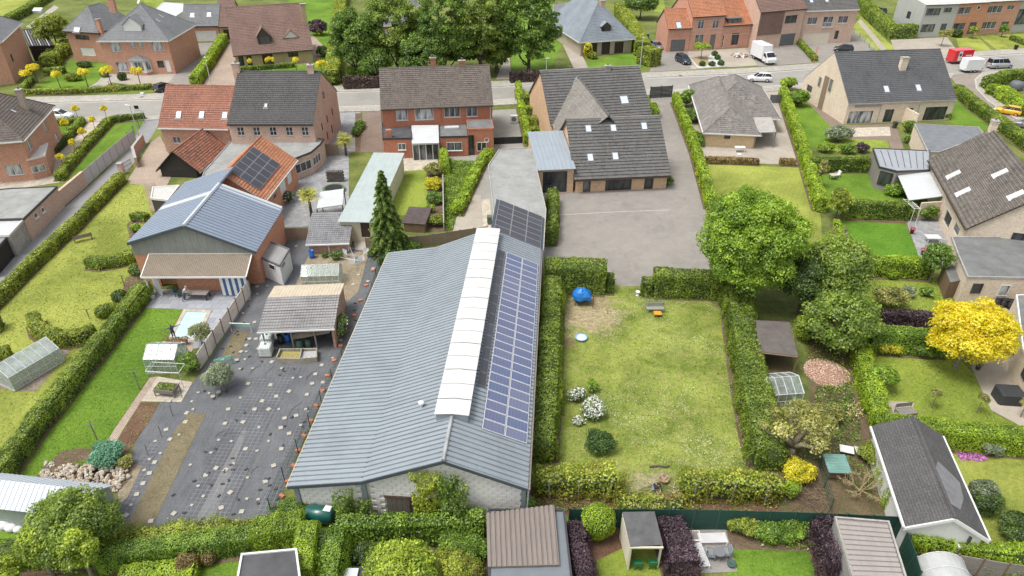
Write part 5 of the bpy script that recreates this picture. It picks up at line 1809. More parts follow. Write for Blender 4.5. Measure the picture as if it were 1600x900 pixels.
for k in range(2):
 p=h.hit(1487+20*k,842,'F')
 MB(WHITE).bevbox(p.x-.35,-.35,1.,p.x+.35,-.02,1.7,.05).bu_('air_unit',h.e)
h.downpipe(1516,838,852,mat=DARKF,r=.09)
# ------------------------------------------------------------------ left: terracotta and dark roofs
h=House('terracotta_house','old brick house with terracotta tiles and three roof windows','house',(249,197,4.),(356,199,4.),BR_OLD,RT_TERRA,he=4.,ridge=(256,134),pitch=42,oe=.3,trim=WHITE)
h.win('F',270,214,282,224,'2',WHITE);h.finish()
for x, y in((280,180),(316,180),(352,181)):h.skylight(x,y,.8,1.1)
h2=House('dark_gable_house','tall pinkish brick house with dark tiled roof and tall side gable','house',(356,193,5.7),(489,193,5.7),BR_PINK,RT_DARK,he=5.7,D=14,rise=5,oe=.25,og=.05,trim=DARKF)
h2.D=(h2.Mi@G(513,142,5.7)).y
h2.rise=HA_(h2.M@Vector((h2.W,h2.D/2,0)),113)-5.7;h2.hr=5.7+h2.rise;h2.slopes=h2.make_slopes()
print('dark gable D%.1f hr%.1f'%(h2.D,h2.hr))
for x in(376,401,426.5,452,476.5):h2.win('F',x-5.5,198.5,x+5.5,212,'2x2',WHITE,GD_,CONC)
for u, z, g in((.28,3.2,1.1),(.5,3.2,1.1),(.72,3.2,1.1),(.2,.9,1.3),(.42,.9,1.3),(.62,.9,1.3),(.48,7.,.9)):
 h2.winm('R',h2.D*u-.35,z,h2.D*u+.35,z+g,'1',BROWNF,GD_,proud=z>5)
h2.finish()
h2.chimney(486,117,.9,.6,1.3,BR_PINK,0,pots=1);h2.chimney(370,116,1.,.6,1.4,BR_PINK,0,pots=1)
h2.skylight(416,166,.5,.7);
ex=Flat('x','','',[(396,222),(470,214),(506,218),(500,226),(486,238),(458,249),(440,243)],3.,BR_PINK,ROOFCONC,DARKF,parent=h2)
for i in range(7):
 a, b=ex.P[i], ex.P[(i+1)%7]
 pa, pb=proj(a), proj(b)
 if pb[0]>pa[0]and 450<pa[0]<495 and pb[1]<pa[1]:
  ex.win(i,pa[0]+1,pa[1]+4,pb[0]+1,pb[1]+30,'3',WHITE,GD_,name='glazed_door')
h=House('timber_barn','black boarded barn with mossy old red tiles','barn',(254,276),(310,278),BLACKWOOD,RT_OLDRED,eave=262,rtype='gy',D=8,rise=2.5,oe=.5,og=.3,trim=BLACKWOOD)
h.D=max(6,(h.Mi@G(358,221,h.he)).y);h.rise=max(1.5,HA_(h.M@Vector((h.W/2,0,0)),237)-h.he);h.hr=h.he+h.rise;h.slopes=h.make_slopes()
print('timber barn D%.1f he%.1f hr%.1f'%(h.D,h.he,h.hr))
for k in range(7):
 z=.1+k*h.he/7
 MB(BLACKWOOD).slab([(.02,-.05,z),(h.W-.02,-.05,z),(h.W-.02,-.02,z+h.he/7+.04),(.02,-.02,z+h.he/7+.04)],.02).bu_('board',h.e)
h.finish(gutmat=ZINC)
h=House('orange_outbuilding','long orange tiled outbuilding with black solar panels and white doors','outbuilding',(410,312,3.5),(460,249,3.5),BR_ORANGE,RT_ORANGE,he=3.5,ridge=(375,248),pitch=38,oe=.3,trim=WHITE)
h.door('F',437,280,448,303,'1',DOORW);h.door('F',449,268,457,288,'1',DOORW);h.win('F',427,302,433,312,'1')
h.finish()
sl=h.slopes[0]
q=[h.hit(*p,sl)+sl.n*.14 for p in((404,299),(435,258),(399,229),(364,262))]
q[1]=Vector((q[1].x,q[0].y,q[0].z));q[2]=Vector((q[1].x,q[3].y,q[3].z));q[3]=Vector((q[0].x,q[3].y,q[3].z))
SA_(h.e,q,5,3,SOL_BLACK,plain('panel_frame_grey',(.32,.32,.33),.4),.03)
h=House('workshop','brick workshop with blue-grey sheet roof, white roof strips and grey boarded gable','workshop',(203,378,5.),(398,391,4.),BR_ORANGE,MET_BLUE,he=3.9,rtype='flat',D=9,oe=.2,og=.25,trim=VERGE)
W=h.W;ZW, ZR=5., 4.
ap=h.hit(289,351.5,'F');XA, ZA=ap.x, ap.z
h.D=(h.Mi@G(440,325,ZR)).y;DL=(h.Mi@G(283,285,ZW)).y
print('workshop W%.1f D%.1f DL%.1f apex %.1f %.1f'%(W,h.D,DL,XA,ZA))
h.walls()
mb=MB(BR_ORANGE)
for y in(0.,h.D):mb.face([(0,y,3.9),(W,y,3.9),(XA,y,ZA-.1),(0,y,ZW-.1)])
mb.face([(0,0,3.9),(0,0,ZW-.1),(0,h.D,ZW-.1),(0,h.D,3.9)]);mb.bu_('wall',h.e)
tl, tr_=(ZA-ZW)/XA, (ZA-ZR)/(W-XA)
rightq=[(W+.2,-.25,ZR-.2*tr_),(W+.2,h.D,ZR-.2*tr_),(XA,h.D,ZA),(XA,-.25,ZA)]
leftq=[(-.2,DL,ZW-.2*tl),(-.2,-.25,ZW-.2*tl),(XA,-.25,ZA),(XA,h.D+1.6,ZA),(XA-.6,DL,ZA-.6*tl)]
CR_(h.e,'roof',rightq,MET_BLUE,.5,.05,.1,'v','groove')
CR_(h.e,'roof',[leftq[0],leftq[1],leftq[2],(XA,DL,ZA)],MET_BLUE,.5,.05,.1,'v','groove')
MB(BR_ORANGE).prism([(.05,h.D-.1),(XA,h.D-.1),(XA,DL),(.05,DL)],0,4.8).bu_('wall',h.e)
SR, SL_=Slope(rightq), Slope(leftq[:4])
for x0, x1, t_, yy in((W+.1,XA+.25,tr_,h.hit(392,309,SR).y),(-.1,XA-.25,tl,h.hit(285,316,SL_).y)):
 zz=lambda x:ZA-abs(x-XA)*t_+.11
 MB(POLYC).slab([(x0,yy-.5,zz(x0)),(x0,yy+.5,zz(x0)),(x1,yy+.5,zz(x1)),(x1,yy-.5,zz(x1))]if x0>x1 else[(x0,yy+.5,zz(x0)),(x0,yy-.5,zz(x0)),(x1,yy-.5,zz(x1)),(x1,yy+.5,zz(x1))],.03).bu_('translucent_strip',h.e)
mb=MB(VERGE)
for x0, z0, x1, z1 in((-.2,ZW-.2*tl,XA,ZA),(XA,ZA,W+.2,ZR-.2*tr_)):mb.mesh([(x0,-.3,z0-.2),(x1,-.3,z1-.2),(x1,-.3,z1+.1),(x0,-.3,z0+.1),(x0,-.25,z0-.2),(x1,-.25,z1-.2),(x1,-.25,z1+.1),(x0,-.25,z0+.1)],[(0,1,2,3),(7,6,5,4),(3,2,6,7),(1,0,4,5)])
mb.bu_('verge_trim',h.e)
MB(MET_LIGHT).tube([(XA,-.3,ZA+.08),(XA,h.D,ZA+.08)],.2,6).bu_('ridge_cap',h.e)
n=16
for k in range(n):
 x0, x1=W*k/n+.01, W*(k+1)/n-.01
 f=lambda x:(ZA-(XA-x)*tl if x<XA else ZA-(x-XA)*tr_)-.12
 MB(GREYCLAD).mesh([(x0,-.06,3.6),(x1,-.06,3.6),(x1,-.06,f(x1)),(x0,-.06,f(x0)),(x0,0,3.6),(x1,0,3.6),(x1,0,f(x1)),(x0,0,f(x0))],[(0,1,2,3),(1,5,6,2),(4,0,3,7),(3,2,6,7),(5,4,7,6),(4,5,1,0)]).bu_('cladding_panel',h.e)
Q=[]
for px, py, z in((222,431,2.5),(383,435,2.5),(395,396,3.7),(241,387,3.7)):
 Q.append(h.Mi@G(px,py,z))
yt=-.1;yb=(Q[0].y+Q[1].y)/2
xl, xr=Q[0].x, Q[1].x
quad=[(xl,yb,2.5),(xr,yb,2.5),(xr,yt,3.6),(xl,yt,3.6)]
CR_(h.e,'lean_to_roof',quad,MET_FIBRE,.18,.03,.05)
mb=MB(WHITE)
mb.slab([(xl-.06,yb-.02,2.57),(xl+.04,yb-.02,2.57),(xl+.04,yt,3.67),(xl-.06,yt,3.67)],.1).slab([(xr-.04,yb-.02,2.57),(xr+.06,yb-.02,2.57),(xr+.06,yt,3.67),(xr-.04,yt,3.67)],.1)
mb.box(xl,yb-.12,2.42,xr,yb-.03,2.58);mb.box(xl,yt,3.6,xr,yt+.03,3.72)
SB_(mb,'lean_to_trim',h.e)
mb=MB(BR_ORANGE);mb.box(xl+.3,yb+2.2,0,xl+.5,yt,2.9).box(xl+2.6,yb+1.4,0,xr-2.,yb+1.6,2.7);mb.bu_('wall',h.e)
mb=MB(WHITE)
for x in(xl+.3,xr-.2):mb.box(x-.06,yb+.1,0,x+.06,yb+.22,2.4)
SB_(mb,'lean_to_post',h.e)
STB=plain('blue_cloth',(.06,.13,.27),.9);STW=plain('white_cloth',(.72,.72,.7),.9)
x0=xr-2.9
for k in range(9):MB(STB if k%2 else STW).box(x0+k*.3,yb+.35+.03*(k%2),.1,x0+k*.3+.295,yb+.38+.03*(k%2),2.3).bu_('curtain_strip',h.e)
dp=h.Mi@G(252,458)
d_=MB(WHITE).box(0,0,.05,1.,.06,2.1).bu_('door',h.e);d_.location=(dp.x-.5,dp.y,0);d_.rotation_euler=(0,0,-.5)
Flat('flat_extension','grey flat roof squeezed between the black barn and the orange outbuilding','outbuilding',[(312,290),(319,269),(360,222),(398,215),(405,222),(350,286)],2.7,BR_OLD,ROOFCONC,ZINC)
fc=Flat('flat_canopy','pale flat canopy roof on the left flank of the workshop','canopy',[(239,293),(280,290),(262,313),(236,310)],2.6,plain('canopy_shade',(.08,.07,.06)),plain('canopy_sheet',(.5,.49,.46),.8,.12,grime=.3),WHITE)  # walls are one solid block, coloured dark as the shade under the canopy
ws=Flat('garden_shed','small white shed with grey sheet roof against the workshop','shed',[(417,376),(452,390),(437,415),(400,399)],2.4,plain('white_boards',(.68,.68,.66),.7,.06,grime=.12),MET_FIBREG,GREYF)
for i in range(4):
 a, b=ws.P[i], ws.P[(i+1)%4]
 pa, pb=proj(a), proj(b)
 if pb[0]>pa[0]and pa[1]<pb[1]and pa[0]<410:ws.win(i,421,413,430,421,'1',WHITE,GD_)
 elif pb[0]>pa[0]and pb[1]<pa[1]:ws.win(i,438,405,445,419,'1',WHITE,GLASS)
 # ------------------------------------------------------------------ sheds between workshop and barn
gs=House('long_shed','cream shed under a pale green-grey sheet roof','shed',(531,345,2.6),(583,346,2.6),REND_CREAM,MET_GREEN,he=2.6,rtype='mono',D=15,rise=.5,course=99)
gs.D=(gs.Mi@G(545,238,3.1)).y;gs.rise=.5;gs.hr=3.1
gs.door('F',564,348,578,371,'slab',DOORB,BROWNF);gs.walls()
CR_(gs.e,'roof',[(-.2,-.3,2.62),(gs.W+.2,-.3,2.62),(gs.W+.25,gs.D,3.12),(-.2,gs.D,3.12)],MET_GREEN,1.,.02,.05,'u','trap')
ts=House('tiled_shed','brick shed with weathered grey tiled roof','shed',(484,396),(546,394),BR_OLD,tiles('tiles_shed_grey',(.17,.17,.175),var=.2,moss=.2,mosscol=(.25,.25,.24),tw=.25,pale=.3),eave=380,rtype='mono',D=5,rise=1.2,oe=.3,og=.2,course=.36,lift=.05,trim=WHITE)
ts.D=max(3,ts.hit(482,335,ts.he+1.2).y);ts.rise=1.2;ts.hr=ts.he+1.2;ts.slopes=ts.make_slopes();ts.finish(gutmat=WHITE)
mb=MB(WHITE)
for k in range(3):mb.box(ts.W*k/2-.07 if k else 0.,-.08,0,(ts.W*k/2+.07)if k<2 else ts.W,-.004,ts.he)
SB_(mb,'post',ts.e)
bs=House('brown_shed','brown felt-roofed garden shed behind the conifer','shed',(632,362),(664,364),BW_,plain('brown_felt',(.085,.065,.062),.9,.25,1.5),eave=349,rtype='mono',D=3.2,rise=.5,oe=.1,course=99,trim=PALEWOOD);bs.finish(gutter=False)
cn=thing('white_canopy','white corrugated canopy beside the palm tree','canopy',G(516,345))
Q=[G(*p)-cn.location for p in((495,326,2.3),(535,320,2.3),(537,295,2.6),(500,300,2.6))]
for p, z in zip(Q,(2.3,2.3,2.6,2.6)):p.z=z
CR_(cn,'canopy',Q,POLYC,.9,.03,.05,'u','trap')
mb=MB(BROWNF)
for p in Q:mb.box(p.x-.05,p.y-.05,0,p.x+.05,p.y+.05,p.z-.06)
SB_(mb,'post',cn)
os_=House('old_store','open-fronted store with grey fibre-cement roof and beige back slope','store',(406,517,2.3),(520,512,2.3),BR_OLD,MET_FIBREG,he=2.3,D=6,rise=.7,rf=.62,oe=.2,course=99)
r0=os_.Mi@G(425,465,3.);os_.D=(os_.Mi@G(436,447,2.6)).y
yr=r0.y
mb=MB(BR_OLD);W=os_.W
mb.box(W-.2,.1,0,W,os_.D,2.4).box(0,os_.D-.2,0,W-.2,os_.D,2.4).box(0,yr*.8,0,.2,os_.D-.2,2.4).box(.2,yr*.75,0,W-.2,yr*.75+.15,2.3)
mb.bu_('wall',os_.e)
CR_(os_.e,'roof',[(-.15,-.2,2.33),(W+.15,-.2,2.33),(W+.15,yr,3.),(-.15,yr,3.)],tiles('tiles_store',(.2,.195,.19),var=.12,moss=0,tw=.25,pale=.1),.36,.035,.08,'u','groove')
CR_(os_.e,'roof',[(W+.15,os_.D+.1,2.55),(-.15,os_.D+.1,2.55),(-.15,yr+.02,2.98),(W+.15,yr+.02,2.98)],plain('beige_sheet',(.5,.43,.32),.8,.1,grime=.15),.3,.02,.06)
mb=MB(WHITE);mb.box(-.2,-.3,2.2,W+.2,-.2,2.34);SB_(mb,'gutter',os_.e)
mb=MB(GW_)
for x in(.1,W*.4,W*.72):mb.box(x,0,0,x+.12,.12,2.25)
SB_(mb,'post',os_.e)
Q=[os_.Mi@G(*p)for p in((456,531,1.),(515,520,1.9),(515,513,2.1),(458,522,1.4))]
MB(MET_FIBRE).slab(Q,.05).bu_('leaning_sheet',os_.e)
# ------------------------------------------------------------------ sheds along the lower edge
b1=Flat('flat_shed','black garden house with brown corrugated roof and grey roof border','garden house',[(764,797),(881,798),(894,912),(764,912)],2.5,BLACKWOOD,plain('grey_border_roof',(.15,.17,.185),.6,.1),DARKF)
q=[b1.loc(G(*p))for p in((762,882,2.9),(875,879,2.9),(866,791,2.7),(760,804,2.7))]
CR_(b1.e,'corrugated_roof',[Vector((p.x,p.y,z))for p,z in zip(q,(2.62,2.62,2.8,2.8))],MET_BROWN,.3,.04,.08,'v','groove')
hut=thing('open_hut','small open garden hut with black felt roof and cream posts','garden hut',G(1008,872))
q=[G(*p,2.3)-hut.location for p in((985,854),(1036,851),(1022,803),(972,804))]
mb=MB(plain('felt_roof',(.1,.1,.1),.9,.3,1.2,grime=.2));mb.slab([(p.x,p.y,2.3+(.25 if i>1 else 0))for i,p in enumerate(q)],.06);mb.bu_('roof',hut)
CREAM=plain('cream_paint',(.62,.57,.46),.6,.08)
mb=MB(CREAM)
for i, p in enumerate(q):
 c=Vector((sum(t.x for t in q)/4,sum(t.y for t in q)/4,0));p2=p.lerp(c,.06)
 mb.box(p2.x-.06,p2.y-.06,0,p2.x+.06,p2.y+.06,2.2+(.22 if i>1 else 0))
a, b=q[0], q[1]
mb.box(a.x,a.y-.04,2.12,b.x,a.y+.06,2.24)
SB_(mb,'post',hut)
for k in range(9):
 t0=k/9
 z=.1+t0*2.1
 p, r=q[0].lerp(q[3],.04), q[0].lerp(q[3],.96)
 MB(CREAM).prism([(p.x+.02,p.y),(p.x+.06,p.y),(r.x+.06,r.y),(r.x+.02,r.y)],z,z+.2).bu_('board',hut)
 p, r=q[3].lerp(q[2],.05), q[3].lerp(q[2],.95)
 MB(GW_).prism([(p.x,p.y-.1),(r.x,r.y-.1),(r.x,r.y-.06),(p.x,p.y-.06)],z,z+.2).bu_('board',hut)
cs=Flat('corrugated_shed','grey shed with ribbed taupe roof behind the dark purple hedge','shed',[(1305,809),(1388,816),(1418,912),(1334,910)],2.6,plain('grey_plaster',(.26,.25,.24),.9,.12),MET_BROWN,CONC)
q=[cs.loc(G(*p,2.7))for p in((1333,908),(1414,910),(1386,819),(1308,812))]
CR_(cs.e,'corrugated_roof',[Vector((p.x,p.y,2.64+(.05 if i>1 else 0)))for i,p in enumerate(q)],MS_('taupe_sheet',(.3,.27,.25),.1),.34,.04,.08,'u','groove')
qh=thing('arched_shed','rounded pale grey corrugated shed by the wooden fence','shed',G(1486,950),-.12)
mb=MB(plain('grey_tarpaulin',(.42,.43,.42),.7,.1,grime=.2))
R_=1.7
prof=[(R_*math.cos(PI*k/14),R_*1.1*math.sin(PI*k/14))for k in range(15)]
for j in range(4):
 for k in range(14):
  y0, y1=-1.5+j*1., -1.5+(j+1)*1.-.03
  (xa_,za), (xb_,zb_)=prof[k], prof[k+1]
  mb.face([(xa_,y0,za),(xa_,y1,za),(xb_,y1,zb_),(xb_,y0,zb_)])
mb.face([(x,2.46,z)for x,z in prof]);mb.face([(x,-1.5,z)for x,z in reversed(prof)])
mb.bu_('cover',qh)
mb=MB(ALU)
for j in range(5):mb.tube([(x*1.01,-1.5+j*1.,z*1.01)for x,z in prof],.03,4)
SB_(mb,'hoop',qh)
b5=Flat('dark_flat_roof','low building with dark shiny flat roof among the bright hedges','outbuilding',[(378,867),(463,859),(470,912),(370,912)],2.5,BR_GREYB,ROOFDARK,WHITE)
h=House('metal_shed','low grey metal shed with ribbed pale roof in the lower left corner','shed',(-40,786,2.2),(135,806,2.2),MS_('shed_wall_green',(.3,.34,.32)),MET_LIGHT,he=2.2,D=7,rise=.9,oe=.1,course=99)
h.D=(h.Mi@G(22,745,2.2)).y;yr=h.D*.55;h.rf=.55
h.walls()
CR_(h.e,'roof',[(-.15,-.2,2.15),(h.W+.15,-.2,2.15),(h.W+.15,yr,3.1),(-.15,yr,3.1)],MET_LIGHT,.35,.03,.05,'v','trap')
CR_(h.e,'roof',[(h.W+.15,h.D+.2,2.15),(-.15,h.D+.2,2.15),(-.15,yr,3.1),(h.W+.15,yr,3.1)],MET_LIGHT,.35,.03,.05,'v','trap')
sh=thing('timber_shelter','low dark shelter overgrown by a yellow-green climber','shelter',G(1216,560))
q=[G(*p,2.2)-sh.location for p in((1186,549),(1247,556),(1233,506),(1180,503))]
mb=MB(plain('shelter_roofing',(.115,.1,.09),.9,.2,1.5));mb.slab([(p.x,p.y,2.2+(.2 if i>1 else 0))for i,p in enumerate(q)],.07);mb.bu_('roof',sh)
mb=MB(BW_)
for i, p in enumerate(q):mb.box(p.x-.06,p.y-.06,0,p.x+.06,p.y+.06,2.12+(.2 if i>1 else 0))
a, b=q[0], q[1];mb.tube([(a.x,a.y,2.08),(b.x,b.y,2.08)],.07,4)
SB_(mb,'post',sh)
mb=MB(BW_)
for k in range(10):
 p, r=q[3], q[2];a=p.lerp(r,k/10);b=p.lerp(r,(k+.9)/10)
 mb.prism([(a.x,a.y-.06),(b.x,b.y-.06),(b.x,b.y-.02),(a.x,a.y-.02)],0,2.2)
SB_(mb,'back_wall',sh)
# ------------------------------------------------------------------ upper left
h=House('corner_brick_house','brick corner house with slate hipped roof on the top left edge','house',(24,131),(52,97),BR_SALMON,RT_SLATE,eave=63,rtype='hip',D=12,pitch=35,oe=.5,trim=WHITE)
h.winm('F',3.5,3.2,4.6,4.6,'1',DARKF,GD_);h.finish()
an=Flat('black_annex','black timber annex with slatted roof beside the corner brick house','annex',[(34,47),(69,46),(84,71),(46,73)],3.,BLACKWOOD,BLACKWOOD,BLACKWOOD)
for k in range(8):
 a=an.loc(G(36+33*k/8,48,3));b=an.loc(G(47+35*k/8,72,3))
 MB(WHITE if k%3==1 else GREYF).tube([(a.x,a.y,3.08),(b.x,b.y,3.08)],.08,4).bu_('roof_slat',an.e)
for i in range(4):
 a, b=an.P[i], an.P[(i+1)%4]
 if b.x>a.x and b.y>a.y:an.win(i,64,62,74,72,'2',GREYF,GLASS)
h=House('brick_villa','large orange brick villa with slate hipped roof, dormer and white bay window','house',(172,116),(275,115.5),BR_SALMON,RT_SLATE,eave=62,rtype='hip',D=13,pitch=45,oe=.4,trim=WHITE)
h.D=max(8,(h.Mi@G(293,88)).y);h.rise=min(h.D,h.W)/2*math.tan(math.radians(38));h.hr=h.he+h.rise;h.slopes=h.make_slopes()
print('villa D%.1f hr %.1f'%(h.D,h.hr))
for a, b, c, d, k in((173,66,189,81,'2'),(203,65,212,75,'1'),(217,65,224,75,'1'),(237,64,254,80,'2'),(182,97,200,112,'2')):
 h.win('F',a,b,c,d,k,WHITE,GP_,CONC)
h.door('F',258,94,266,112,'slab',DOORW);h.win('F',246,95,256,106,'1',DARKF,GD_)
h.finish()
a=h.hit(207,114,'F');b=h.hit(240,116,'F');t=h.hit(220,93,'F').z
bx=[(a.x,0),(a.x+.7,-1.),(b.x-.7,-1.),(b.x,0)]
MB(WHITE).prism(bx,.5,t).bu_('bay_window',h.e)
MB(BR_SALMON).prism(bx,0,.5).bu_('bay_plinth',h.e)
for(p,q)in zip(bx,bx[1:]):
 p, q=Vector((*p,0)), Vector((*q,0));d=(q-p).normalized();n=Vector((d.y,-d.x,0))
 s0, s1=p.lerp(q,.15)+n*.01, p.lerp(q,.85)+n*.01
 m=s0.lerp(s1,.5)
 for u0, u1 in((s0,s0.lerp(s1,.46)),(s0.lerp(s1,.54),s1)):
  MB(GP_).prism([(u0.x,u0.y),(u0.x+n.x*.03,u0.y+n.y*.03),(u1.x+n.x*.03,u1.y+n.y*.03),(u1.x,u1.y)],1.,t-.3).bu_('pane',h.e)
mb=MB(RT_SLATE);ap=((a.x+b.x)/2,0,t+1.)
bo=[(a.x-.2,0,t),(a.x+.6,-1.25,t),(b.x-.6,-1.25,t),(b.x+.2,0,t)]
for p, q in zip(bo,bo[1:]):mb.face([p,q,ap])
mb.face(list(reversed(bo)));mb.bu_('bay_roof',h.e)
def dormer(h,px0,py0,px1,py1,wall,roof,i=0,glass=None,gable=.9,kind='2',panel=False,name='dormer'):
 sl=h.slopes[i]
 p=h.hit((px0+px1)/2,py1,sl)
 w=(h.hit(px1,py1,sl)-h.hit(px0,py1,sl)).length;
 ht=h.uz(h.hit((px0+px1)/2,py0,sl),'F')
 s0=h.Mi@Vector((0,0,CAM_H));d=h.Mi.to_3x3()@ray((px0+px1)/2,py0)
 tt=(p.y-s0.y)/d.y;hh=(s0+d*tt).z-p.z
 dep=(hh+gable)/max(.2,sl.n.z and(math.sqrt(1-sl.n.z**2)/sl.n.z))+.3
 mb=MB(wall)
 x0, x1, y0, z0, z1=p.x-w/2, p.x+w/2, p.y, p.z-.1, p.z+hh
 mb.box(x0,y0,z0,x1,y0+dep*.8,z1)
 if gable:mb.mesh([(x0,y0,z1),(x1,y0,z1),(p.x,y0,z1+gable)],[(0,1,2)])
 o=mb.bu_(name,h.e)
 rb=MB(roof)
 if gable:
  tpx=gable/(w/2)
  rb.slab([(x0-.2,y0-.15,z1-.2*tpx+.05),(p.x,y0-.15,z1+gable+.05),(p.x,y0+dep,z1+gable+.05),(x0-.2,y0+dep,z1-.2*tpx+.05)][::-1],.06)
  rb.slab([(p.x,y0-.15,z1+gable+.052),(x1+.2,y0-.15,z1-.2*tpx+.05),(x1+.2,y0+dep,z1-.2*tpx+.05),(p.x,y0+dep,z1+gable+.052)][::-1],.06)
 else:rb.box(x0-.2,y0-.2,z1,x1+.2,y0+dep,z1+.12)
 rb.bu_(name+'_roof',o)
 if glass:
  mb=MB(glass);mb.box(x0+.12,y0-.04,z0+.25,p.x-.04,y0-.01,z1-.1).box(p.x+.04,y0-.04,z0+.25,x1-.12,y0-.01,z1-.1);mb.bu_('pane',o)
 return o
dormer(h,195,39,222,50,WHITE,RT_SLATE,0,None,1.4)
for x, y in((246,33),(251,26)):h.skylight(x,y,.6,1.2,1)
h.chimney(174,10,1.2,.8,2.4,BR_SALMON,0,pots=0)
w=House('x','','',(118,95),(168,98),BR_SALMON,RT_SLATE,he=h.he-.3,rtype='hip',D=11,pitch=45,oe=.4,trim=DARKF)
w.win('F',118,55,139,62,'2',DARKF,GLASS);w.win('F',126,74,148,87,'slab',WHITE,DOORW);w.finish()
w.chimney(156,49,.8,.7,2.3,BR_SALMON,0,pots=1)
w.skylight(121,47,1.6,1.2)
merge(w,h)
h=House('slate_garage','garage with slate roof, two roof windows and a white door','garage',(291,66),(346,65),BR_SALMON,RT_SLATE,eave=41,D=9,pitch=40,oe=.2,trim=DARKF)
h.door('F',297,48,339,64.5,'garage',DOORW);h.finish()
for x, y in((301,24),(327,23)):h.skylight(x,y,.9,.9,0,WHITE)
Flat('white_garden_building','white flat building behind the brick villa','outbuilding',[(243,15),(255,4),(286,6),(286,18),(268,30)],3.,WHITE,POLYC,WHITE)
h=House('chalet_house','beige house with big brown roof, triangular dormers and brown door','house',(371,107),(490,97),REND_OCHRE,RT_BROWN,eave=83.5,ridge=(363,12),pitch=44,oe=.5,og=.3,trim=BROWNF)
h.door('F',409,72,426,101,'planks',DOORB,BROWNF);h.win('F',450,80,466,89,'1',BROWNF,GD_);h.win('F',373,85,381,104,'1',BROWNF,GD_);h.win('F',386,85,394,104,'1',BROWNF,GD_)
h.finish(gutmat=BROWNF)
dormer(h,404,56,424,70,BROWNF,RT_BROWN,0,GD_,1.6);dormer(h,444,58,466,61,WHITE,RT_BROWN,0,GD_,1.3)
h.chimney(478,40,1.,.8,4.2,REND_OCHRE,0,pots=0)
g_=House('x','','',(347,65),(372,64),REND_OCHRE,RT_BROWN,eave=41,D=11,pitch=40,oe=.3,trim=BROWNF)
g_.door('F',350,46,362,62,'planks',DOORB,BROWNF);g_.finish();g_.chimney(364,19,.8,.6,.9,REND_OCHRE,0,pots=1)
merge(g_,h)
h=House('left_brick_house','brown brick house with mottled hipped roof and white gutters on the left edge','house',(32,217,5.8),(80,165,5.8),BR_SALMON,RT_BROWNGREY,he=5.8,rtype='hip',D=13,pitch=38,oe=.35,trim=WHITE)
Wd=h.W
for u, z, ww, hh in((1.2,3.4,1.5,1.6),(Wd*.62,3.6,1.2,1.5),(Wd*.3,1.,1.4,1.5),(Wd*.8,1.,1.2,1.4)):h.winm('F',u,z,u+ww,z+hh,'2',WHITE,GP_,CONC)
h.winm('L',h.D-3.2,.9,h.D-1.2,2.4,'2',WHITE,GP_,CONC);h.winm('L',h.D-5.6,.05,h.D-4.2,2.2,'1',WHITE,GP_)
h.finish();h.chimney(46,173,.9,.7,3.,BR_GREYB,0,pots=1)
h.skylight(20,175,.6,.8,0)
po=Flat('x','','',[(42,250),(50,234),(74,224),(70,243)],2.9,BR_SALMON,WHITE,WHITE,parent=h)
for i in range(4):
 a, b=po.P[i], po.P[(i+1)%4]
 pa, pb=proj(a), proj(b)
 if pb[0]>pa[0]+5 and pb[1]<pa[1]and pb[0]>60:po.win(i,pa[0]+4,pa[1]+8,pb[0]+2,pb[1]+26,'2',WHITE,GP_)
g1=Flat('lane_garage','brick garage with grey flat roof along the back lane','garage',[(-60,303),(16,295),(89,292),(37,342),(-60,345)],2.8,BR_PINK,ROOFCONC,DARKF)
for i in range(5):
 a, b=g1.P[i], g1.P[(i+1)%5]
 pa, pb=proj(a), proj(b)
 if pa[0]<40 and pb[0]>80:
  g1.win(i,52,331,58,342,'1',WHITE,GD_,WHITE);g1.win(i,63,323,69,333,'1',WHITE,GD_,WHITE)
g2=Flat('white_garage','low white-roofed garage next to the lane garage','garage',[(-60,344),(37,343),(14,368),(-60,369)],2.6,CONC,POLYC,WHITE)
g3=Flat('black_carport','black carport at the left edge beside the lane','carport',[(-60,370),(13,369),(-20,405),(-60,405)],2.3,BLACKWOOD,ROOFCONC,DARKF)
# ------------------------------------------------------------------ houses across the street
h=House('slate_bungalow','bungalow with tall blue-grey slate roof, two dormers and brown shutters','bungalow',(907,88),(986,82),BR_GREYB,RT_SLATEB,eave=62,rtype='hip',D=14,pitch=44,oe=.55,trim=WHITE)
h.D=max(9,(h.Mi@G(889,26,h.he)).y-.5);h.rise=min(h.W,h.D)/2*math.tan(math.radians(46));h.hr=h.he+h.rise;h.slopes=h.make_slopes()
for a, b in((920,933),(940,953),(960,974)):h.win('F',a,65.5,b,85,'2',BROWNF,wood('brown_shutter',(.06,.032,.025),axis=1),name='shuttered_window')
h.finish();dormer(h,940,41,954,50,BROWNF,RT_SLATEB,0,GD_,.8)
h.chimney(942,13,1.1,.8,1.5,BR_PINK,0,pots=0)
Flat('brown_garage','small brown garage with dark flat roof beside the slate bungalow','garage',[(864,6),(884,5),(891,22),(865,23)],3.,BR_GREYB,ROOFING,CONC).door(0,869,28,888,44,'garage',DOORB,BROWNF)
h=House('brick_house','brick house with slate roof glimpsed through the big street trees','house',(582,62),(662,58),BR_RED,RT_SLATE,he=3.2,D=9,pitch=42,trim=WHITE)
h.win('F',596,46,608,58,'2',WHITE,GP_);h.win('F',630,44,644,57,'2',WHITE,GP_);h.finish()
h=House('terrace_house_garage','low orange-roofed terrace house with grey garage door','house',(1040,81.5),(1075,80),BR_SALMON,RT_ORANGE,eave=44,ridge=(1041,15),pitch=42,trim=DARKF)
h.door('F',1048,62,1070,80,'garage',DOORG,DARKF);h.finish();h.skylight(1060,40,1.2,1.6)
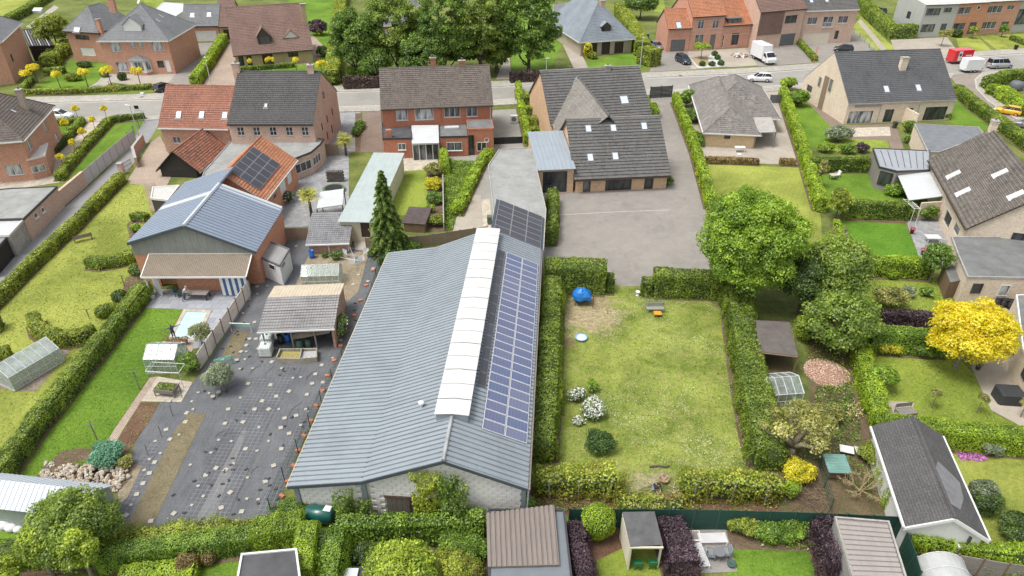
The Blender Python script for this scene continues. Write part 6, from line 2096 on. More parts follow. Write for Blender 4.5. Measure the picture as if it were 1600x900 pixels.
h=House('terrace_house_tall','taller orange-roofed terrace house with banded brickwork and arched windows','house',(1075.5,80),(1125,76.5),BR_SALMON,RT_ORANGE,eave=25.5,D=10,pitch=42,trim=DARKF)
for a, b, c, d, k in((1091,31,1100,45,'2'),(1114,30,1123,44,'2'),(1086,54,1099,70,'2'),):h.win('F',a,b,c,d,k,WHITE,GLASS,CONC)
h.door('F',1109,54,1117,77,'slab',DOORG,GREYF)
bd_=MB(plain('pale_band',(.5,.44,.36)))
for z in(3.4,4.4,h.he-1.2):bd_.box(0,-.015,z,h.W,.02,z+.12)
SB_(bd_,'brick_band',h.e);h.finish()
h=House('terrace_house_dormer','orange-roofed terrace house with wide dormer and open brown door','house',(1125.5,76.5),(1168,73.5),BR_SALMON,RT_ORANGE,eave=39,D=10,pitch=42,trim=DARKF)
h.win('F',1143,52,1154,70,'1',BROWNF,GD_);h.door('F',1122,54,1131,75,'1x2',GLASS,WHITE)
bd_=MB(plain('pale_band',(.5,.44,.36)))
for z in(2.9,4.2):bd_.box(0,-.015,z,h.W,.02,z+.12)
SB_(bd_,'brick_band',h.e);h.finish();dormer(h,1136,29,1158,37,BROWNF,ROOFING,0,GLASS,0)
h=House('brown_clad_house','pinkish house with brown tile cladding behind the white truck','house',(1178,77),(1246.5,70),BR_PINK,RT_BROWN,eave=18,D=11,pitch=42,trim=BROWNF)
h.win('F',1227,24,1245,36,'3',DARKF,GD_,CONC);h.door('F',1219,53,1241,71,'garage',DOORG,DARKF)
p=h.hit(1222,40,'F');MB(RT_BROWN).box(.05,-.12,2.9,p.x,-.005,h.he-.1).bu_('tile_cladding',h.e);h.finish()
h=House('pink_brick_house','pinkish brick house with dark roof, juliet balcony and cream garage door','house',(1247,69),(1328,66),BR_PINK,RT_GREY,eave=16,D=11,pitch=38,trim=WHITE)
h.win('F',1262,27,1277,38,'2',WHITE,GLASS,WHITE);h.win('F',1286,26,1301,42,'2',WHITE,GLASS,WHITE);h.win('F',1310,25,1325,36,'2',WHITE,GLASS,WHITE);h.win('F',1304,48,1310,61,'1',DARKF,GD_)
h.door('F',1254,51,1295,68,'garage',plain('garage_cream',(.66,.6,.48),.6,.05));h.finish();h.skylight(1267,2,.9,1.1);h.skylight(1291,1,.9,1.1)
p=h.hit(1285,39,'F');q=h.hit(1302,39,'F');mb=MB(WHITE)
for k in range(9):
 x=p.x+(q.x-p.x)*k/8;mb.box(x-.02,-.2,p.z-.5,x+.02,-.16,p.z+.5)
mb.box(p.x-.05,-.22,p.z+.5,q.x+.05,-.14,p.z+.56).box(p.x-.05,-.2,p.z-.56,q.x+.05,0,p.z-.5);mb.bu_('balcony',h.e)
roofpale=plain('pale_roof',(.5,.49,.47),.8,.08)
for nm, lab, A, B, wl, ev, wins, dr in(('grey_row_house','grey rendered end house of the row beside the tall green hedge',(1431,59),(1483,57),REND_GREY,8,((1447,13,1469,24,'2'),(1475,12,1487,19,'2'),(1439,38,1460,50,'3')),(1469,37,1478,52)),('orange_row_house','orange brick row house with round attic window and grey door',(1483.3,57),(1529,54),BR_ORANGE,6,((1495,11,1517,22,'2'),(1487,36,1508,47,'1')),(1513,35,1524,53)),('white_window_row_house','salmon brick row house with white-framed windows, third of the row',(1529.3,54),(1578,51),BR_SALMON,3,((1543,9,1566,20,'3'),(1574,8,1585,15,'2'),(1534,34,1556,45,'3')),(1563,34,1574,50)),('pale_row_house','greyish row house at the right end of the row',(1578.3,51),(1640,47),REND_GREY,1,((1588,14,1606,38,'2'),),(1620,30,1630,48))):
 h=House(nm,lab,'house',A,B,wl,roofpale,eave=ev,D=10,pitch=8,oe=.2,og=0,trim=DARKF,course=99)
 for w_ in wins:h.win('F',*w_[:4],w_[4],DARKF if wl is REND_GREY else WHITE,GLASS,CONC)
 h.door('F',*dr,'slab',plain('door_blue_grey',(.08,.1,.12),.4),DARKF)
 if nm.startswith('grey'):h.winm('L',h.D*.45,3.4,h.D*.45+1.4,5.,'2',DARKF,GD_)
 if nm.startswith('orange'):
  p=h.hit(1529,12,'F');mb=MB(GD_,WHITE);mb.lathe([(.01,.05),(.4,.05)],12,0);mb.lathe([(.4,0),(.4,.08),(.52,.08),(.52,0)],12,1)
  mb.v=[(x,-z,y)for x,y,z in mb.v];o=mb.bu_('round_window',h.e);o.location=(p.x,0,p.z)
 h.finish()
 # ------------------------------------------------------------------ leaves
LH_=leaf('leaf_hedge',(.062,.1,.013),(.175,.225,.028))
LY_=leaf('leaf_hedge_yellowish',(.09,.125,.014),(.24,.27,.035))
LB_=leaf('leaf_bright',(.115,.175,.012),(.25,.33,.026))
L_DARK=leaf('leaf_dark',(.03,.055,.012),(.08,.125,.024))
LL_=leaf('leaf_laurel',(.065,.12,.012),(.17,.25,.03))
L_LIME=leaf('leaf_lime_tree',(.085,.15,.012),(.22,.31,.03))
LT_=leaf('leaf_tree',(.05,.095,.014),(.13,.2,.03))
L_TREEY=leaf('leaf_tree_yellow',(.1,.15,.013),(.27,.33,.035))
L_WALNUT=leaf('leaf_walnut',(.08,.125,.02),(.2,.26,.04))
L_OLIVE=leaf('leaf_olive',(.12,.135,.06),(.25,.265,.13))
L_OLIVEY=leaf('leaf_olive_yellow',(.13,.14,.035),(.29,.28,.085))
L_CONIF=leaf('needle_spruce',(.045,.085,.018),(.14,.2,.035))
L_PINE=leaf('needle_juniper',(.035,.07,.016),(.09,.15,.035))
L_YELLOW=leaf('leaf_gold',(.76,.6,.012),(.95,.84,.06),.45)
L_GOLDG=leaf('leaf_gold_green',(.28,.26,.012),(.52,.46,.03))
L_PURPLE=leaf('leaf_purple',(.032,.019,.025),(.08,.05,.06),.2)
L_RUST=leaf('leaf_rust',(.1,.065,.025),(.2,.14,.05),.2)
L_BROWNH=leaf('leaf_brown_hedge',(.035,.024,.02),(.09,.06,.045),.15)
L_PALM=leaf('leaf_palm',(.12,.14,.02),(.28,.28,.05))
L_IVY=leaf('leaf_ivy',(.06,.11,.015),(.16,.22,.03),clump=.5)
L_IVYY=leaf('leaf_ivy_yellow',(.2,.23,.014),(.4,.4,.03),clump=.5)
L_MIX=leaf('leaf_mixed_vine',(.12,.16,.016),(.28,.31,.04),clump=.9,hue=(.26,.2,.06))
L_WHITEF=leaf('blossom_white',(.75,.74,.7),(.85,.84,.8),.2)
L_PINKF=leaf('blossom_violet',(.26,.07,.27),(.5,.17,.5),.3)
L_REDF=leaf('blossom_red',(.5,.03,.03),(.65,.06,.05),.2)
L_BLUEG=leaf('leaf_netted',(.07,.17,.1),(.17,.33,.22))
L_GREY=leaf('leaf_greygreen',(.1,.125,.075),(.22,.25,.15))
# ------------------------------------------------------------------ hedges: label, ground line in the photograph, width, height, leaf
HEDGES=[('long clipped hedge between the back lane and the sunny left lawn',[(192,283),(120,357),(60,413),(15,458),(-40,512)],1.1,1.3,LY_,{}),('long diagonal hedge between the bench lawn and the pool lawn',[(231,459),(205,492),(140,574),(62,672),(8,748),(-40,815)],1.3,1.5,LH_,dict(rough=.14)),('curved yellowish hedge looping round the greenhouse lawn',[(57,506),(62,522),(78,533),(100,538),(128,536),(152,526)],1.1,1.4,LY_,{}),('low arc-shaped hedge topped with plants beside the workshop',[(140,416),(160,418),(185,414),(214,405)],1.3,1.1,LH_,{}),('short dark hedge by the gravel path near the workshop corner',[(206,345),(218,343),(232,345)],1.,.9,LH_,{}),('small hedge block cut off by the left edge above the greenhouse',[(-30,520),(6,513)],1.4,1.7,LH_,{}),('hedge stub at the left edge directly behind the whitewashed greenhouse',[(-30,572),(20,561)],1.2,1.3,LY_,{}),('straight bright hedge between the villa drive and the chalet drive',[(306,134),(330,99),(351,66)],1.7,1.9,LB_,{}),('low trimmed hedge along the pavement before the brick villa',[(36,148),(120,146),(238,139)],.9,.9,LY_,{}),('short side hedge of the villa garden near the black annex',[(34,146),(44,136),(52,128)],.9,1.,LH_,{}),('dark block hedge left of the villa lawn',[(70,118),(86,116),(103,115)],1.4,1.3,LH_,{}),('bushy hedge row left of the villa garden',[(78,106),(95,88),(112,78)],3.,2.2,LY_,dict(rough=.25)),('l-shaped hedge between the left brick house lawn and its path',[(86,196),(108,195),(131,192),(118,207),(104,222)],.8,1.,LH_,{}),('low garden hedge along the pale path, nearest to the lane',[(94,283),(112,258),(140,228),(172,193)],1.1,1.1,LY_,{}),('short hedge behind the street sign at the lane mouth',[(174,192),(200,188),(227,186)],.9,1.,LH_,{}),('small dark hedge beside the left brick house bay',[(82,243),(92,234),(103,223)],.8,.9,L_DARK,{}),('tall narrow hedge between the brick pair drive and the clipped cubes',[(810,140),(814,170),(820,200),(826,228)],1.,1.6,LB_,{}),('long narrow hedge along the gravel yard drive',[(1054,160),(1068,196),(1085,240),(1098,285),(1110,328)],1.1,1.8,LB_,{}),('hedge between the hipped bungalow and the new house',[(1222,152),(1232,182),(1243,214),(1254,246),(1268,292),(1281,332)],1.3,1.8,LB_,{}),('horizontal hedge behind the white garden chairs',[(1264,270),(1305,268),(1352,268)],1.1,2.1,LH_,{}),('horizontal hedge between white chairs lawn and bright green lawn',[(1316,338),(1365,341),(1414,342)],1.3,2.2,LH_,{}),('horizontal hedge below the bright green lawn',[(1328,428),(1390,430),(1450,434)],1.3,2.1,LB_,{}),('dark purple hedge next to the yellow tree',[(1366,508),(1410,510),(1458,515)],1.2,1.7,L_PURPLE,dict(core=TWIGB,rough=.2)),('green hedge in front of the dark purple hedge',[(1352,544),(1405,548),(1470,552)],1.4,2.3,LL_,{}),('narrow boundary hedge between wild garden and yellow tree lawn',[(1338,560),(1350,600),(1362,645),(1372,684),(1382,730),(1394,800)],1.3,1.7,LB_,dict(rough=.18)),('long hedge behind the white shed',[(1374,682),(1450,690),(1530,697),(1640,708)],1.6,1.9,LB_,{}),('tall thick hedge left of the gap into the play lawn',[(852,448),(900,450),(944,452)],2.4,3.,LH_,dict(round_=.12)),('low clipped step left of the gap into the play lawn',[(947,454),(958,454)],1.3,1.8,LH_,dict(round_=.1)),('tall thick hedge right of the gap into the play lawn',[(1019,458),(1070,460),(1128,461)],1.9,2.6,LH_,dict(round_=.12)),('low clipped step right of the gap into the play lawn',[(1001,458),(1017,459)],1.3,1.7,LH_,dict(round_=.1)),('long thick hedge along the right side of the barn',[(863,458),(860,520),(856,590),(851,660),(846,722)],1.9,2.2,LH_,dict(rough=.2)),('long thick hedge on the right side of the play lawn',[(1148,474),(1158,540),(1170,610),(1184,680),(1198,735)],2.3,2.2,LH_,dict(rough=.2)),('slim hedge between gravel yard and flat storage building',[(862,316),(864,345),(859,385)],1.1,2.,LH_,dict(rough=.15)),('long low-cut hedge along the lower left, behind the brighter block',[(165,882),(250,872),(330,862),(402,853),(470,845)],1.3,1.5,LL_,{}),('unclipped feathery hedge at the foot of the weed fabric field',[(170,858),(250,848),(330,840),(400,836)],1.7,.9,LY_,dict(rough=.3)),('low bright yellow-green hedge block in the lower left garden',[(192,915),(250,907),(309,897)],1.6,.9,LB_,{}),('dark hedge at the lower left edge below the metal shed',[(-20,880),(60,874),(165,870)],1.6,1.3,LH_,{}),('bright rounded hedge between the dark flat roof and the fabric field',[(404,852),(440,844),(478,838)],1.8,1.9,LB_,dict(rough=.2)),('bright upright hedge right of the dark flat roof',[(488,846),(484,880),(478,920)],1.4,2.,LB_,{}),('narrow vine-covered hedge running down from the green tank',[(534,850),(528,885),(520,935)],1.1,2.,LL_,dict(rough=.2)),('laurel hedge on stakes in front of the barn gable',[(532,846),(600,844),(680,842),(756,838)],1.2,2.1,LL_,dict(rough=.2,leafpx=4)),('dark purple hedge beside the black garden house',[(895,842),(903,880),(912,930)],1.2,1.7,L_PURPLE,dict(core=TWIGB,rough=.2)),('dark purple hedge between the open hut and the white loungers',[(1042,830),(1054,862),(1066,905)],1.8,1.6,L_PURPLE,dict(core=TWIGB,rough=.2)),('dark purple bushes left of the taupe corrugated shed',[(1276,835),(1292,868),(1308,912)],1.5,1.8,L_PURPLE,dict(core=TWIGB,rough=.35)),('tall yellow-green hedge beside the big trees at the top',[(537,-20),(529,60),(520,132)],3.,2.6,LY_,dict(leafpx=2.6)),('thick hedge beside the slate bungalow lawn',[(968,24),(985,52),(1003,88)],3.2,3.,LY_,dict(leafpx=2.6)),('square end block of the hedge near the grey suv',[(1002,98),(1024,104)],3.2,3.4,LY_,dict(leafpx=2.6,round_=.1)),('tall hedge beside the grey rendered row house',[(1340,8),(1362,32),(1392,60),(1424,58)],3.,3.,LH_,dict(leafpx=2.6)),('low hedge between the cream garage drive and the grey garage drive',[(1247,68),(1260,82),(1273,96)],1.1,1.,LH_,dict(leafpx=2.6)),('dark brown leaf hedge along the road left of the brick pair',[(538,138),(565,137),(594,136)],2.,2.1,L_BROWNH,dict(leafpx=2.6,core=TWIGB)),('dark brown leaf hedge along the road behind the ribbed bungalow',[(797,129),(845,126),(896,123)],1.6,2.,L_BROWNH,dict(leafpx=2.6,core=TWIGB)),('bright hedge along the side street beside the new house',[(1494,146),(1520,170),(1550,192),(1580,214),(1612,240)],1.8,1.6,LH_,{}),('round-ended hedge on the street corner behind the yellow car',[(1542,146),(1560,150),(1588,170),(1620,192)],2.4,1.7,LB_,dict(rough=.2)),('hedge behind the dark covered trailer on the street corner',[(1540,138),(1565,128),(1600,124)],2.2,1.9,LH_,dict(rough=.2)),('hedge at the right end of the row house lawns',[(1580,62),(1610,74),(1640,84)],1.2,1.,LH_,dict(leafpx=2.6)),('far hedge line across the upper left lawns',[(12,38),(45,20),(80,-2)],2.,1.9,LH_,dict(leafpx=2.6)),('bright hedge topping the weathered wooden fence, lower right',[(1410,866),(1440,870),(1476,875)],1.,2.,LB_,dict(rough=.2)),('leafy strip of hedge over the wooden fence right of the white shed',[(1484,878),(1540,886),(1640,899)],.9,1.9,LB_,dict(rough=.2)),('bright hedge left of the ivy patch beside the brick pair garden',[(697,276),(695,262),(693,248)],1.,1.7,LB_,{}),('tall bright column hedge left of the slate bungalow drive',[(872,62),(868,48),(862,36)],1.8,2.4,LB_,dict(leafpx=2.6)),('low clipped edging beside the bright green lawn',[(1322,398),(1312,372),(1305,350)],.7,.7,LB_,{}),('hedge in front of the chalet house with brown roof',[(372,112),(420,108),(460,105)],1.,.9,LH_,dict(leafpx=2.6)),]
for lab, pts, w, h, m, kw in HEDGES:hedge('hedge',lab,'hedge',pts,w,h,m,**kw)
for i, (x,y,s,h)in enumerate(((822,166,2.,1.9),(842,168,2.,2.2),(825,180,1.6,1.5),(830,196,1.8,1.4),(833,213,1.9,1.5))):
 p=G(x,y)
 hedge('hedge_cube',['tallest dark hedge cube, far left of the group','large hedge cube beside the bungalow gable','small clipped hedge cube in the middle of the row','third clipped hedge cube down the row','lowest clipped hedge cube, nearest to the metal roof'][i],'hedge',[p-Vector((s/2,0,0)),p+Vector((s/2,0,0))],s,h,LY_,world=True,round_=.08,rough=.05,group='clipped hedge cubes beside the bungalow')
 # ------------------------------------------------------------------ trees
tree('lime_tree','big round bright green tree beside the gravel yard','tree',(1155,472),12.2,(5.2,5.,5.5),L_LIME,n=190,cr=.95,leafpx=3.4,tr=.28,seed=5,zlo=-.85,cover=1.35)
tree('tree','dark green tree right behind the big bright round tree','tree',(1285,482),8.6,(3.2,3.6,4.),L_WALNUT,n=60,leafpx=3.4,seed=6)
tree('tree','lower dark tree beside the woven rough hedge, right of the bright round tree','tree',(1245,490),6.5,(2.6,2.8,3.),L_DARK,n=40,seed=61)
tree('walnut_tree','spreading green tree with drooping twigs over the wild garden','tree',(1300,548),6.2,(3.9,3.2,2.8),L_WALNUT,n=80,cr=.75,leafpx=4.2,seed=7,cover=1.,zlo=-.8)
tree('golden_tree','round golden-yellow tree on the right lawn','tree',(1492,576),6.9,(3.5,3.4,2.95),L_YELLOW,n=120,cr=.72,leafpx=3.8,bark=BARKG,tr=.16,seed=8,cover=1.5)
for i, (lab,x,y,h,r,m)in enumerate((('broad dark green street tree, leftmost of the big clump at the top',562,124,13.5,(5.4,5.,6.),LT_),('tall yellowish-green tree in the left part of the top clump',622,118,17.,(6.6,5.6,7.9),L_WALNUT),('tall dark tree in the middle of the top clump',695,120,17.5,(6.4,5.6,8.3),LT_),('tall drooping green tree, right of the middle of the top clump',752,116,18.5,(6.2,5.6,8.7),L_WALNUT),('broad tree with low branches at the right end of the top clump',826,114,17.5,(6.8,5.8,8.2),LT_),('shorter tree behind the brick pair roof in the top clump',664,128,9.,(5.,3.6,4.1),LT_),('low bushy tree filling the gap beside the dark brown hedge',588,130,7.,(3.6,3.,3.2),LT_),('leafy lower tree right behind the left chimney of the brick pair',655,108,9.,(5.2,3.6,4.2),L_WALNUT),('leafy lower tree right behind the right chimney of the brick pair',722,108,9.5,(5.,3.6,4.5),LT_),('leafy lower tree at the verge right of the brick pair roof',776,112,8.,(3.4,3.,3.8),L_WALNUT))):
 tree('street_tree',lab,'tree',(x,y),h,r,m,n=150,cr=1.05,leafpx=3.,tr=.35,seed=20+i,group='big trees along the far side of the road',limbs=9,trunk_h=2.5,zlo=-.9,cover=1.2)
tree('tree','bushy green tree behind the villa wing, top left','tree',(92,78),8.,(4.2,4.,3.8),LY_,n=50,leafpx=2.8,seed=31)
tree('tree','spreading tree behind the slate bungalow hedge at the top','tree',(1000,30),7.,(5.,4.,3.2),LT_,n=60,leafpx=2.6,seed=32)
tree('tree','leafy green tree overlapping the pale metal shed, lower left','tree',(136,868),5.2,(3.,2.6,2.4),L_WALNUT,n=80,cr=.55,leafpx=4.2,seed=33,cover=1.1)
tree('tree','young yellow-green tree below the metal shed, left one','tree',(84,900),4.3,(1.15,1.1,1.5),L_TREEY,n=34,cr=.42,leafpx=4.,seed=34,bark=BARKG)
tree('tree','young yellow-green tree below the metal shed, right one','tree',(146,905),4.4,(1.35,1.2,1.6),L_TREEY,n=36,cr=.45,leafpx=4.,seed=35,bark=BARKG)
tree('tree','yellow-green tree cut off by the lower left corner','tree',(14,940),3.6,(1.5,1.4,1.5),L_TREEY,n=34,cr=.48,leafpx=4.,seed=36,bark=BARKG)
tree('tree','pale yellow-green tree at the bottom edge left of the black garden house','tree',(632,935),4.6,(2.3,2.,2.),L_TREEY,n=60,cr=.6,leafpx=4.2,seed=37)
tree('tree','small leafy tree on a thin stem beside the little timber shed','tree',(1452,440),4.6,(1.6,1.5,1.7),LT_,n=40,cr=.5,leafpx=3.4,seed=38,bark=BARKG,tr=.07)
tree('tree','round-headed tree at the end of the hedge by the white chairs lawn','tree',(1304,344),4.4,(1.5,1.4,1.9),LY_,n=40,cr=.5,leafpx=3.2,seed=39)
tree('tree','slender young tree beside the white garden chairs','tree',(1278,292),3.9,(.75,.75,1.5),L_OLIVEY,n=24,cr=.32,leafpx=3.,seed=40)
tree('tree','small sparse tree on the yellow tree lawn near the boundary hedge','tree',(1371,608),2.4,(1.35,1.2,.9),L_LIME,n=26,cr=.4,leafpx=3.4,seed=41,tr=.05)
tree('olive_tree','grey-green olive tree beside the pool','tree',(317,541),2.4,(1.05,1.,.85),L_OLIVE,n=34,cr=.4,leafpx=3.,seed=42,tr=.07,bark=BARKG)
tree('bonsai_tree','low broad pruned tree standing on the weed fabric','tree',(350,608),2.4,(1.5,1.3,.9),L_GREY,n=34,cr=.42,leafpx=3.,seed=43,tr=.1,bark=BARKG)
tree('tree','small tree with bright leaves in front of the terrace houses','tree',(1095,92),3.4,(2.,1.8,1.),L_TREEY,n=24,cr=.6,leafpx=2.6,seed=44,tr=.07)
tree('tree','small round tree behind the anthracite roof by the row houses','tree',(1470,72),4.,(1.7,1.6,1.3),L_OLIVEY,n=24,cr=.55,leafpx=2.6,seed=45,tr=.06)
tree('tree','tiny round tree before the orange row house','tree',(1518,60),2.8,(1.3,1.2,1.1),LY_,n=20,cr=.45,leafpx=2.6,seed=46,tr=.06)
tree('tree','small dark standard tree at the white-windowed row house','tree',(1564,58),3.,(1.2,1.2,1.3),LT_,n=20,cr=.45,leafpx=2.6,seed=47,tr=.06)
pol=thing('pollard_tree','knotty pollarded tree with several thick limbs in the wild garden','tree',G(1232,712))
mb=MB(plain('pollard_bark',(.3,.26,.17),.95,.3,4,bump=.02));mb.tube([(0,0,-.05),(.05,0,.5),(.1,.1,1.)],[.42,.34,.3],9)
KN=[]
for(x,y,z)in((-2.2,.3,2.6),(-1.3,-.6,3.),(-.4,.4,3.9),(.5,-.3,3.3),(1.3,.5,3.2),(2.1,-.2,2.6),(1.2,-1.,2.2),(-1.4,1.,3.2),(.4,1.2,3.6),(2.6,.8,2.3)):
 mb.tube([(.1,.05,.9),(x*.45,y*.5,1.+z*.3),(x*.85,y*.9,z*.82),(x,y,z)],[.24,.2,.15,.16],7);mb.ball((x,y,z),.26,6);KN.append((x,y,z))
mb.bu_('trunk',pol,True)
P, N, T=crown_points(np.array(KN)+np.array([0,0,.15]),.68,.2,1.05)
link(bpy.data.objects.new('crown',LM_('crown',P,N,.2,(L_OLIVEY,),T)),pol)
proto=None
GOLD=[(60,130,3.6,'on the villa lawn, second from the left, taller one'),(48,138,3.4,'at the left end of the villa front hedge'),(95,138,3.2,'on the villa lawn left of the round clipped bush'),(138,137,3.6,'beside the villa garden path'),(175,135,3.7,'before the villa door, with a violet tag'),(220,134,3.5,'before the white bay window'),(124,190,2.6,'on the left house path, nearest the white car'),(168,188,2.4,'at the end of the pale path beside the road'),(150,206,2.4,'in the middle of the pale garden path hedge'),(108,212,2.6,'in the hedge corner of the left brick house'),(135,226,2.5,'half way down the low garden hedge'),(120,243,2.4,'further down the low garden hedge'),(102,267,2.5,'at the hedge end by the lane wall'),(425,113,3.,'before the chalet house, left'),(464,112,2.8,'before the chalet house, middle'),(505,124,3.6,'before the chalet house, right of the house corner'),(394,112,2.6,'behind the dark tiled ridge, far left of the chalet front')]
for i, (x,y,h,where)in enumerate(GOLD):
 if i%6==0:
  proto=tree('golden_shrub_tree','','tree',(x,y),3.6,(1.15,1.1,.85),L_YELLOW,n=22,cr=.42,leafpx=2.6,seed=60+i,tr=.07,bark=BARK,limbs=5)
  ph=3.6;o=proto
 else:o=dup(proto,G(x,y),RND.uniform(0,6))
 s=h/ph*1.05
 o.scale=(s*(.75 if h<2.7 else 1),)*2+(s,)
 o.location=G(x,y)
 o['label']='small golden standard tree '+where
 o['group']='golden standard trees in the front gardens'
for i, (x,y,lab)in enumerate(((1455,637,'left little standard tree on the sloping strip below the lawn'),(1526,645,'middle little standard tree on the sloping strip below the lawn'),(1594,652,'right little standard tree on the sloping strip, at the picture edge'))):
 tree('standard_tree',lab,'tree',(x,y),1.9,(.5,.5,.4),L_OLIVEY,n=10,cr=.25,leafpx=2.6,seed=80+i,tr=.035,bark=BARKG,group='little standards below the yellow tree lawn')
def conifer(label,base,h,r,mat):
 b=G(*base);rg=np.random.default_rng(3)
 e=thing('conifer',label,'conifer',b)
 P, N, T=[], [], []
 mb=MB(BARK);mb.tube([(0,0,-.05),(0,0,h*.6),(0,0,h*.98)],[.22,.12,.02],7)
 z=.5
 while z<h*.985:
  rad=r*(1-z/h)**.8+.12
  k=max(5,int(11*(1-z/h)+4))
  a0=rg.uniform(0,6)
  for j in range(k):
   a=a0+2*PI*j/k+rg.normal(0,.12);L=rad*rg.uniform(.8,1.12)
   n=int(30+L*110)
   t=rg.uniform(.12,1,n)**.8
   wd_=.32*L*(1-t)*.9+.1
   off=rg.normal(0,1,n)*wd_*.55
   dx, dy=math.cos(a), math.sin(a)
   zz=z+.22*L*t-.55*L*t**2+rg.normal(0,.06,n)-np.abs(off)*.35
   P.append(np.stack([dx*L*t-dy*off,dy*L*t+dx*off,np.maximum(zz,.05)],1))
   N.append(np.stack([np.full(n,dx*.4),np.full(n,dy*.4),np.ones(n)],1));T.append(np.clip(t*.75+rg.uniform(-.15,.25,n),0,1))
   mb.tube([(0,0,z),(dx*L*.5,dy*L*.5,z+.02),(dx*L*.9,dy*L*.9,z-.22*L)],[.04,.025,.008],4,cap=False)
  z+=.32+.22*(1-z/h)
 link(bpy.data.objects.new('crown',LM_('crown',np.concatenate(P),np.concatenate(N),.24,(mat,),np.concatenate(T),aspect=.4)),e)
 mb.bu_('trunk',e)
 return e
conifer('tall dark spruce standing at the wooden fence behind the barn',(609,398),10.2,2.4,L_CONIF)
def palm(label,base,h,r,old):
 b=G(*base);e=thing('palm_tree',label,'palm tree',b)
 mb=MB(BARK);mb.tube([(0,0,-.05),(.03,0,h*.5),(0,0,h)],[.2,.17,.14],8);mb.bu_('trunk',e)
 P, N, T=[], [], []
 for j in range(34):
  el=RND.uniform(-.7,1.2);a=RND.uniform(0,2*PI);L=r*RND.uniform(.75,1.1)
  d=Vector((math.cos(a)*math.cos(el),math.sin(a)*math.cos(el),math.sin(el)))
  s=Vector((-math.sin(a),math.cos(a),0))
  for t in np.linspace(.35,1,5):
   for f in np.linspace(-1,1,7):
    p=d*L*t+s*f*L*.38*t+Vector((0,0,-.25*L*t*t-abs(f)*.1))
    P.append((p.x,p.y,p.z+h));N.append((d.x*.3,d.y*.3,1));T.append(.5+.4*t if el>-.2 or not old else 1.)
 link(bpy.data.objects.new('crown',LM_('crown',np.array(P),np.array(N),.3,(L_PALM,),np.array(T),aspect=.25,jit=.3)),e)
 if old:
  M_, Q_=[], []
  for k in range(260):
   a=RND.uniform(0,2*PI);M_.append((math.cos(a)*.45*RND.uniform(.4,1.2),math.sin(a)*.45,h-RND.uniform(.1,.7)));Q_.append((math.cos(a),math.sin(a),.2))
  link(bpy.data.objects.new('flower_cluster',LM_('flower_cluster',np.array(M_),np.array(Q_),.16,(leaf('palm_flower',(.5,.3,.02),(.7,.42,.04)),))),e)
palm('palm tree with yellow flower clusters beside the white canopy',(487,338),2.9,1.35,True)
palm('palm tree at the head of the long green-roofed shed',(541,243),2.6,1.4,False)
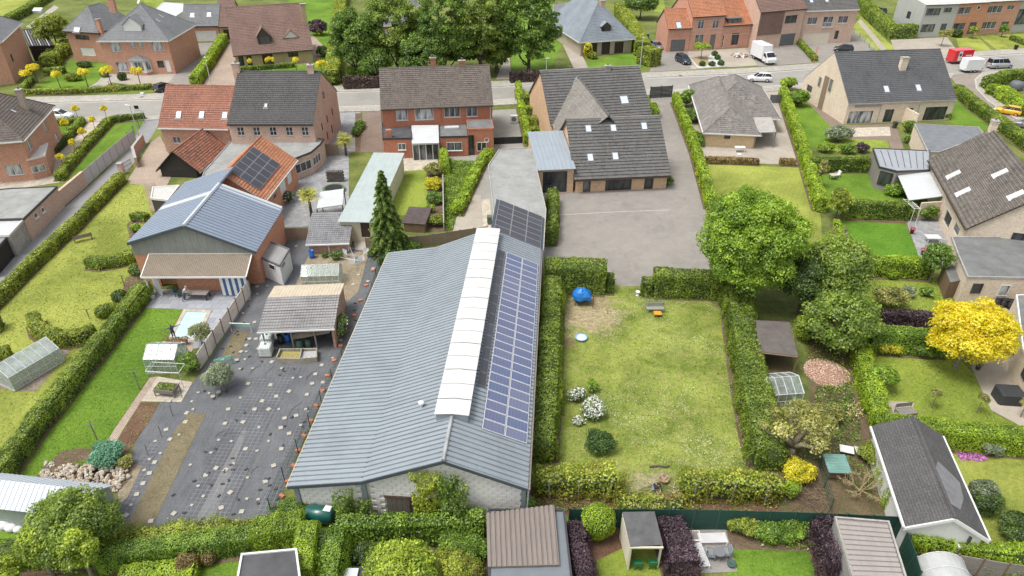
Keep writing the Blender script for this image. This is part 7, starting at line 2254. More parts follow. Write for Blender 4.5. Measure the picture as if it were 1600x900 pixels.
# ------------------------------------------------------------------ shrubs
SHRUBS=[('white_flowering_shrub','white-blooming shrub, left of the two on the play lawn',(901,624),(.75,.7,.6),LT_,dict(extra=(L_WHITEF,.3,.14))),('white_flowering_shrub','larger white-blooming shrub on the play lawn, beside the smaller one',(928,648),(1.05,1.2,.65),LT_,dict(extra=(L_WHITEF,.4,.14))),('shrub','green leafy shrub behind the white blooms on the play lawn',(925,612),(.6,.6,.6),L_LIME,{}),('white_flowering_shrub','tiny white-blooming plant nearest to the barn hedge',(903,662),(.5,.4,.25),LT_,dict(n=8,extra=(L_WHITEF,.4,.12))),('juniper_bush','spiky dark green bush near the lower end of the play lawn',(938,704),(1.3,1.1,.75),L_PINE,dict(n=24,jit=.9)),('gold_shrub','golden-yellow shrub at the corner of the wild garden',(1246,750),(1.25,1.,.85),L_GOLDG,dict(n=24)),('gold_shrub','small yellow-green shrub below the golden one',(1232,775),(.65,.6,.75),LB_,dict(n=12)),('shrub','dark green shrub at the foot of the walnut-like tree',(1300,548),(1.4,1.1,.8),L_DARK,dict(n=18)),('shrub','low dark shrub beside the wood chip heap',(1272,525),(1.1,1.,.7),LT_,dict(n=14)),('shrub','yellowish shrub left of the walnut-like tree top',(1388,478),(1.6,1.2,1.1),L_OLIVEY,dict(n=24)),('shrub','grey-green mixed shrub left of the lower gardens hedge',(1325,440),(1.5,1.4,1.),L_OLIVEY,dict(n=22)),('shrub','yellow flowering shrub before the green hedge',(1388,553),(1.2,.7,.65),L_GOLDG,dict(n=18)),('shrub','green shrub before the hedge, right of the yellow one',(1440,556),(1.2,.8,.6),LT_,dict(n=18)),('shrub','bluish round shrub on the lawn below the bright green lawn',(1415,462),(.9,.8,.5),L_GREY,dict(n=14)),('shrub','bright green shrub on the lawn left of the small timber shed',(1447,463),(.8,.7,.5),LL_,dict(n=14)),('shrub','tiny lime shrub below the horizontal hedge',(1393,436),(.5,.5,.45),LB_,dict(n=10)),('shrub','dark green shrub between weathered fence and white shed',(1536,800),(1.1,1.,.9),L_DARK,dict(n=18)),('shrub','large dark shrub at the right edge below the sunny lawn',(1588,840),(1.6,1.2,.9),L_DARK,dict(n=26)),('shrub','pale green shrub beside the violet flowers',(1546,710),(.9,.7,.6),L_GREY,dict(n=14)),('shrub','rose-like shrub with reddish tips on the fence side of the white loungers',(1158,830),(1.3,1.,.75),L_MIX,dict(n=22)),('shrub','broad green ground shrub along the green fence',(1215,835),(2.,1.1,.6),LL_,dict(n=30)),('shrub','laurel bush right of the laurel hedge, against the barn corner',(800,805),(1.7,.9,.85),LL_,dict(n=34)),('shrub','round ivy mound at the foot of the barn gable',(555,790),(1.5,.7,1.),L_IVY,dict(n=30)),('shrub','green climber heap beside the dark green tank',(467,806),(1.5,1.1,.6),L_IVY,dict(n=26)),('shrub','dense dark creeper mass between the laurel hedge and the black garden house',(722,872),(2.,1.5,.9),LL_,dict(n=50)),('shrub','bushy creeper at the bottom edge beside the pale tree',(708,905),(1.9,1.4,1.1),L_MIX,dict(n=40)),('shrub','dark undergrowth behind the laurel hedge stakes',(585,868),(1.5,1.2,.6),L_DARK,dict(n=20)),('shrub','dark undergrowth left of the vine-covered hedge',(505,872),(.8,1.4,.9),L_DARK,dict(n=20)),('fern_shrub','yellow-orange shrub at the bottom edge beside the dark flat roof',(480,915),(1.,.8,.6),L_GOLDG,dict(n=18)),('shrub','rhubarb-like green plant cluster beside the lattice panels',(300,580),(.8,1.1,.9),LL_,dict(n=24)),('shrub','small green shrub on the dirt beside the tiled shed',(527,405),(.8,.5,.5),LT_,dict(n=12)),('shrub','tiny shrub on the sandy yard beside the tiled shed',(509,402),(.4,.4,.3),LT_,dict(n=8)),('shrub','round shrub in the brick pair garden bed, nearest to the terrace',(678,275),(1.25,1.1,.95),L_OLIVEY,dict(n=26)),('shrub','second shrub down the brick pair garden bed',(679,297),(1.2,1.1,.9),L_GOLDG,dict(n=24)),('shrub','third shrub down the brick pair garden bed, dark one',(678,318),(1.2,1.1,.8),LT_,dict(n=24)),('shrub','lowest shrub in the brick pair garden bed beside the brown shed',(682,353),(1.1,.9,.7),LY_,dict(n=22)),('shrub','bright shrub in the middle of the brick pair garden bed',(672,332),(.7,.6,.6),L_LIME,dict(n=14)),('shrub','white-flowering shrub beside the orange outbuilding',(451,316),(.8,.7,.7),L_DARK,dict(n=14,extra=(L_WHITEF,.2,.16))),('white_flowering_shrub','rambling white rose beside the old store',(534,520),(.55,1.6,.9),LT_,dict(n=26,extra=(L_WHITEF,.07,.17))),('shrub','big rounded shrub between hedge and new house side path',(1246,166),(1.9,1.7,1.4),LL_,dict(n=30)),('shrub','yellow-green shrub at the roadside beside the new house',(1230,140),(1.6,1.3,1.2),LB_,dict(n=22)),('shrub','loose magnolia-like shrub beside the new house patio',(1308,220),(2.4,1.6,1.2),L_GREY,dict(n=36,cover=1.)),('shrub','bright shrub in front of the new house patio',(1290,238),(1.4,1.,.8),LB_,dict(n=20)),('shrub','green shrub left of the purple bush',(1322,240),(1.3,.9,.8),LL_,dict(n=18)),('shrub','small purple bush behind the horizontal hedge',(1345,238),(1.1,.9,.7),L_PURPLE,dict(n=16)),('shrub','bright shrub along the party wall of the new house',(1418,208),(1.,1.3,1.1),LL_,dict(n=22)),('shrub','lower mixed shrub along the party wall of the new house',(1422,224),(1.1,.9,.7),LT_,dict(n=16)),('shrub','green climber on the screen wall below the white awning',(1448,345),(1.3,.35,1.),L_IVY,dict(n=22)),('shrub','climber over the pergola rungs beside the awning',(1420,343),(.8,.7,1.1),LY_,dict(n=18)),('shrub','broad leafy shrub beside the garden room',(1396,306),(1.4,.9,.85),L_LIME,dict(n=22)),('shrub','round bush at the drive end between hedge and hipped bungalow',(1072,166),(1.6,1.4,1.5),LL_,dict(n=24)),('shrub','dark bush below the round one beside the hipped bungalow',(1078,190),(1.4,1.8,1.1),LT_,dict(n=24)),('shrub','ivy strip between the gravel drive hedge and hipped bungalow',(1088,222),(1.,2.6,.6),LT_,dict(n=26)),('shrub','green plants beside the ribbed bungalow corner',(1044,288),(.7,1.,.6),LL_,dict(n=14)),('shrub','wall shrub on the right side of the ribbed bungalow',(1020,180),(.6,2.2,1.),LB_,dict(n=16)),('maple_shrub','dark red maple with the golden cone in the chalet garden',(497,55),(2.6,2.2,1.8),L_PURPLE,dict(n=30)),('shrub','dark green block bush beside the chalet house',(508,88),(2.2,1.4,1.),L_DARK,dict(n=20)),('shrub','bright roadside shrub below the yellow-green hedge',(512,133),(2.,1.,.8),LH_,dict(n=18)),('shrub','green verge shrub behind the dark brown hedge',(560,122),(2.6,2.,1.2),L_LIME,dict(n=24)),('shrub','low plants in the narrow bed between the drives',(560,205),(.5,3.5,.4),LT_,dict(n=24)),('shrub','straggly climber over the timber shelter',(1252,530),(.8,1.5,1.3),L_TREEY,dict(n=26,cover=1.)),('shrub','bushy shrub beneath the hedge end at the bare branches',(1362,720),(1.1,1.2,.8),LY_,dict(n=20)),('shrub','green shrub behind the pollarded tree',(1285,660),(1.5,1.2,.9),L_OLIVEY,dict(n=22)),('shrub','dark hedge-foot shrub left of the pollarded tree',(1212,690),(1.3,1.3,.9),LT_,dict(n=20)),('shrub','netted blue-green dome bush beside the rock pile',(168,722),(1.35,1.2,.8),L_BLUEG,dict(n=26)),('shrub','small yellowish bush next to the netted dome',(200,728),(.6,.55,.5),L_OLIVEY,dict(n=12)),('shrub','dark bush beside the clipped balls near the workshop',(226,432),(.8,.8,.8),L_DARK,dict(n=12)),('shrub','plants in the bed beside the workshop corner',(214,362),(.8,.8,.45),L_LIME,dict(n=10)),('shrub','dark shrub left of the side street corner, behind the terrace',(1476,186),(.9,.8,.6),LT_,dict(n=12)),('shrub','green bushes beside the upright green cage at the bottom right',(1540,888),(1.1,.8,.7),LL_,dict(n=18)),('shrub','leafy bush at the bottom right beside the arched shed',(1576,898),(.9,.7,.5),LT_,dict(n=14)),('shrub','bush at the spruce foot by the wooden fence',(640,396),(1.6,.9,.7),LT_,dict(n=18)),]
for nm, lab, p, r, m, kw in SHRUBS:
 kw=dict(kw);n=kw.pop('n',16)
 shrub(nm,lab,'shrub',p,r,m,n=n,**kw)
BALLS=[('round yellow-green conifer ball beside the open hut',(932,838),(1.1,1.,1.25),LB_,.3),('clipped dark ball right of the villa path',(165,120),(.8,.8,.6),LH_,0),('clipped ball left of the white bay window',(192,125),(.85,.85,.75),L_DARK,0),('flat clipped bush on the villa lawn',(116,126),(1.5,1.1,.75),LY_,0),('low dark clipped bush on the villa lawn near the wing',(133,105),(1.4,1.,.6),L_DARK,0),('egg-shaped golden bush before the brown shutters',(918,90),(.95,.9,1.6),L_GOLDG,0),('small round bush beside the egg-shaped golden bush',(927,92),(.8,.8,.75),LY_,0),('golden cone bush in the chalet garden',(500,56),(.8,.8,1.4),L_GOLDG,0),('clipped ball hedge end near the looping hedge',(164,494),(.75,.7,.6),LH_,0),('clipped dome beside the long diagonal hedge, upper one',(190,470),(.8,.7,.6),L_DARK,0),('clipped dome beside the long diagonal hedge, lower one',(172,489),(.9,.8,.5),LY_,0),('clipped ball near the workshop bed',(213,428),(.65,.65,.6),LH_,0),('rusty round bush on the lower left lawn',(296,892),(.7,.65,.65),L_RUST,.1),('small rusty round bush on the lower left lawn edge',(328,878),(.5,.5,.4),L_RUST,.1),('round dark bush beside the row houses',(1494,58),(1.1,1.,.9),L_DARK,0),('pale lumpy bush right of the white shed',(1529,784),(.9,.85,.9),L_GREY,.1)]
for lab, p, r, m, lf in BALLS:ball_shrub('clipped_bush',lab,'bush',p,r,m,lift=lf)
for i, (x,y)in enumerate(((1097,103),(1112,103),(1126,102),(1116,87),(1121,93))):
 ball_shrub('box_ball',['box ball at the left end of the white gravel triangle','box ball, second along the front of the gravel triangle','box ball at the right tip of the gravel triangle','box ball at the back of the gravel triangle','box ball in the middle of the gravel strip'][i],'bush',(x,y),(.65,.65,.5),L_DARK,group='box balls on the white gravel bed')
def vine(label,pts,h,posts):
 P=[G(*p)for p in pts]
 o=P[0]
 e=thing('vine_trellis',label,'vine trellis',o)
 hd=hedge('foliage',None,None,pts,1.3,h,L_MIX,rough=.35,leafpx=4.2,cover=1.9,core=TWIG)
 hd.parent=e;hd.location=(0,0,0)
 for t in posts:
  p=P[0].lerp(P[-1],t)-o
  MB(GW_).tube([(p.x,p.y-.75,0),(p.x+RND.uniform(-.12,.12),p.y-.72,h+.15)],.075,6).bu_('post',e)
 a, b=P[0]-o, P[-1]-o
 MB(GREYF).tube([(a.x,a.y-.66,h*.8),(b.x,b.y-.66,h*.8)],.007,4).bu_('wire',e)
 cut=MB(plain('pruned_wood',(.5,.4,.3),.9,.2))
 for k in range(7):
  p=a.lerp(b,RND.uniform(.1,.95));cut.ball((p.x,p.y-RND.uniform(.3,.8),h+RND.uniform(-.05,.15)),.06,5)
 tag(cut.bu_('pruned_stub',e),kind='stuff')
vine('overgrown vine trellis on grey posts, left of the crouching person',[(838,768),(900,768),(962,768)],1.7,(.16,.52,.9))
vine('overgrown vine trellis on grey posts, right of the crouching person',[(1062,772),(1130,774),(1212,778)],1.7,(.12,.5,.85))
vine('low bare vine row with sparse leaves behind the green fence',[(968,796),(1020,797),(1066,797)],1.,(.3,.8))
def wall_ivy(label,cells,mat,dep=.3,size=.17):
 P, N=[], []
 for(u0,z0,u1,z1,dn)in cells:
  n=int((u1-u0)*(z1-z0)*dn*3/(size*size*.5))
  u=NR.uniform(u0,u1,n);z=NR.uniform(z0,z1,n)
  e_=np.minimum(np.minimum(u-u0,u1-u),np.minimum(z-z0+.3,z1-z))+.34*vnoise(np.stack([u,z,u*0],1),1.6)+.15*vnoise(np.stack([u,z,u*0],1),5.1)
  k=e_>.06
  u, z, e_=u[k], z[k], e_[k]
  P.append(np.stack([u,-np.clip(e_+.1,0,.8)*dep/.5*(1+.5*vnoise(np.stack([u,z,u*0],1),1.7))-NR.uniform(.02,.25,len(u)),z],1));N.append(np.tile(np.array([0,-1,.4]),(len(u),1)))
 me=LM_('ivy',np.concatenate(P),np.concatenate(N),size,(mat,))
 o=bpy.data.objects.new('ivy',me);link(o);o.matrix_world=Bm
 return tag(o,label,'ivy')
def bh_(px,py):return bhit(px,py)
ua, za=bh_(640,720);ub, zb2=bh_(688,716);uc, zc=bh_(732,734)
wall_ivy('yellow-green ivy climbing the middle of the pale barn gable',[(ua,.8,ub,roofz(ua)-.1,1.3),(ua+.3,0,ub+.3,2.2,1.2)],leaf('leaf_ivy_split',(.12,.16,.014),(.29,.32,.03),clump=.6),.55)
wall_ivy('dark green ivy right of the yellow-green ivy on the barn gable',[(ub-.4,.6,uc-.6,zc,1.3),(ub,2.2,uc,zc-.4,1.),(ub-.5,0,uc-1.2,1.8,1.2)],L_IVY,.6)
ud, _=bh_(524,760);ue, _=bh_(582,765)
wall_ivy('rounded dark ivy left of the low barn opening',[(ud,0,ue-1.1,2.9,1.4),(ud+.6,0,ue,2.2,1.4)],L_IVY,.7)
hedge('hedge','unclipped low hedge along the drive beside the brick pair garden','hedge',[(766,242),(750,262),(730,302),(713,338)],1.2,1.,LB_,rough=.2)
GC_('ground_cover',LL_,[(704,252),(748,254),(763,236),(766,242),(748,268),(712,338),(706,362),(694,362),(695,284)],.9,.22,1.6,'ivy-like green cover beside the drive')
GC_('ground_cover',LT_,[(1275,605),(1325,598),(1340,640),(1345,690),(1300,690),(1270,640)],.5,.2,1.)
GC_('ground_cover',LL_,[(1066,815),(1125,818),(1122,826),(1070,828)],.4,.18,1.3)
GC_('ground_cover',LL_,[(1180,815),(1270,822),(1282,862),(1190,855)],.5,.2,1.2)
GC_('ground_cover',L_DARK,[(540,850),(600,850),(640,905),(530,920)],.5,.2,1.1)
GC_('ground_cover',LY_,[(1200,640),(1240,640),(1215,690),(1195,690)],.6,.2,1.)
GC_('ground_cover',LT_,[(1310,470),(1350,440),(1352,520),(1320,540)],.7,.2,1.2)
GC_('ground_cover',L_IVY,[(420,790),(465,785),(520,800),(520,812),(415,822)],.5,.18,1.2)
GC_('ground_cover',LT_,[(830,772),(885,775),(940,800),(850,800)],.35,.18,.5)
GC_('ground_cover',L_DARK,[(584,460),(598,395),(603,392),(592,462)],.35,.18,.6)
LG=leaf('grass_blades',(.085,.13,.014),(.16,.21,.026),.2)
GC_('grass_tufts',LG,[(866,472),(945,458),(1000,450),(1128,470),(1178,690),(1186,742),(1060,745),(985,772),(846,762),(856,690)],.1,.14,.17)
GC_('grass_tufts',leaf('grass_blades_lush',(.06,.12,.01),(.11,.18,.018),.2),[(222,481),(288,483),(256,530),(233,590),(177,676),(152,722),(60,749),(18,753)],.06,.12,.13)
GC_('grass_tufts',LG,[(197,283),(226,285),(240,345),(205,380),(230,465),(72,672),(25,745),(0,745),(0,480)],.07,.15,.12)
GC_('grass_tufts',LG,[(1350,540),(1475,535),(1522,585),(1552,647),(1600,669),(1370,662)],.07,.13,.14)
GC_('grass_tufts',LG,[(1330,425),(1455,425),(1490,470),(1460,500),(1360,500)],.08,.14,.16)
GC_('undergrowth',LT_,[(1190,645),(1262,640),(1340,700),(1380,760),(1385,800),(1290,720),(1200,720)],.35,.16,.45)
GC_('undergrowth',LY_,[(1240,500),(1262,480),(1340,560),(1350,620),(1275,600),(1262,560)],.4,.16,.5)
GC_('weeds',LG,[(215,640),(250,630),(235,660),(196,712),(183,700)],.2,.1,.12)
GC_('weeds',LY_,[(828,775),(985,785),(1215,782),(1222,806),(890,803),(828,795)],.3,.14,.22)
for q_ in([(980,590),(1090,600),(1110,690),(1020,700),(960,640)],[(1000,490),(1060,500),(1080,560),(1010,560)],[(1060,690),(1160,680),(1170,735),(1060,735)]):GC_('daisies',L_WHITEF,q_,.1,.075,.03)
GC_('flower_bed',L_PINKF,[(1492,706),(1520,706),(1546,713),(1540,722),(1500,720)],.3,.14,1.6)
GC_('dry_shoots',leaf('dry_grass',(.3,.24,.1),(.45,.38,.18)),[(1318,635),(1345,628),(1348,655),(1325,660)],.7,.16,.8)
# ------------------------------------------------------------------ fences, walls, gates
def run(pix):return[p if isinstance(p,Vector)else G(*p)for p in pix]
def PF_(name,label,pix,n,h,maker,posts=None,cat='fence',group=None):
 P=run(pix)
 seg=[(P[i+1]-P[i]).length for i in range(len(P)-1)];tot=sum(seg)
 e=thing(name,label,cat,P[0],0,group)
 def at(s):
  for i, L in enumerate(seg):
   if s<=L+1e-6:return P[i].lerp(P[i+1],s/L)
   s-=L
  return P[-1]
 for k in range(n):
  a, b=at(tot*k/n)-P[0], at(tot*(k+1)/n)-P[0]
  rz=math.atan2(b.y-a.y,b.x-a.x)
  for o in maker((b-a).length,k,e):
   o.location=(a.x,a.y,0);o.rotation_euler=(0,0,rz)
 if posts:
  m, s=posts
  me=MB(m).box(-s/2,-s/2,0,s/2,s/2,h+.06).data('post')
  for k in range(n+1):
   p=at(tot*k/n)-P[0]
   o=bpy.data.objects.new('post',me);link(o,e);o.location=p
 return e
def solid(mat,h,name='panel',t=.04,gap=.03):
 def f(L,k,e):
  return[MB(mat).bevbox(gap,-t/2,.05,L-gap,t/2,h,.01).bu_(name,e)]
 return f
def slats(mat,h,n,gap=.03,t=.025,vert=False,z0=.08,wob=0.):
 def f(L,k,e):
  out=[]
  if vert:
   w=L/n
   for i in range(n):out.append(MB(mat).box(i*w+gap/2,-t,z0,(i+1)*w-gap/2,t,h+RND.uniform(-wob,wob)).bu_('slat',e))
  else:
   w=(h-z0)/n
   for i in range(n):out.append(MB(mat).box(.05,-t,z0+i*w+gap/2,L-.05,t,z0+(i+1)*w-gap/2).bu_('slat',e))
  return out
 return f
def wires(mat,h,nh,step,r=.008):
 def f(L,k,e):
  mb=MB(mat)
  for i in range(nh):mb.tube([(0,0,.06+(h-.06)*i/(nh-1)),(L,0,.06+(h-.06)*i/(nh-1))],r,3)
  x=0
  while x<L:mb.tube([(x,0,.05),(x,0,h)],r,3);x+=step
  o=mb.bu_('wire_mesh',e)
  return[tag(o,kind='stuff')]
 return f
PANELW=plain('pale_concrete_panel',(.5,.5,.49),.8,.06,grime=.12)
PF_('panel_fence','tall pale panel fence along the back lane beside the clipped lawn',[(136,290),(172,257),(213,222)],8,2.,solid(PANELW,2.),(plain('fence_post_grey',(.33,.33,.33)),.1))
def brick_wall(name,label,pix,h,mat,cap=None,t=.3):
 P=run(pix);e=thing(name,label,'wall',P[0])
 L_, R_=strip_pts([p-P[0]for p in P],t)
 mb=MB(mat);cb=MB(cap or CONC)
 L2, R2=strip_pts([p-P[0]for p in P],t+.08)
 for i in range(len(P)-1):
  mb.prism([(q.x,q.y)for q in(R_[i],R_[i+1],L_[i+1],L_[i])],0,h)
  cb.prism([(q.x,q.y)for q in(R2[i],R2[i+1],L2[i+1],L2[i])],h,h+.07)
 mb.bu_('wall',e);SB_(cb,'coping',e)
 return e
brick_wall('garden_wall','pinkish brick garden wall between lane garage and pale panel fence',[(98,323),(136,290)],2.,BR_PINK,BR_PINK)
brick_wall('yard_wall','low old brick wall with pale coping in front of the terracotta house',[(216,262),(211,244),(226,224)],1.4,BR_OLD)
pg=thing('gate','dark iron gate with brick pillar at the lane','gate',G(192,272))
a, b=Vector((0,0,0)), G(208,262)-G(192,272)
MB(BR_PINK).box(-.3,-.3,0,.3,.3,1.5).bu_('pillar',pg);MB(CONC).box(-.38,-.38,1.5,.38,.38,1.66).bu_('pillar_cap',pg)
mb=MB(BLACK)
for k in range(9):
 p=a.lerp(b,.22+.78*k/8);mb.tube([(p.x,p.y,.1),(p.x,p.y,1.35)],.025,4)
for z in(.15,.75,1.32):mb.tube([(b.x*.22,b.y*.22,z),(b.x,b.y,z)],.03,4)
mb.bu_('gate_leaf',pg)
FENCEW=wood('pale_fence_slat',(.6,.54,.48),.12)
PF_('slat_fence','pale slatted timber fence between terrace and weed fabric',[(313,579),(340,538),(366,500),(393,459)],7,1.75,slats(FENCEW,1.7,9,.05),(BW_,.1))
PF_('wire_fence','dark green wire fence along the left eave of the barn',[(424,800),(440,762),(471,698),(493,650),(533,571),(561,522),(584,458),(599,398)],13,1.4,wires(plain('green_wire',(.03,.06,.045)),1.4,8,.22,.009),(plain('green_post',(.04,.09,.07),.5),.06))
WFENCE=wood('brown_fence_panel',(.3,.225,.16),.25)
PF_('board_fence','brown board fence behind the barn and the spruce',[(632,390),(682,384),(734,376),(762,372)],6,1.6,slats(WFENCE,1.55,9,.012),(GW_,.1))
PF_('board_gate','brown timber gate panels left of the tiled shed',[(446,376),(483,375)],2,1.6,slats(WFENCE,1.6,9,.012),(GW_,.1),'gate')
PF_('board_gate','brown diagonal-braced gate between cream shed and spruce',[(573,390),(594,389)],1,1.5,slats(WFENCE,1.5,9,.012),(GW_,.1),'gate')
PF_('board_fence','short brown board fence at the head of the grey courtyard',[(503,243),(530,243)],2,1.8,slats(WFENCE,1.75,10,.012,vert=True),(GW_,.1))
GREENM=plain('green_windbreak',(.012,.06,.045),.7,.25,1.5,grime=.15)
PF_('windbreak_fence','dark green windbreak fence along the bottom gardens',[(888,826),(1000,826),(1140,828),(1270,832),(1392,838)],13,2.,solid(GREENM,1.95,'mesh_panel',.03,0.),(plain('green_post',(.04,.09,.07),.5),.07))
PF_('windbreak_fence','dark green windbreak fence beside the taupe corrugated shed',[(1394,840),(1410,878),(1424,925)],3,2.,solid(GREENM,1.95,'mesh_panel',.03,0.),(plain('green_post',(.04,.09,.07),.5),.07))
PF_('board_fence','weathered grey slatted fence in the lower right corner',[(1446,886),(1500,896),(1560,906),(1640,918)],5,1.7,slats(GW_,1.65,9,.03),(BW_,.1))
PF_('driveway_gate','dark slatted gate at the yard drive on the street',[(1015,154),(1049,152)],2,2.2,slats(DARKF,2.1,9,.03),(DARKF,.12),'gate')
PF_('low_screen','low black screen right of the red brick pair',[(772,226),(816,224)],3,1.1,solid(BLACK,1.1,gap=0.),(BLACK,.08),'screen')
PF_('grey_screen','grey fence panel behind the hipped bungalow by the road',[(1202,162),(1224,161)],2,1.6,slats(GREYF,1.55,8,.02),(GREYF,.1),'screen')
PF_('wire_fence','thin wire fence between grass track and pink brick house',[(1334,52),(1350,66),(1372,92)],5,1.2,wires(ALU,1.2,5,.5,.012),(GREYF,.07))
PF_('wire_fence','slim green wire fence along the lawn beside the lane',[(184,240),(205,216),(226,192)],5,1.3,wires(plain('green_wire',(.03,.06,.045)),1.3,6,.4,.01),(plain('green_post',(.04,.09,.07),.5),.06))
hedge('reed_roll','brown clipped dead hedge along the sunny lawn of the hipped bungalow','hedge',[(1102,254),(1140,255),(1184,257)],1.,.8,L_RUST,rough=.05)
hedge('reed_roll','short brown dead hedge beside the long boundary hedge','hedge',[(1218,257),(1242,258)],1.,.8,L_RUST,rough=.05)
pe=thing('fence_rail','thin white boundary wall beside the ivy-green patch','wall',G(693,362))
q=G(692,285)-G(693,362)
MB(CONC).prism([(0,0),(.12,0),(q.x+.12,q.y),(q.x,q.y)],0,1.2).bu_('wall',pe)
# ------------------------------------------------------------------ vehicles
TYRE=plain('tyre',(.02,.02,.02),.8,.2);RIM=plain('rim',(.45,.45,.46),.35,.1)
CARGLASS=plain('car_glass',(.02,.025,.03),.06,.1)
LAMP=plain('lamp_lens',(.75,.76,.78),.1,.05);TAIL=plain('tail_lens',(.4,.02,.02),.2,.05)
PLATE=plain('number_plate',(.7,.7,.66),.5,.03)
def wheels(e,xs,w,r):
 for x in xs:
  for s in(-1,1):
   mb=MB(TYRE);mb.lathe([(r*.62,-.1),(r*.95,-.1),(r,-.06),(r,.06),(r*.95,.1),(r*.62,.1)],16)
   M=Matrix.Translation((x,s*(w-.1),r))@Matrix.Rotation(PI/2,4,'X')
   mb.v=[tuple(M@Vector(v))for v in mb.v]
   o=mb.bu_('wheel',e,True)
   rb=MB(RIM);rb.lathe([(.02,.075),(r*.2,.085),(r*.62,.06),(r*.62,-.06),(r*.2,-.085),(.02,-.075)],10)
   rb.v=[tuple(M@Vector(v))for v in rb.v]
   rb.bu_('rim',o)
CARS={'hatch':(4.1,1.76,[(-2.,.42,.78,.8),(-1.9,.3,.95,.84),(-1.3,.22,.98,.88),(0,.2,.95,.88),(.9,.2,.92,.88),(1.5,.22,.84,.86),(1.9,.3,.7,.8),(2.04,.38,.58,.7)],(-1.95,-1.55,.05,.95),1.46),'sedan':(4.5,1.8,[(-2.25,.42,.8,.8),(-2.15,.3,.95,.85),(-1.4,.22,.98,.9),(0,.2,.95,.9),(1.,.2,.93,.9),(1.7,.22,.84,.87),(2.1,.3,.7,.8),(2.25,.4,.58,.7)],(-2.,-1.2,.15,1.05),1.44),'suv':(4.5,1.86,[(-2.2,.45,.9,.82),(-2.1,.32,1.06,.88),(-1.3,.26,1.1,.92),(0,.24,1.06,.92),(1.,.24,1.04,.92),(1.7,.26,.96,.9),(2.12,.34,.82,.84),(2.25,.44,.68,.74)],(-2.15,-1.75,.2,1.1),1.66),'van':(5.1,1.94,[(-2.5,.4,1.,.86),(-2.45,.3,1.16,.94),(-1.3,.24,1.18,.96),(0,.24,1.16,.96),(1.3,.24,1.12,.96),(1.9,.26,1.,.94),(2.4,.34,.82,.86),(2.55,.42,.66,.76)],(-2.48,-2.3,.9,1.75),1.95)}
def car(name,label,pix,kind,pnt,head,group=None,z=.015):
 L, Wd, st, cab, ht=CARS[kind]
 e=thing(name,label,{'van':'van'}.get(kind,'car'),G(*pix)+Vector((0,0,z)),math.radians(head),group)
 mb=MB(pnt,BLACK);n=10;rings=[]
 for x, zl, zb, hw in st:
  y=hw
  rings.append([(x,-y*.92,zl),(x,-y,zl+.14),(x,-y*1.,(zl+zb)/2+.05),(x,-y*.97,zb-.1),(x,-y*.86,zb),(x,y*.86,zb),(x,y*.97,zb-.1),(x,y,(zl+zb)/2+.05),(x,y,zl+.14),(x,y*.92,zl)])
 vs=[p for r in rings for p in r];fs=[]
 for i in range(len(rings)-1):
  for k in range(n):fs.append((i*n+k,i*n+(k+1)%n,(i+1)*n+(k+1)%n,(i+1)*n+k))
 fs+=[tuple(range(n-1,-1,-1)),tuple((len(rings)-1)*n+k for k in range(n))]
 mb.mesh(vs,[tuple(reversed(f))for f in fs])
 mb.bu_('body',e,True)
 zb=st[3][2]-.03;w0=st[3][3]*.86;w1=w0-.17
 x0, x1, x2, x3=cab
 B=[(x0,-w0*.94,zb),(x3,-w0*.96,zb),(x3,w0*.96,zb),(x0,w0*.94,zb)]
 T=[(x1,-w1,ht),(x2,-w1,ht),(x2,w1,ht),(x1,w1,ht)]
 g=MB(CARGLASS)
 g.mesh(B+T,[(0,1,5,4),(1,2,6,5),(2,3,7,6),(3,0,4,7)]);g.bu_('windows',e)
 r=MB(pnt)
 m_=(x1+x2)/2
 r.mesh([(x1-.1,-w1*.8,ht-.02),(x1-.03,-w1-.03,ht-.03),(m_,-w1-.04,ht),(x2+.05,-w1-.03,ht-.04),(x2+.1,-w1*.8,ht-.05),(x2+.1,w1*.8,ht-.05),(x2+.05,w1+.03,ht-.04),(m_,w1+.04,ht),(x1-.03,w1+.03,ht-.03),(x1-.1,w1*.8,ht-.02),(m_,-w1*.7,ht+.05),(m_,w1*.7,ht+.05),(x1,0,ht+.03),(x2,0,ht+.02)],[(0,1,2,10),(10,2,3,4),(9,11,7,8),(11,5,6,7),(0,10,12),(12,10,11),(12,11,9),(10,4,13),(10,13,11),(13,5,11),(0,12,9),(4,5,13)])
 r.bu_('roof',e,True)
 pl=MB(pnt)
 for i in range(4):pl.tube([B[i],T[i]],.035,5)
 for t in((.45,.62)if kind!='van' else(.38,.62)):
  xb=x0+(x3-x0)*t;xt=x1+(x2-x1)*t
  for s in(-1,1):pl.tube([(xb,s*w0*.955,zb),(xt,s*w1,ht)],.04,5)
 tag(pl.bu_('pillars',e),kind=None)
 f=st[-1];b=st[0]
 for s in(-1,1):
  MB(LAMP).bevbox(st[-2][0]-.16,s*.6-.17,f[2]-.02,f[0]-.06,s*.6+.17,f[2]+.12,.03).bu_('headlight',e)
  MB(TAIL).bevbox(b[0]-.02,s*.64-.1,b[2]-.2,b[0]+.14,s*.64+.1,b[2]+.08,.02).bu_('tail_light',e)
  MB(pnt).bevbox(x3-.35,s*(w0+.17)-.09,zb-.02,x3-.2,s*(w0+.17)+.09,zb+.13,.03).bu_('wing_mirror',e)
 MB(PLATE).box(f[0],-.26,.42,f[0]+.02,.26,.52).bu_('number_plate',e)
 MB(PLATE).box(b[0]-.02,-.26,.5,b[0],.26,.6).bu_('number_plate',e)
 r_=.33 if kind in('hatch','sedan')else .37
 wheels(e,(st[2][0],st[5][0]-.12),Wd/2,r_)
 return e
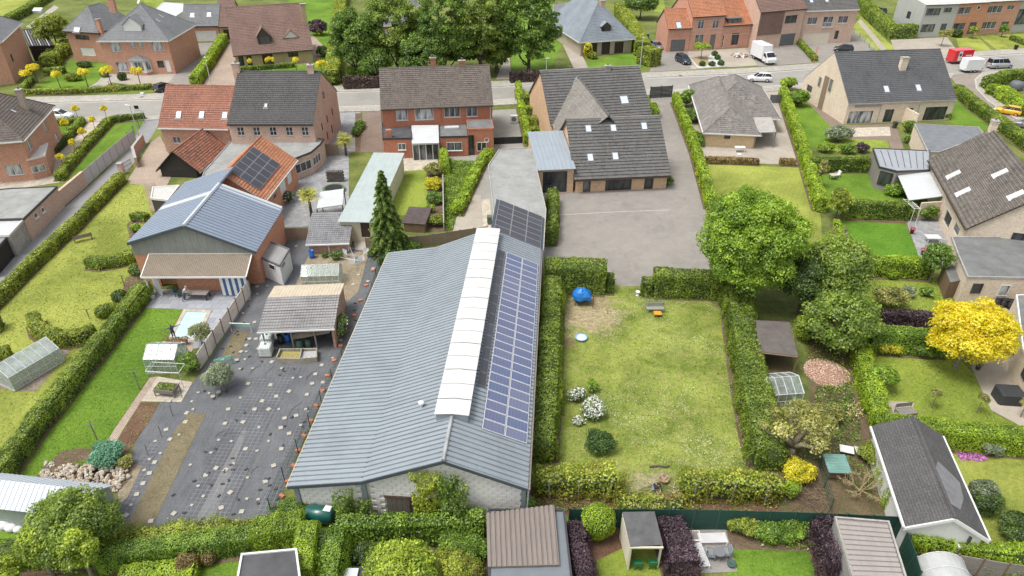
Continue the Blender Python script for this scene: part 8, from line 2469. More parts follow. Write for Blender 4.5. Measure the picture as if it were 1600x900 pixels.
P_WHITE=paint('paint_white',(.74,.75,.76));P_BLACK=paint('paint_black',(.018,.02,.024));P_DBLUE=paint('paint_dark_blue',(.02,.028,.045));P_SILVER=paint('paint_silver',(.42,.43,.45),.3,.6,.3)
P_GREY=paint('paint_grey',(.2,.21,.23),.3,.6,.2);P_YEL=paint('paint_yellow',(.72,.4,.015))
car('parked_car','white hatchback parked before the left brick house',(96,185),'hatch',P_WHITE,0)
car('parked_car','black car half hidden at the end of the villa drive',(258,141),'hatch',P_BLACK,64)
car('parked_car','dark car beside the villa wall, nose hidden',(292,80),'sedan',P_BLACK,76)
car('parked_car','dark blue suv in front of the grey garage door',(1067,98),'suv',P_DBLUE,-72)
car('parked_car','grey car beside the clipped thick hedge and terrace house',(1026,76),'hatch',P_GREY,-66)
car('moving_car','white suv driving on the street behind the hipped bungalow',(1186,127),'suv',P_WHITE,172)
car('parked_car','dark car at the pink brick house drive',(1317,80),'hatch',P_BLACK,168)
car('parked_van','silver van with dark windows parked behind the white trailer',(1560,106),'van',P_SILVER,8)
car('parked_car','yellow hatchback on the side street',(1573,178),'hatch',P_YEL,140)
car('parked_car','grey car at the right edge behind the yellow one',(1604,200),'sedan',P_GREY,140)
car('parked_car','dark car beside the grey rendered row house',(1374,20),'hatch',P_DBLUE,100)
tr=thing('box_truck','white box truck parked before the brown clad house','truck',G(1192,96),math.radians(-76))
MB(plain('truck_box',(.72,.73,.74),.4,.05,grime=.05)).bevbox(-3.6,-1.1,.75,1.,1.1,3.5,.05).bu_('cargo_box',tr)
mb=MB(P_WHITE)
prof=[(1.1,.5),(1.1,2.3),(2.,2.3),(2.75,1.45),(3.2,1.2),(3.25,.5)]
nP=len(prof);vs=[(x,-1.,z)for x,z in prof]+[(x,1.,z)for x,z in prof]
mb.mesh(vs,[tuple(range(nP)),tuple(range(2*nP-1,nP-1,-1))]+[(i,nP+i,nP+(i+1)%nP,(i+1)%nP)for i in range(nP)])
mb.bu_('cab',tr)
g=MB(CARGLASS);g.mesh([(2.06,-.88,2.26),(2.72,-.92,1.52),(2.72,.92,1.52),(2.06,.88,2.26)],[(0,1,2,3)]);g.v=[(x+.03,y,z+.03)for x,y,z in g.v]
for s in(-1,1):g.mesh([(1.3,s*1.012,1.5),(2.55,s*1.012,1.5),(1.98,s*1.012,2.15),(1.3,s*1.012,2.15)],[(0,1,2,3)])
g.bu_('windows',tr)
MB(BLACK).box(-3.5,-.9,.45,3.,.9,.74).bu_('chassis',tr)
for s in(-1,1):MB(LAMP).box(3.2,s*.75-.15,.85,3.28,s*.75+.15,1.05).bu_('headlight',tr);MB(BLACK).bevbox(2.3,s*1.2-.1,1.4,2.4,s*1.2+.1,1.8,.02).bu_('wing_mirror',tr)
MB(PLATE).box(3.26,-.26,.6,3.29,.26,.72).bu_('number_plate',tr)
wheels(tr,(-2.2,2.3),1.,.38)
def trailer(label,pix,head,mat,L,w,h,front=None):
 e=thing('box_trailer',label,'trailer',G(*pix),math.radians(head))
 MB(mat).bevbox(-L/2,-w/2,.5,L/2,w/2,.5+h,.08).bu_('box',e)
 mb=MB(BLACK);mb.box(-L/2,-w/2+.1,.4,L/2,w/2-.1,.49).tube([(L/2-.1,-.5,.45),(L/2+1.2,0,.45),(L/2-.1,.5,.45)],.05,5);mb.bu_('chassis',e)
 wheels(e,(-.42,.38),w/2+.06,.3)
 for s in(-1,1):MB(TAIL).box(-L/2-.03,s*w*.42-.08,.6,-L/2,s*w*.42+.08,.85).bu_('tail_light',e)
 return e
t1=trailer('white tandem-axle box trailer behind the silver van',(1514,112),8,plain('trailer_white',(.74,.75,.76),.35,.04),3.6,2.,2.2)
t2=trailer('red and white box trailer partly hidden by the anthracite roof',(1496,98),12,paint('trailer_red',(.6,.02,.03)),4.6,2.1,2.3)
MB(WHITE).box(-1.3,-1.09,.7,-.5,-1.06,2.6).bu_('white_panel',t2)
lg=MB(BLACK);lg.lathe([(.01,0),(.28,0)],14);lg.v=[(x-.9,-1.1,y+1.9)for x,y,z in lg.v];lg.bu_('round_emblem',t2)
MB(WHITE).box(.4,-1.075,1.55,1.9,-1.06,1.8).bu_('stripe',t2)
ct=thing('covered_trailer','dark grey covered trailer behind the corner hedge','trailer',G(1586,140),math.radians(10))
MB(plain('grey_cover',(.12,.13,.145),.6,.15)).lathe([(1.2,.3),(1.25,.7),(1.15,1.2),(.9,1.5),(.4,1.62),(.01,1.64)],14).bu_('cover',ct,True)
wheels(ct,(0,),1.1,.3)
# ------------------------------------------------------------------ street furniture
def lamp(label,pix,h,arm,rz):
 e=thing('street_lamp',label,'street lamp',G(*pix),rz)
 MB(plain('lamp_steel',(.5,.5,.48),.5,.1)).tube([(0,0,0),(0,0,h*.6),(0,0,h)],[.09,.07,.05],8).bu_('pole',e)
 MB(plain('lamp_head',(.6,.6,.58),.4)).bevbox(-.15,-.12,h-.05,arm,.12,h+.08,.03).bu_('lamp_head',e)
 return e
lamp('slim street lamp at the mouth of the back lane',(221,226),6.,1.,2.6);lamp('street lamp behind the gable of the ribbed bungalow',(853,138),5.5,.5,0);lamp('street lamp beside the hedge end block on the street',(1000,106),6.,.5,0);lamp('street lamp before the chalet drive',(330,132),5.,.6,2.)
sg=thing('street_sign','white street sign boards on a thin post at the lane corner','sign',G(226,190))
MB(ALU).tube([(0,0,0),(0,0,2.6)],.04,6).bu_('post',sg)
MB(WHITE).bevbox(-1.2,-.03,1.7,.5,.03,2.1,.01).bu_('sign_board',sg);MB(P_DBLUE).box(-1.,-.045,2.15,-.3,-0.,2.7).bu_('sign_board',sg)
sg=thing('warning_sign','orange-red sign post at the cream garage drive','sign',G(1271,98))
MB(plain('orange_post',(.6,.16,.06),.6)).tube([(0,0,0),(.15,0,3.)],.06,6).bu_('post',sg)
mb=MB(plain('sign_orange',(.7,.3,.2),.5));mb.lathe([(.01,0.),(.42,0),(.42,.04),(.01,.04)],3);mb.v=[(x+.15,z-.08,y+3.)for x,y,z in mb.v];mb.bu_('sign_plate',sg)
for i, (x,y,l)in enumerate(((179,147,'leaning orange stake beside the golden tree before the villa door'),)):
 solo(MB(plain('orange_stake',(.55,.25,.08),.8)).tube([(0,0,0),(-.5,0,2.4)],.06,5),'stake',l,'stake',G(x,y))
solo(MB(plain('violet_tag',(.35,.1,.4),.7)).bevbox(-.15,-.1,0,.15,.1,.7,.04),'plant_tag','violet tag hanging in the golden tree before the villa door','tag',G(172,133)+Vector((0,0,1.9)))
solo(MB(WHITE).bevbox(-.35,-.2,0,.35,.2,.5,.04).box(-.2,-.24,.1,.2,-.2,.35),'utility_box','small white box on the pavement by the villa hedge','box',G(223,149))
# ------------------------------------------------------------------ people
def person(label,joints,edges,radii,mats,regions,loc,rz,extra=None):
 names=list(joints)
 me=bpy.data.meshes.new('person')
 me.from_pydata([joints[n]for n in names],[(names.index(a),names.index(b))for a,b in edges],[])
 ob=bpy.data.objects.new('person',me);COL.objects.link(ob)
 ob.modifiers.new('skin','SKIN');ob.modifiers['skin'].use_smooth_shade=True
 me.skin_vertices
 sv=me.skin_vertices[0].data
 for i, n in enumerate(names):
  r=radii[n];sv[i].radius=r if hasattr(r,'__len__')else(r,r)
  sv[i].use_root=n=='pelvis'
 sb=ob.modifiers.new('sub','SUBSURF');sb.levels=1;sb.render_levels=1
 bpy.context.view_layer.update()
 ev=ob.evaluated_get(bpy.context.evaluated_depsgraph_get())
 m2=bpy.data.meshes.new_from_object(ev)
 bpy.data.objects.remove(ob)
 for m in mats:m2.materials.append(m)
 J=[(Vector(joints[n]),regions[n])for n in names]
 for p in m2.polygons:
  c=p.center
  best=min(J,key=lambda q:(q[0]-c).length)
  p.material_index=best[1];p.use_smooth=True
 o=bpy.data.objects.new('person',m2);COL.objects.link(o)
 o.location=loc;o.rotation_euler=(0,0,rz)
 tag(o,label,'person')
 return o
SKIN=plain('skin',(.55,.36,.27),.6,.05);HAIRD=plain('dark_hair',(.03,.022,.018),.6,.2);HAIRG=plain('grey_hair',(.35,.33,.31),.7,.15)
SHIRT=plain('pale_blue_shirt',(.4,.45,.52),.9,.1);TROUS=plain('grey_blue_trousers',(.1,.13,.18),.9,.12);SHOE=plain('dark_shoes',(.03,.03,.03),.7);NAVY=plain('navy_top',(.03,.035,.06),.9,.15);JEANS=plain('pale_jeans',(.25,.3,.4),.9,.15)
def hand(J,E,R,G_,wrist,w,d,side,reg):
 d=Vector(d).normalized();s=Vector(side).normalized();dn=d.cross(s);dn=dn if dn.z<0 else-dn
 b=Vector(J[wrist])
 J[w+'palm']=tuple(b+d*.07);E.append((wrist,w+'palm'));R[w+'palm']=(.035,.018);G_[w+'palm']=reg
 for k in range(4):
  p=b+d*.1+s*(k-1.5)*.021;L=(.07,.08,.075,.058)[k]
  J[w+'f%d'%k]=tuple(p+d*L*.5+dn*.008);J[w+'t%d'%k]=tuple(p+d*L+dn*.03)
  E+=[(w+'palm',w+'f%d'%k),(w+'f%d'%k,w+'t%d'%k)]
  R[w+'f%d'%k]=.0095;R[w+'t%d'%k]=.007;G_[w+'f%d'%k]=G_[w+'t%d'%k]=reg
 J[w+'th']=tuple(b+d*.05-s*.045);J[w+'tt']=tuple(b+d*.085-s*.06+dn*.015)
 E+=[(w+'palm',w+'th'),(w+'th',w+'tt')];R[w+'th']=.012;R[w+'tt']=.009;G_[w+'th']=G_[w+'tt']=reg
def head_bits(o,c,f,hair,long_=False):
 f=Vector((f[0],f[1],f[2])).normalized();u=Vector((0,0,1));u=(u-f*u.dot(f)).normalized();r=f.cross(u)
 c=Vector(c)
 hb=MB(hair)
 for a in range(5):
  for k in range(9):
   pass
 hb.ball(tuple(c+u*.025-f*.02),.108,8,0,(1,1,1.02))
 if long_:hb.ball(tuple(c-f*.06-u*.1),.085,7,0,(1,.9,1.5))
 hb.bu_('hair',o,True)
 fb=MB(SKIN);fb.ball(tuple(c+f*.035-u*.015),.098,8,0,(1,1,1.12));fb.ball(tuple(c+f*.128-u*.02),.018,5,0,(1,1,1.5))
 for s in(-1,1):fb.ball(tuple(c+r*s*.1-u*.02),.026,5,0,(.5,1,1.3))
 fb.bu_('face',o,True)
 eb=MB(BLACK,plain('lips',(.4,.15,.13),.6))
 for s in(-1,1):eb.ball(tuple(c+f*.122+r*s*.036+u*.012),.011,5)
 eb.ball(tuple(c+f*.116-u*.06),.02,5,1,(1.3,1.3,.4))
 eb.bu_('eyes_and_mouth',o)
J={'pelvis':(0,0,.95),'waist':(.06,0,1.08),'chest':(.2,0,1.27),'neck':(.3,0,1.44),'head':(.36,0,1.53),'crown':(.39,0,1.62),'hipL':(0,.1,.9),'kneeL':(.08,.11,.5),'ankL':(-.03,.12,.09),'toeL':(.12,.13,.04),'hipR':(0,-.1,.9),'kneeR':(-.06,-.12,.5),'ankR':(-.25,-.13,.1),'toeR':(-.1,-.14,.04),'shL':(.24,.19,1.37),'elL':(.34,.27,1.12),'wrL':(.54,.2,1.),'shR':(.24,-.19,1.37),'elR':(.36,-.25,1.12),'wrR':(.56,-.16,.98)}
E=[('pelvis','waist'),('waist','chest'),('chest','neck'),('neck','head'),('head','crown'),('pelvis','hipL'),('hipL','kneeL'),('kneeL','ankL'),('ankL','toeL'),('pelvis','hipR'),('hipR','kneeR'),('kneeR','ankR'),('ankR','toeR'),('chest','shL'),('shL','elL'),('elL','wrL'),('chest','shR'),('shR','elR'),('elR','wrR')]
Rr={'pelvis':(.16,.12),'waist':(.15,.11),'chest':(.17,.12),'neck':.055,'head':.09,'crown':.075,'hipL':.095,'kneeL':.062,'ankL':.042,'toeL':.04,'hipR':.095,'kneeR':.062,'ankR':.042,'toeR':.04,'shL':.065,'elL':.046,'wrL':.03,'shR':.065,'elR':.046,'wrR':.03}
Gm={'pelvis':2,'waist':1,'chest':1,'neck':0,'head':0,'crown':0,'hipL':2,'kneeL':2,'ankL':2,'toeL':3,'hipR':2,'kneeR':2,'ankR':2,'toeR':3,'shL':1,'elL':1,'wrL':0,'shR':1,'elR':1,'wrR':0}
hand(J,E,Rr,Gm,'wrL','hl',(.9,-.1,-.3),(0,1,0),0);hand(J,E,Rr,Gm,'wrR','hr',(.9,.1,-.3),(0,-1,0),0)
pp=person('person in pale blue shirt bending over the terrace table',J,E,Rr,[SKIN,SHIRT,TROUS,SHOE],Gm,G(290,470),math.radians(15))
head_bits(pp,(.375,0,1.565),(.9,0,-.45),HAIRG)
J2={'pelvis':(0,0,.32),'waist':(.1,0,.45),'chest':(.26,0,.63),'neck':(.37,0,.76),'head':(.45,0,.83),'crown':(.5,0,.9),'hipL':(.02,.11,.32),'kneeL':(.36,.2,.46),'ankL':(.08,.17,.1),'toeL':(.26,.19,.04),'hipR':(.02,-.11,.32),'kneeR':(.38,-.18,.2),'ankR':(-.02,-.16,.1),'toeR':(.12,-.17,.04),'shL':(.3,.18,.7),'elL':(.46,.26,.48),'wrL':(.62,.14,.34),'shR':(.3,-.18,.7),'elR':(.48,-.24,.46),'wrR':(.64,-.12,.32)}
E2=[e for e in E if not e[1].startswith(('hl','hr'))];R2=dict(Rr);G2=dict(Gm)
E2=E2[:19];
for d_ in(R2,G2):
 for k in[k for k in d_ if k not in J2]:d_.pop(k)
hand(J2,E2,R2,G2,'wrL','hl',(.8,-.2,-.5),(0,1,0),0);hand(J2,E2,R2,G2,'wrR','hr',(.8,.2,-.5),(0,-1,0),0)
pc=person('crouching person in a navy top pruning at the vine rows',J2,E2,R2,[SKIN,NAVY,JEANS,SHOE],G2,G(1022,762),math.radians(-75))
head_bits(pc,(.47,0,.855),(.8,0,-.6),HAIRD,True)
st_=thing('statue','dark blue-grey standing statue with spread arms at the pool corner','statue',G(274,532),math.radians(-60))
BRZ=plain('dark_bronze',(.05,.07,.11),.45,.2,2.)
JS={'pelvis':(0,0,1.05),'waist':(0,0,1.2),'chest':(.02,0,1.42),'neck':(0,0,1.6),'head':(.01,0,1.7),'crown':(.01,0,1.79),'hipL':(0,.09,1.),'kneeL':(.04,.09,.62),'ankL':(0,.08,.22),'toeL':(.12,.09,.17),'hipR':(0,-.09,1.),'kneeR':(.02,-.1,.62),'ankR':(-.06,-.1,.22),'toeR':(.07,-.1,.17),'shL':(.01,.18,1.52),'elL':(.02,.42,1.5),'wrL':(.06,.66,1.55),'shR':(.01,-.18,1.52),'elR':(.02,-.42,1.47),'wrR':(.06,-.64,1.4)}
ES=E[:19];RS=dict(R2);GS={k:0 for k in JS};RS={k:RS[k]for k in JS}
hand(JS,ES,RS,GS,'wrL','hl',(.1,1,.1),(1,0,0),0);hand(JS,ES,RS,GS,'wrR','hr',(.1,-1,-.1),(1,0,0),0)
sp=person('x',JS,ES,RS,[BRZ],GS,(0,0,0),0);sp.name='figure';sp.parent=st_
for k in('label','category'):del sp[k]
MB(CONC).bevbox(-.3,-.3,0,.3,.3,.17,.03).bu_('plinth',st_)
# ------------------------------------------------------------------ weights on the weed fabric
SLABM=plain('paving_slab',(.42,.39,.335),.9,.15,3.,grime=.2);DARKST=plain('dark_stone',(.07,.07,.072),.9,.25,3.)
def weight_mesh(w,d,h,m,nm):return MB(m).bevbox(-w/2,-d/2,0,w/2,d/2,h,.02).data(nm)
sl_a, sl_b, sl_c=weight_mesh(.34,.34,.06,SLABM,'paving_slab'), weight_mesh(.24,.2,.06,SLABM,'paving_slab'), weight_mesh(.26,.14,.08,DARKST,'dark_block')
SL=[(265,627),(278,600),(300,628),(310,614),(327,615),(302,640),(292,646),(348,562),(377,550),(385,550),(370,563),(342,613),(311,577),(357,640),(375,577),(383,562),(385,540),(390,530),(398,504),(425,566),(440,576),(458,591),(423,602),(410,627),(463,650),(439,669),(504,611),(503,571),(493,585),(480,617),(445,654),(384,702),(365,725),(353,735),(342,688),(330,708),(298,727),(266,687),(251,709),(242,723),(234,718),(226,735),(234,740),(224,756),(214,773),(205,790),(197,806),(236,815),(272,803),(360,770),(378,800),(386,780),(387,747),(402,705),(415,753),(428,728),(440,702),(452,678),(420,690),(404,781),(322,743),(310,760),(346,794),(333,620),(290,660),(280,680),(260,672),(243,690),(402,448),(412,440),(425,425),(433,420),(445,410),(452,402),(463,385),(418,447),(390,468),(380,490),(402,460),(560,430),(552,445),(575,440),(583,420),(400,530),(404,545),(520,560),(505,598),(478,640),(470,665),(532,532),(395,576),(388,600),(376,622),(352,662),(398,640),(420,640),(432,620),(452,612),(470,590),(488,600),(436,640),(405,668),(380,660),(362,690),(338,732),(300,790),(318,776)]
for x, y in SL:
 o=bpy.data.objects.new('paving_slab',sl_a if RND.random()<.55 else sl_b);link(o)
 p=G(x,y);o.location=(p.x,p.y,.032);o.rotation_euler=(RND.uniform(-.04,.04),RND.uniform(-.04,.04),RND.uniform(-.5,.5))
 tag(o,'pale square slab weighing down the weed fabric','slab','pale slabs on the weed fabric')
rg=random.Random(4)
n=0
while n<70:
 y=rg.uniform(470,815);t=(y-460)/360
 x=rg.uniform(392-190*t,585-150*t)
 if 400<x<535 and y<565:continue
 if 268-(y-675)*.5<x<310-(y-675)*.5 and y>645:continue
 o=bpy.data.objects.new('dark_block',sl_c);link(o)
 p=G(x,y);o.location=(p.x,p.y,.03);o.rotation_euler=(0,0,rg.uniform(0,3))
 tag(o,'small dark block lying on the weed fabric','block','dark blocks on the weed fabric');n+=1
ob_=MB(plain('orange_hollow_brick',(.55,.2,.1),.9,.2)).bevbox(-.2,-.12,0,.2,.12,.16,.015).data('hollow_brick')
for i in range(17):
 t=i/16
 p=G(441+(594-441)*t**1.08,776+(400-776)*t)
 o=bpy.data.objects.new('hollow_brick',ob_);link(o);o.location=(p.x+RND.uniform(-.1,.1),p.y,.02);o.rotation_euler=(0,0,RND.uniform(-.6,.6))
 tag(o,'orange hollow brick lying along the left edge of the barn','brick','orange bricks along the barn')
fm=FABP
fo=MB(fm)
for k in range(11):
 y=rg.uniform(480,810);t=(y-460)/360;x=rg.uniform(400-200*t,580-150*t)
 if 400<x<535 and y<570:continue
 p=G(x,y);a=rg.choice((1.35,1.5,1.2,.2));L=rg.uniform(.8,2.4)
 pts=[(p.x+math.cos(a+.15*math.sin(j))*L*j/5,p.y+math.sin(a+.15*math.sin(j))*L*j/5,.03)for j in range(6)]
 fo.tube(pts,[.005,.03,.035,.035,.03,.005],5)
tag(fo.bu_('fabric_folds'),kind='stuff')
rk=thing('rock_pile','heap of pale rounded field stones beside the netted dome bush','rock pile',G(130,745))
RM=[plain('rock_%s'%n,c,.9,.25,2.5,bump=.01)for n,c in(('beige',(.52,.44,.33)),('grey',(.38,.36,.32)),('pale',(.6,.55,.45)),('rosy',(.46,.36,.28)))]
rms=[]
for m in RM:
 for s in range(2):
  mb=MB(m);mb.ball((0,0,0),1,5)
  r_=random.Random(s*7+len(rms));q={}
  for i, v in enumerate(mb.v):
   k=q.setdefault(tuple(round(c,3)for c in v),r_.uniform(.75,1.15));mb.v[i]=(v[0]*k*1.2,v[1]*k,v[2]*k*.75)
  rms.append(mb.data('rock',False))
poly=[(72,724),(140,728),(207,735),(201,752),(181,770),(160,762),(58,747)]
PW=[G(*p)for p in poly];c0=rk.location
cx_=sum(p.x for p in PW)/len(PW);cy_=sum(p.y for p in PW)/len(PW)
n=0;tries=0
while n<290 and tries<6000:
 tries+=1
 x=rg.uniform(min(p.x for p in PW),max(p.x for p in PW));y=rg.uniform(min(p.y for p in PW),max(p.y for p in PW))
 ins=False
 for i in range(len(PW)):
  a, b=PW[i], PW[(i+1)%len(PW)]
  if(a.y>y)!=(b.y>y)and x<(b.x-a.x)*(y-a.y)/(b.y-a.y)+a.x:ins=not ins
 if not ins:continue
 o=bpy.data.objects.new('rock',rms[n%8]);link(o,rk)
 e_=max(0,1-math.hypot((x-cx_)/3.2,(y-cy_)/1.4))
 o.location=(x-c0.x,y-c0.y,.08+.45*e_*rg.uniform(.5,1));s=rg.uniform(.11,.175);o.scale=(s,s,s)
 o.rotation_euler=(rg.uniform(0,3),rg.uniform(0,3),rg.uniform(0,6));n+=1
mb=MB(soil('garden_soil'));mb.face([(p.x-c0.x,p.y-c0.y,.06)for p in PW]);mb.bu_('bed',rk)
# ------------------------------------------------------------------ greenhouses and glass
e, W, rz=greenhouse('greenhouse','whitewashed greenhouse on the gravel path at the left edge',Vector((G(-6,598).x,G(-6,598).y,0)),Vector((G(38,602).x,G(38,602).y,0)),4.4,1.5,2.3,3,6,'y',world=True,glass=GHMILK,base=.12)
e.rotation_euler=(0,0,math.radians(-26))
greenhouse('greenhouse','small aluminium greenhouse with porch frame beside the lattice fence',G(231,583),G(279,583),2.4,1.5,2.2,5,3,'x',world=True,base=.05)
gp=thing('pipe_frame','white pipe frame standing in front of the small aluminium greenhouse','frame',G(236,603))
a, b=Vector((0,0,0)), G(287,606)-G(236,603)
mb=MB(ALU);mb.tube([(0,0,0),(0,0,1.6),(b.x,b.y,1.6),(b.x,b.y,0)],.035,5).tube([(0,0,1.6),(0,1.2,1.6),(b.x,b.y+1.2,1.6),(b.x,b.y,1.6)],.03,5);mb.bu_('frame',gp)
greenhouse('greenhouse','little white-framed greenhouse on the sandy yard',G(473,449),G(531,447),2.3,1.3,2.,6,3,'x',world=True,base=.05)
greenhouse('greenhouse','aluminium greenhouse in the wild garden beside the tall play lawn hedge',G(1199,640),G(1250,636),2.6,1.5,2.2,4,3,'x',world=True,base=.05)
# ------------------------------------------------------------------ garden furniture and the rest
def bench(label,pix,rz,mat,L=1.7):
 e=thing('garden_bench',label,'bench',G(*pix),rz)
 for k in range(4):MB(mat).box(-L/2,-.25+k*.125,.42,L/2,-.25+k*.125+.1,.46).bu_('seat_slat',e)
 for k in range(3):MB(mat).box(-L/2,.26,.55+k*.13,L/2,.3,.65+k*.13).bu_('back_slat',e)
 for x in(-L/2+.1,L/2-.16):
  MB(mat).box(x,-.24,0,x+.07,-.17,.42).bu_('leg',e);MB(mat).box(x,.2,0,x+.07,.27,.95).bu_('leg',e)
 return e
bench('brown slatted bench alone on the sunny left lawn',(131,376),math.radians(215),wood('bench_brown',(.2,.15,.12)),2.)
b_=bench('grey slatted bench on the play lawn behind an orange stool',(1023,487),0.,wood('bench_grey',(.32,.32,.31)),1.7)
e=thing('stool','orange square stool in front of the grey bench','stool',G(1027,494));OR=plain('orange_plastic',(.8,.3,.02),.5,.06)
MB(OR).bevbox(-.36,-.3,.34,.36,.3,.42,.03).bu_('seat',e)
for x in(-.3,.24):
 for y in(-.24,.18):MB(BROWNF).box(x,y,0,x+.06,y+.06,.34).bu_('leg',e)
kp=thing('paddling_pool','small round blue-rimmed paddling pool near the sandy patch','paddling pool',G(908,530))
mb=MB(plain('pool_blue',(.25,.42,.6),.4,.05));mb.lathe([(.42,0),(.5,.16),(.56,.2),(.58,.26),(.52,.28),(.46,.24),(.4,.08),(.01,.07)],16);mb.bu_('rim',kp,True)
MB(plain('pool_inside',(.68,.74,.76),.2)).lathe([(.45,.2),(.01,.2)],16).bu_('water',kp)
ph_=thing('playhouse','little wooden playhouse covered by a blue tarpaulin','playhouse',G(909,474))
TB=plain('blue_tarpaulin',(.015,.17,.52),.35,.25,2.5,bump=.02)
ring=[(-.85,-.6),(-.3,-.7),(.3,-.68),(.85,-.6),(.95,0),(.85,.65),(0,.75),(-.9,.65),(-1.,0)]
mb=MB(TB);vs=[]
for z, k in((.75,1.),(1.15,.95),(1.5,.62),(1.72,.25)):
 for i, (x,y)in enumerate(ring):vs.append((x*k+RND.uniform(-.06,.06),y*k+RND.uniform(-.06,.06),z+RND.uniform(-.12,.1)))
n_=len(ring);fs=[]
for j in range(3):
 for i in range(n_):fs.append((j*n_+i,j*n_+(i+1)%n_,(j+1)*n_+(i+1)%n_,(j+1)*n_+i))
fs.append(tuple(3*n_+i for i in range(n_)));mb.mesh(vs,fs);mb.bu_('tarpaulin',ph_)
for x in(-.75,.68):
 for y in(-.5,.45):MB(BW_).box(x,y,0,x+.08,y+.08,1.).bu_('post',ph_)
MB(BW_).box(-.75,.45,.1,.76,.5,.8).bu_('back_board',ph_);MB(BW_).box(.95,-.75,0,1.05,-.69,1.7).bu_('post',ph_)
solo(MB(WHITE).lathe([(.12,0),(.2,.05),(.14,.2),(.18,.42),(.24,.5),(.2,.52),(.01,.45)],10),'garden_urn','white urn in the hedge gap of the play lawn','urn',G(996,462))
solo(MB(BARK).tube([(0,0,.1),(.6,.1,.12),(1.2,0,.1),(1.5,.15,.1)],[.09,.08,.07,.03],6),'log','bent log lying at the lower end of the play lawn','log',G(1015,731))
wb=thing('wicker_basket','brown wicker basket filled with prunings beside the crouching person','basket',G(1037,752))
MB(plain('wicker',(.36,.24,.14),.9,.3,8.)).lathe([(.25,0),(.33,.12),(.38,.3),(.34,.31),(.28,.12),(.01,.08)],12).bu_('basket',wb)
mb=MB(plain('pruned_wood',(.5,.4,.3),.9,.2))
for k in range(10):a=RND.uniform(0,6);mb.tube([(0,0,.12),(math.cos(a)*.35,math.sin(a)*.35,.42)],.025,4)
mb.bu_('twigs',wb)
tw=MB(plain('pruned_wood',(.5,.4,.3),.9,.2))
for k in range(60):
 p=G(RND.uniform(970,1075),RND.uniform(757,782));a=RND.uniform(0,6);L=RND.uniform(.2,.7)
 tw.tube([(p.x,p.y,.06),(p.x+math.cos(a)*L,p.y+math.sin(a)*L,RND.uniform(.03,.2))],.022,4)
tag(tw.bu_('cut_twigs'),kind='stuff')
def table(name,label,pix,rz,L,w,h,mat,legm):
 e=thing(name,label,'table',G(*pix),rz)
 n=max(3,int(w/.16))
 for k in range(n):MB(mat).box(-L/2,-w/2+k*w/n+.005,h-.05,L/2,-w/2+(k+1)*w/n-.005,h).bu_('table_board',e)
 for x in(-L/2+.08,L/2-.16):
  for y in(-w/2+.08,w/2-.16):MB(legm).box(x,y,0,x+.08,y+.08,h-.05).bu_('leg',e)
 return e
table('terrace_table','long grey table on the terrace behind the bending person',(309,466),math.radians(-4),2.5,1.,.78,GW_,BLACK)
def chair(label,pix,rz,mat,legm,group=None,h=.45,name='garden_chair'):
 e=thing(name,label,'chair',G(*pix),rz,group)
 MB(mat).bevbox(-.25,-.25,h-.05,.25,.25,h,.02).bu_('seat',e);
 b=MB(mat);b.slab([(-.25,.25,h),(.25,.25,h),(.24,.36,h+.5),(-.24,.36,h+.5)],.05);b.bu_('backrest',e)
 for x in(-.23,.18):
  for y in(-.23,.2):MB(legm).box(x,y,0,x+.05,y+.05,h-.05).bu_('leg',e)
 for x in(-.28,.24):MB(legm).box(x,-.22,h+.18,x+.04,.3,h+.22).bu_('armrest',e)
 return e
chair('dark green chair beside the bending person on the terrace',(280,463),1.2,plain('green_chair',(.06,.12,.1),.6),BLACK)
GC=plain('green_plastic',(.015,.16,.06),.45,.08)
chair('left green chair before the open hut',(995,886),PI,GC,GC);chair('right green chair before the open hut',(1018,885),PI,GC,GC)
WC=plain('white_plastic',(.75,.75,.75),.4,.04)
chair('white garden chair on the far side of the small lawn table',(1303,266),0,WC,WC);chair('white garden chair on the right of the small lawn table',(1307,277),-1.2,WC,WC)
table('garden_table','small pale table between white chairs on the lawn',(1301,280),.1,1.,.8,.7,PALEWOOD,GREYF)
GRC=plain('grey_mesh_chair',(.22,.25,.27),.6,.1)
chair('grey garden chair on the left side of the round deck table',(1110,872),1.4,GRC,GREYF);chair('grey garden chair on the right side of the round deck table',(1131,870),-1.5,GRC,GREYF)
rt=thing('round_table','small round metal table on the deck between grey chairs','table',G(1121,873));MB(GREYF).lathe([(.01,.7),(.38,.7),(.38,.73),(.01,.73)],14).bu_('table_top',rt)
for k in range(4):a=k*PI/2+.4;MB(GREYF).tube([(0,0,.7),(math.cos(a)*.3,math.sin(a)*.3,0)],.025,5).bu_('leg',rt)
def lounger(label,pix,rz,L=1.9,w=.75):
 e=thing('sun_lounger',label,'sun lounger',G(*pix)+Vector((0,0,.03)),rz)
 for k in range(9):MB(WC).box(-L/2+.03,-w/2+k*w/9+.018,.32,L/2-.03,-w/2+(k+1)*w/9-.018,.36).bu_('slat',e)
 for x in(-L/2+.05,L/2-.12):
  for y in(-w/2,w/2-.07):MB(WC).box(x,y,0,x+.07,y+.07,.32).bu_('leg',e)
 return e
lounger('white slatted lounger lying across the back of the deck',(1112,846),.03);lounger('white slatted lounger along the left side of the deck',(1093,872),PI/2+.12,1.8,.7)
cbx=thing('side_table','square white-framed side table in the deck corner','table',G(1083,842));MB(WC).bevbox(-.45,-.4,.3,.45,.4,.36,.02).bu_('frame',cbx);MB(GW_).box(-.36,-.32,.36,.36,.32,.38).bu_('table_top',cbx);MB(WC).box(-.4,-.35,0,.4,.35,.3).bu_('base',cbx)
solo(MB(plain('dark_planter',(.05,.09,.08),.6)).lathe([(.2,0),(.3,.3),(.26,.32),(.01,.28)],10),'planter','round dark green planter at the deck corner','planter',G(1142,884))
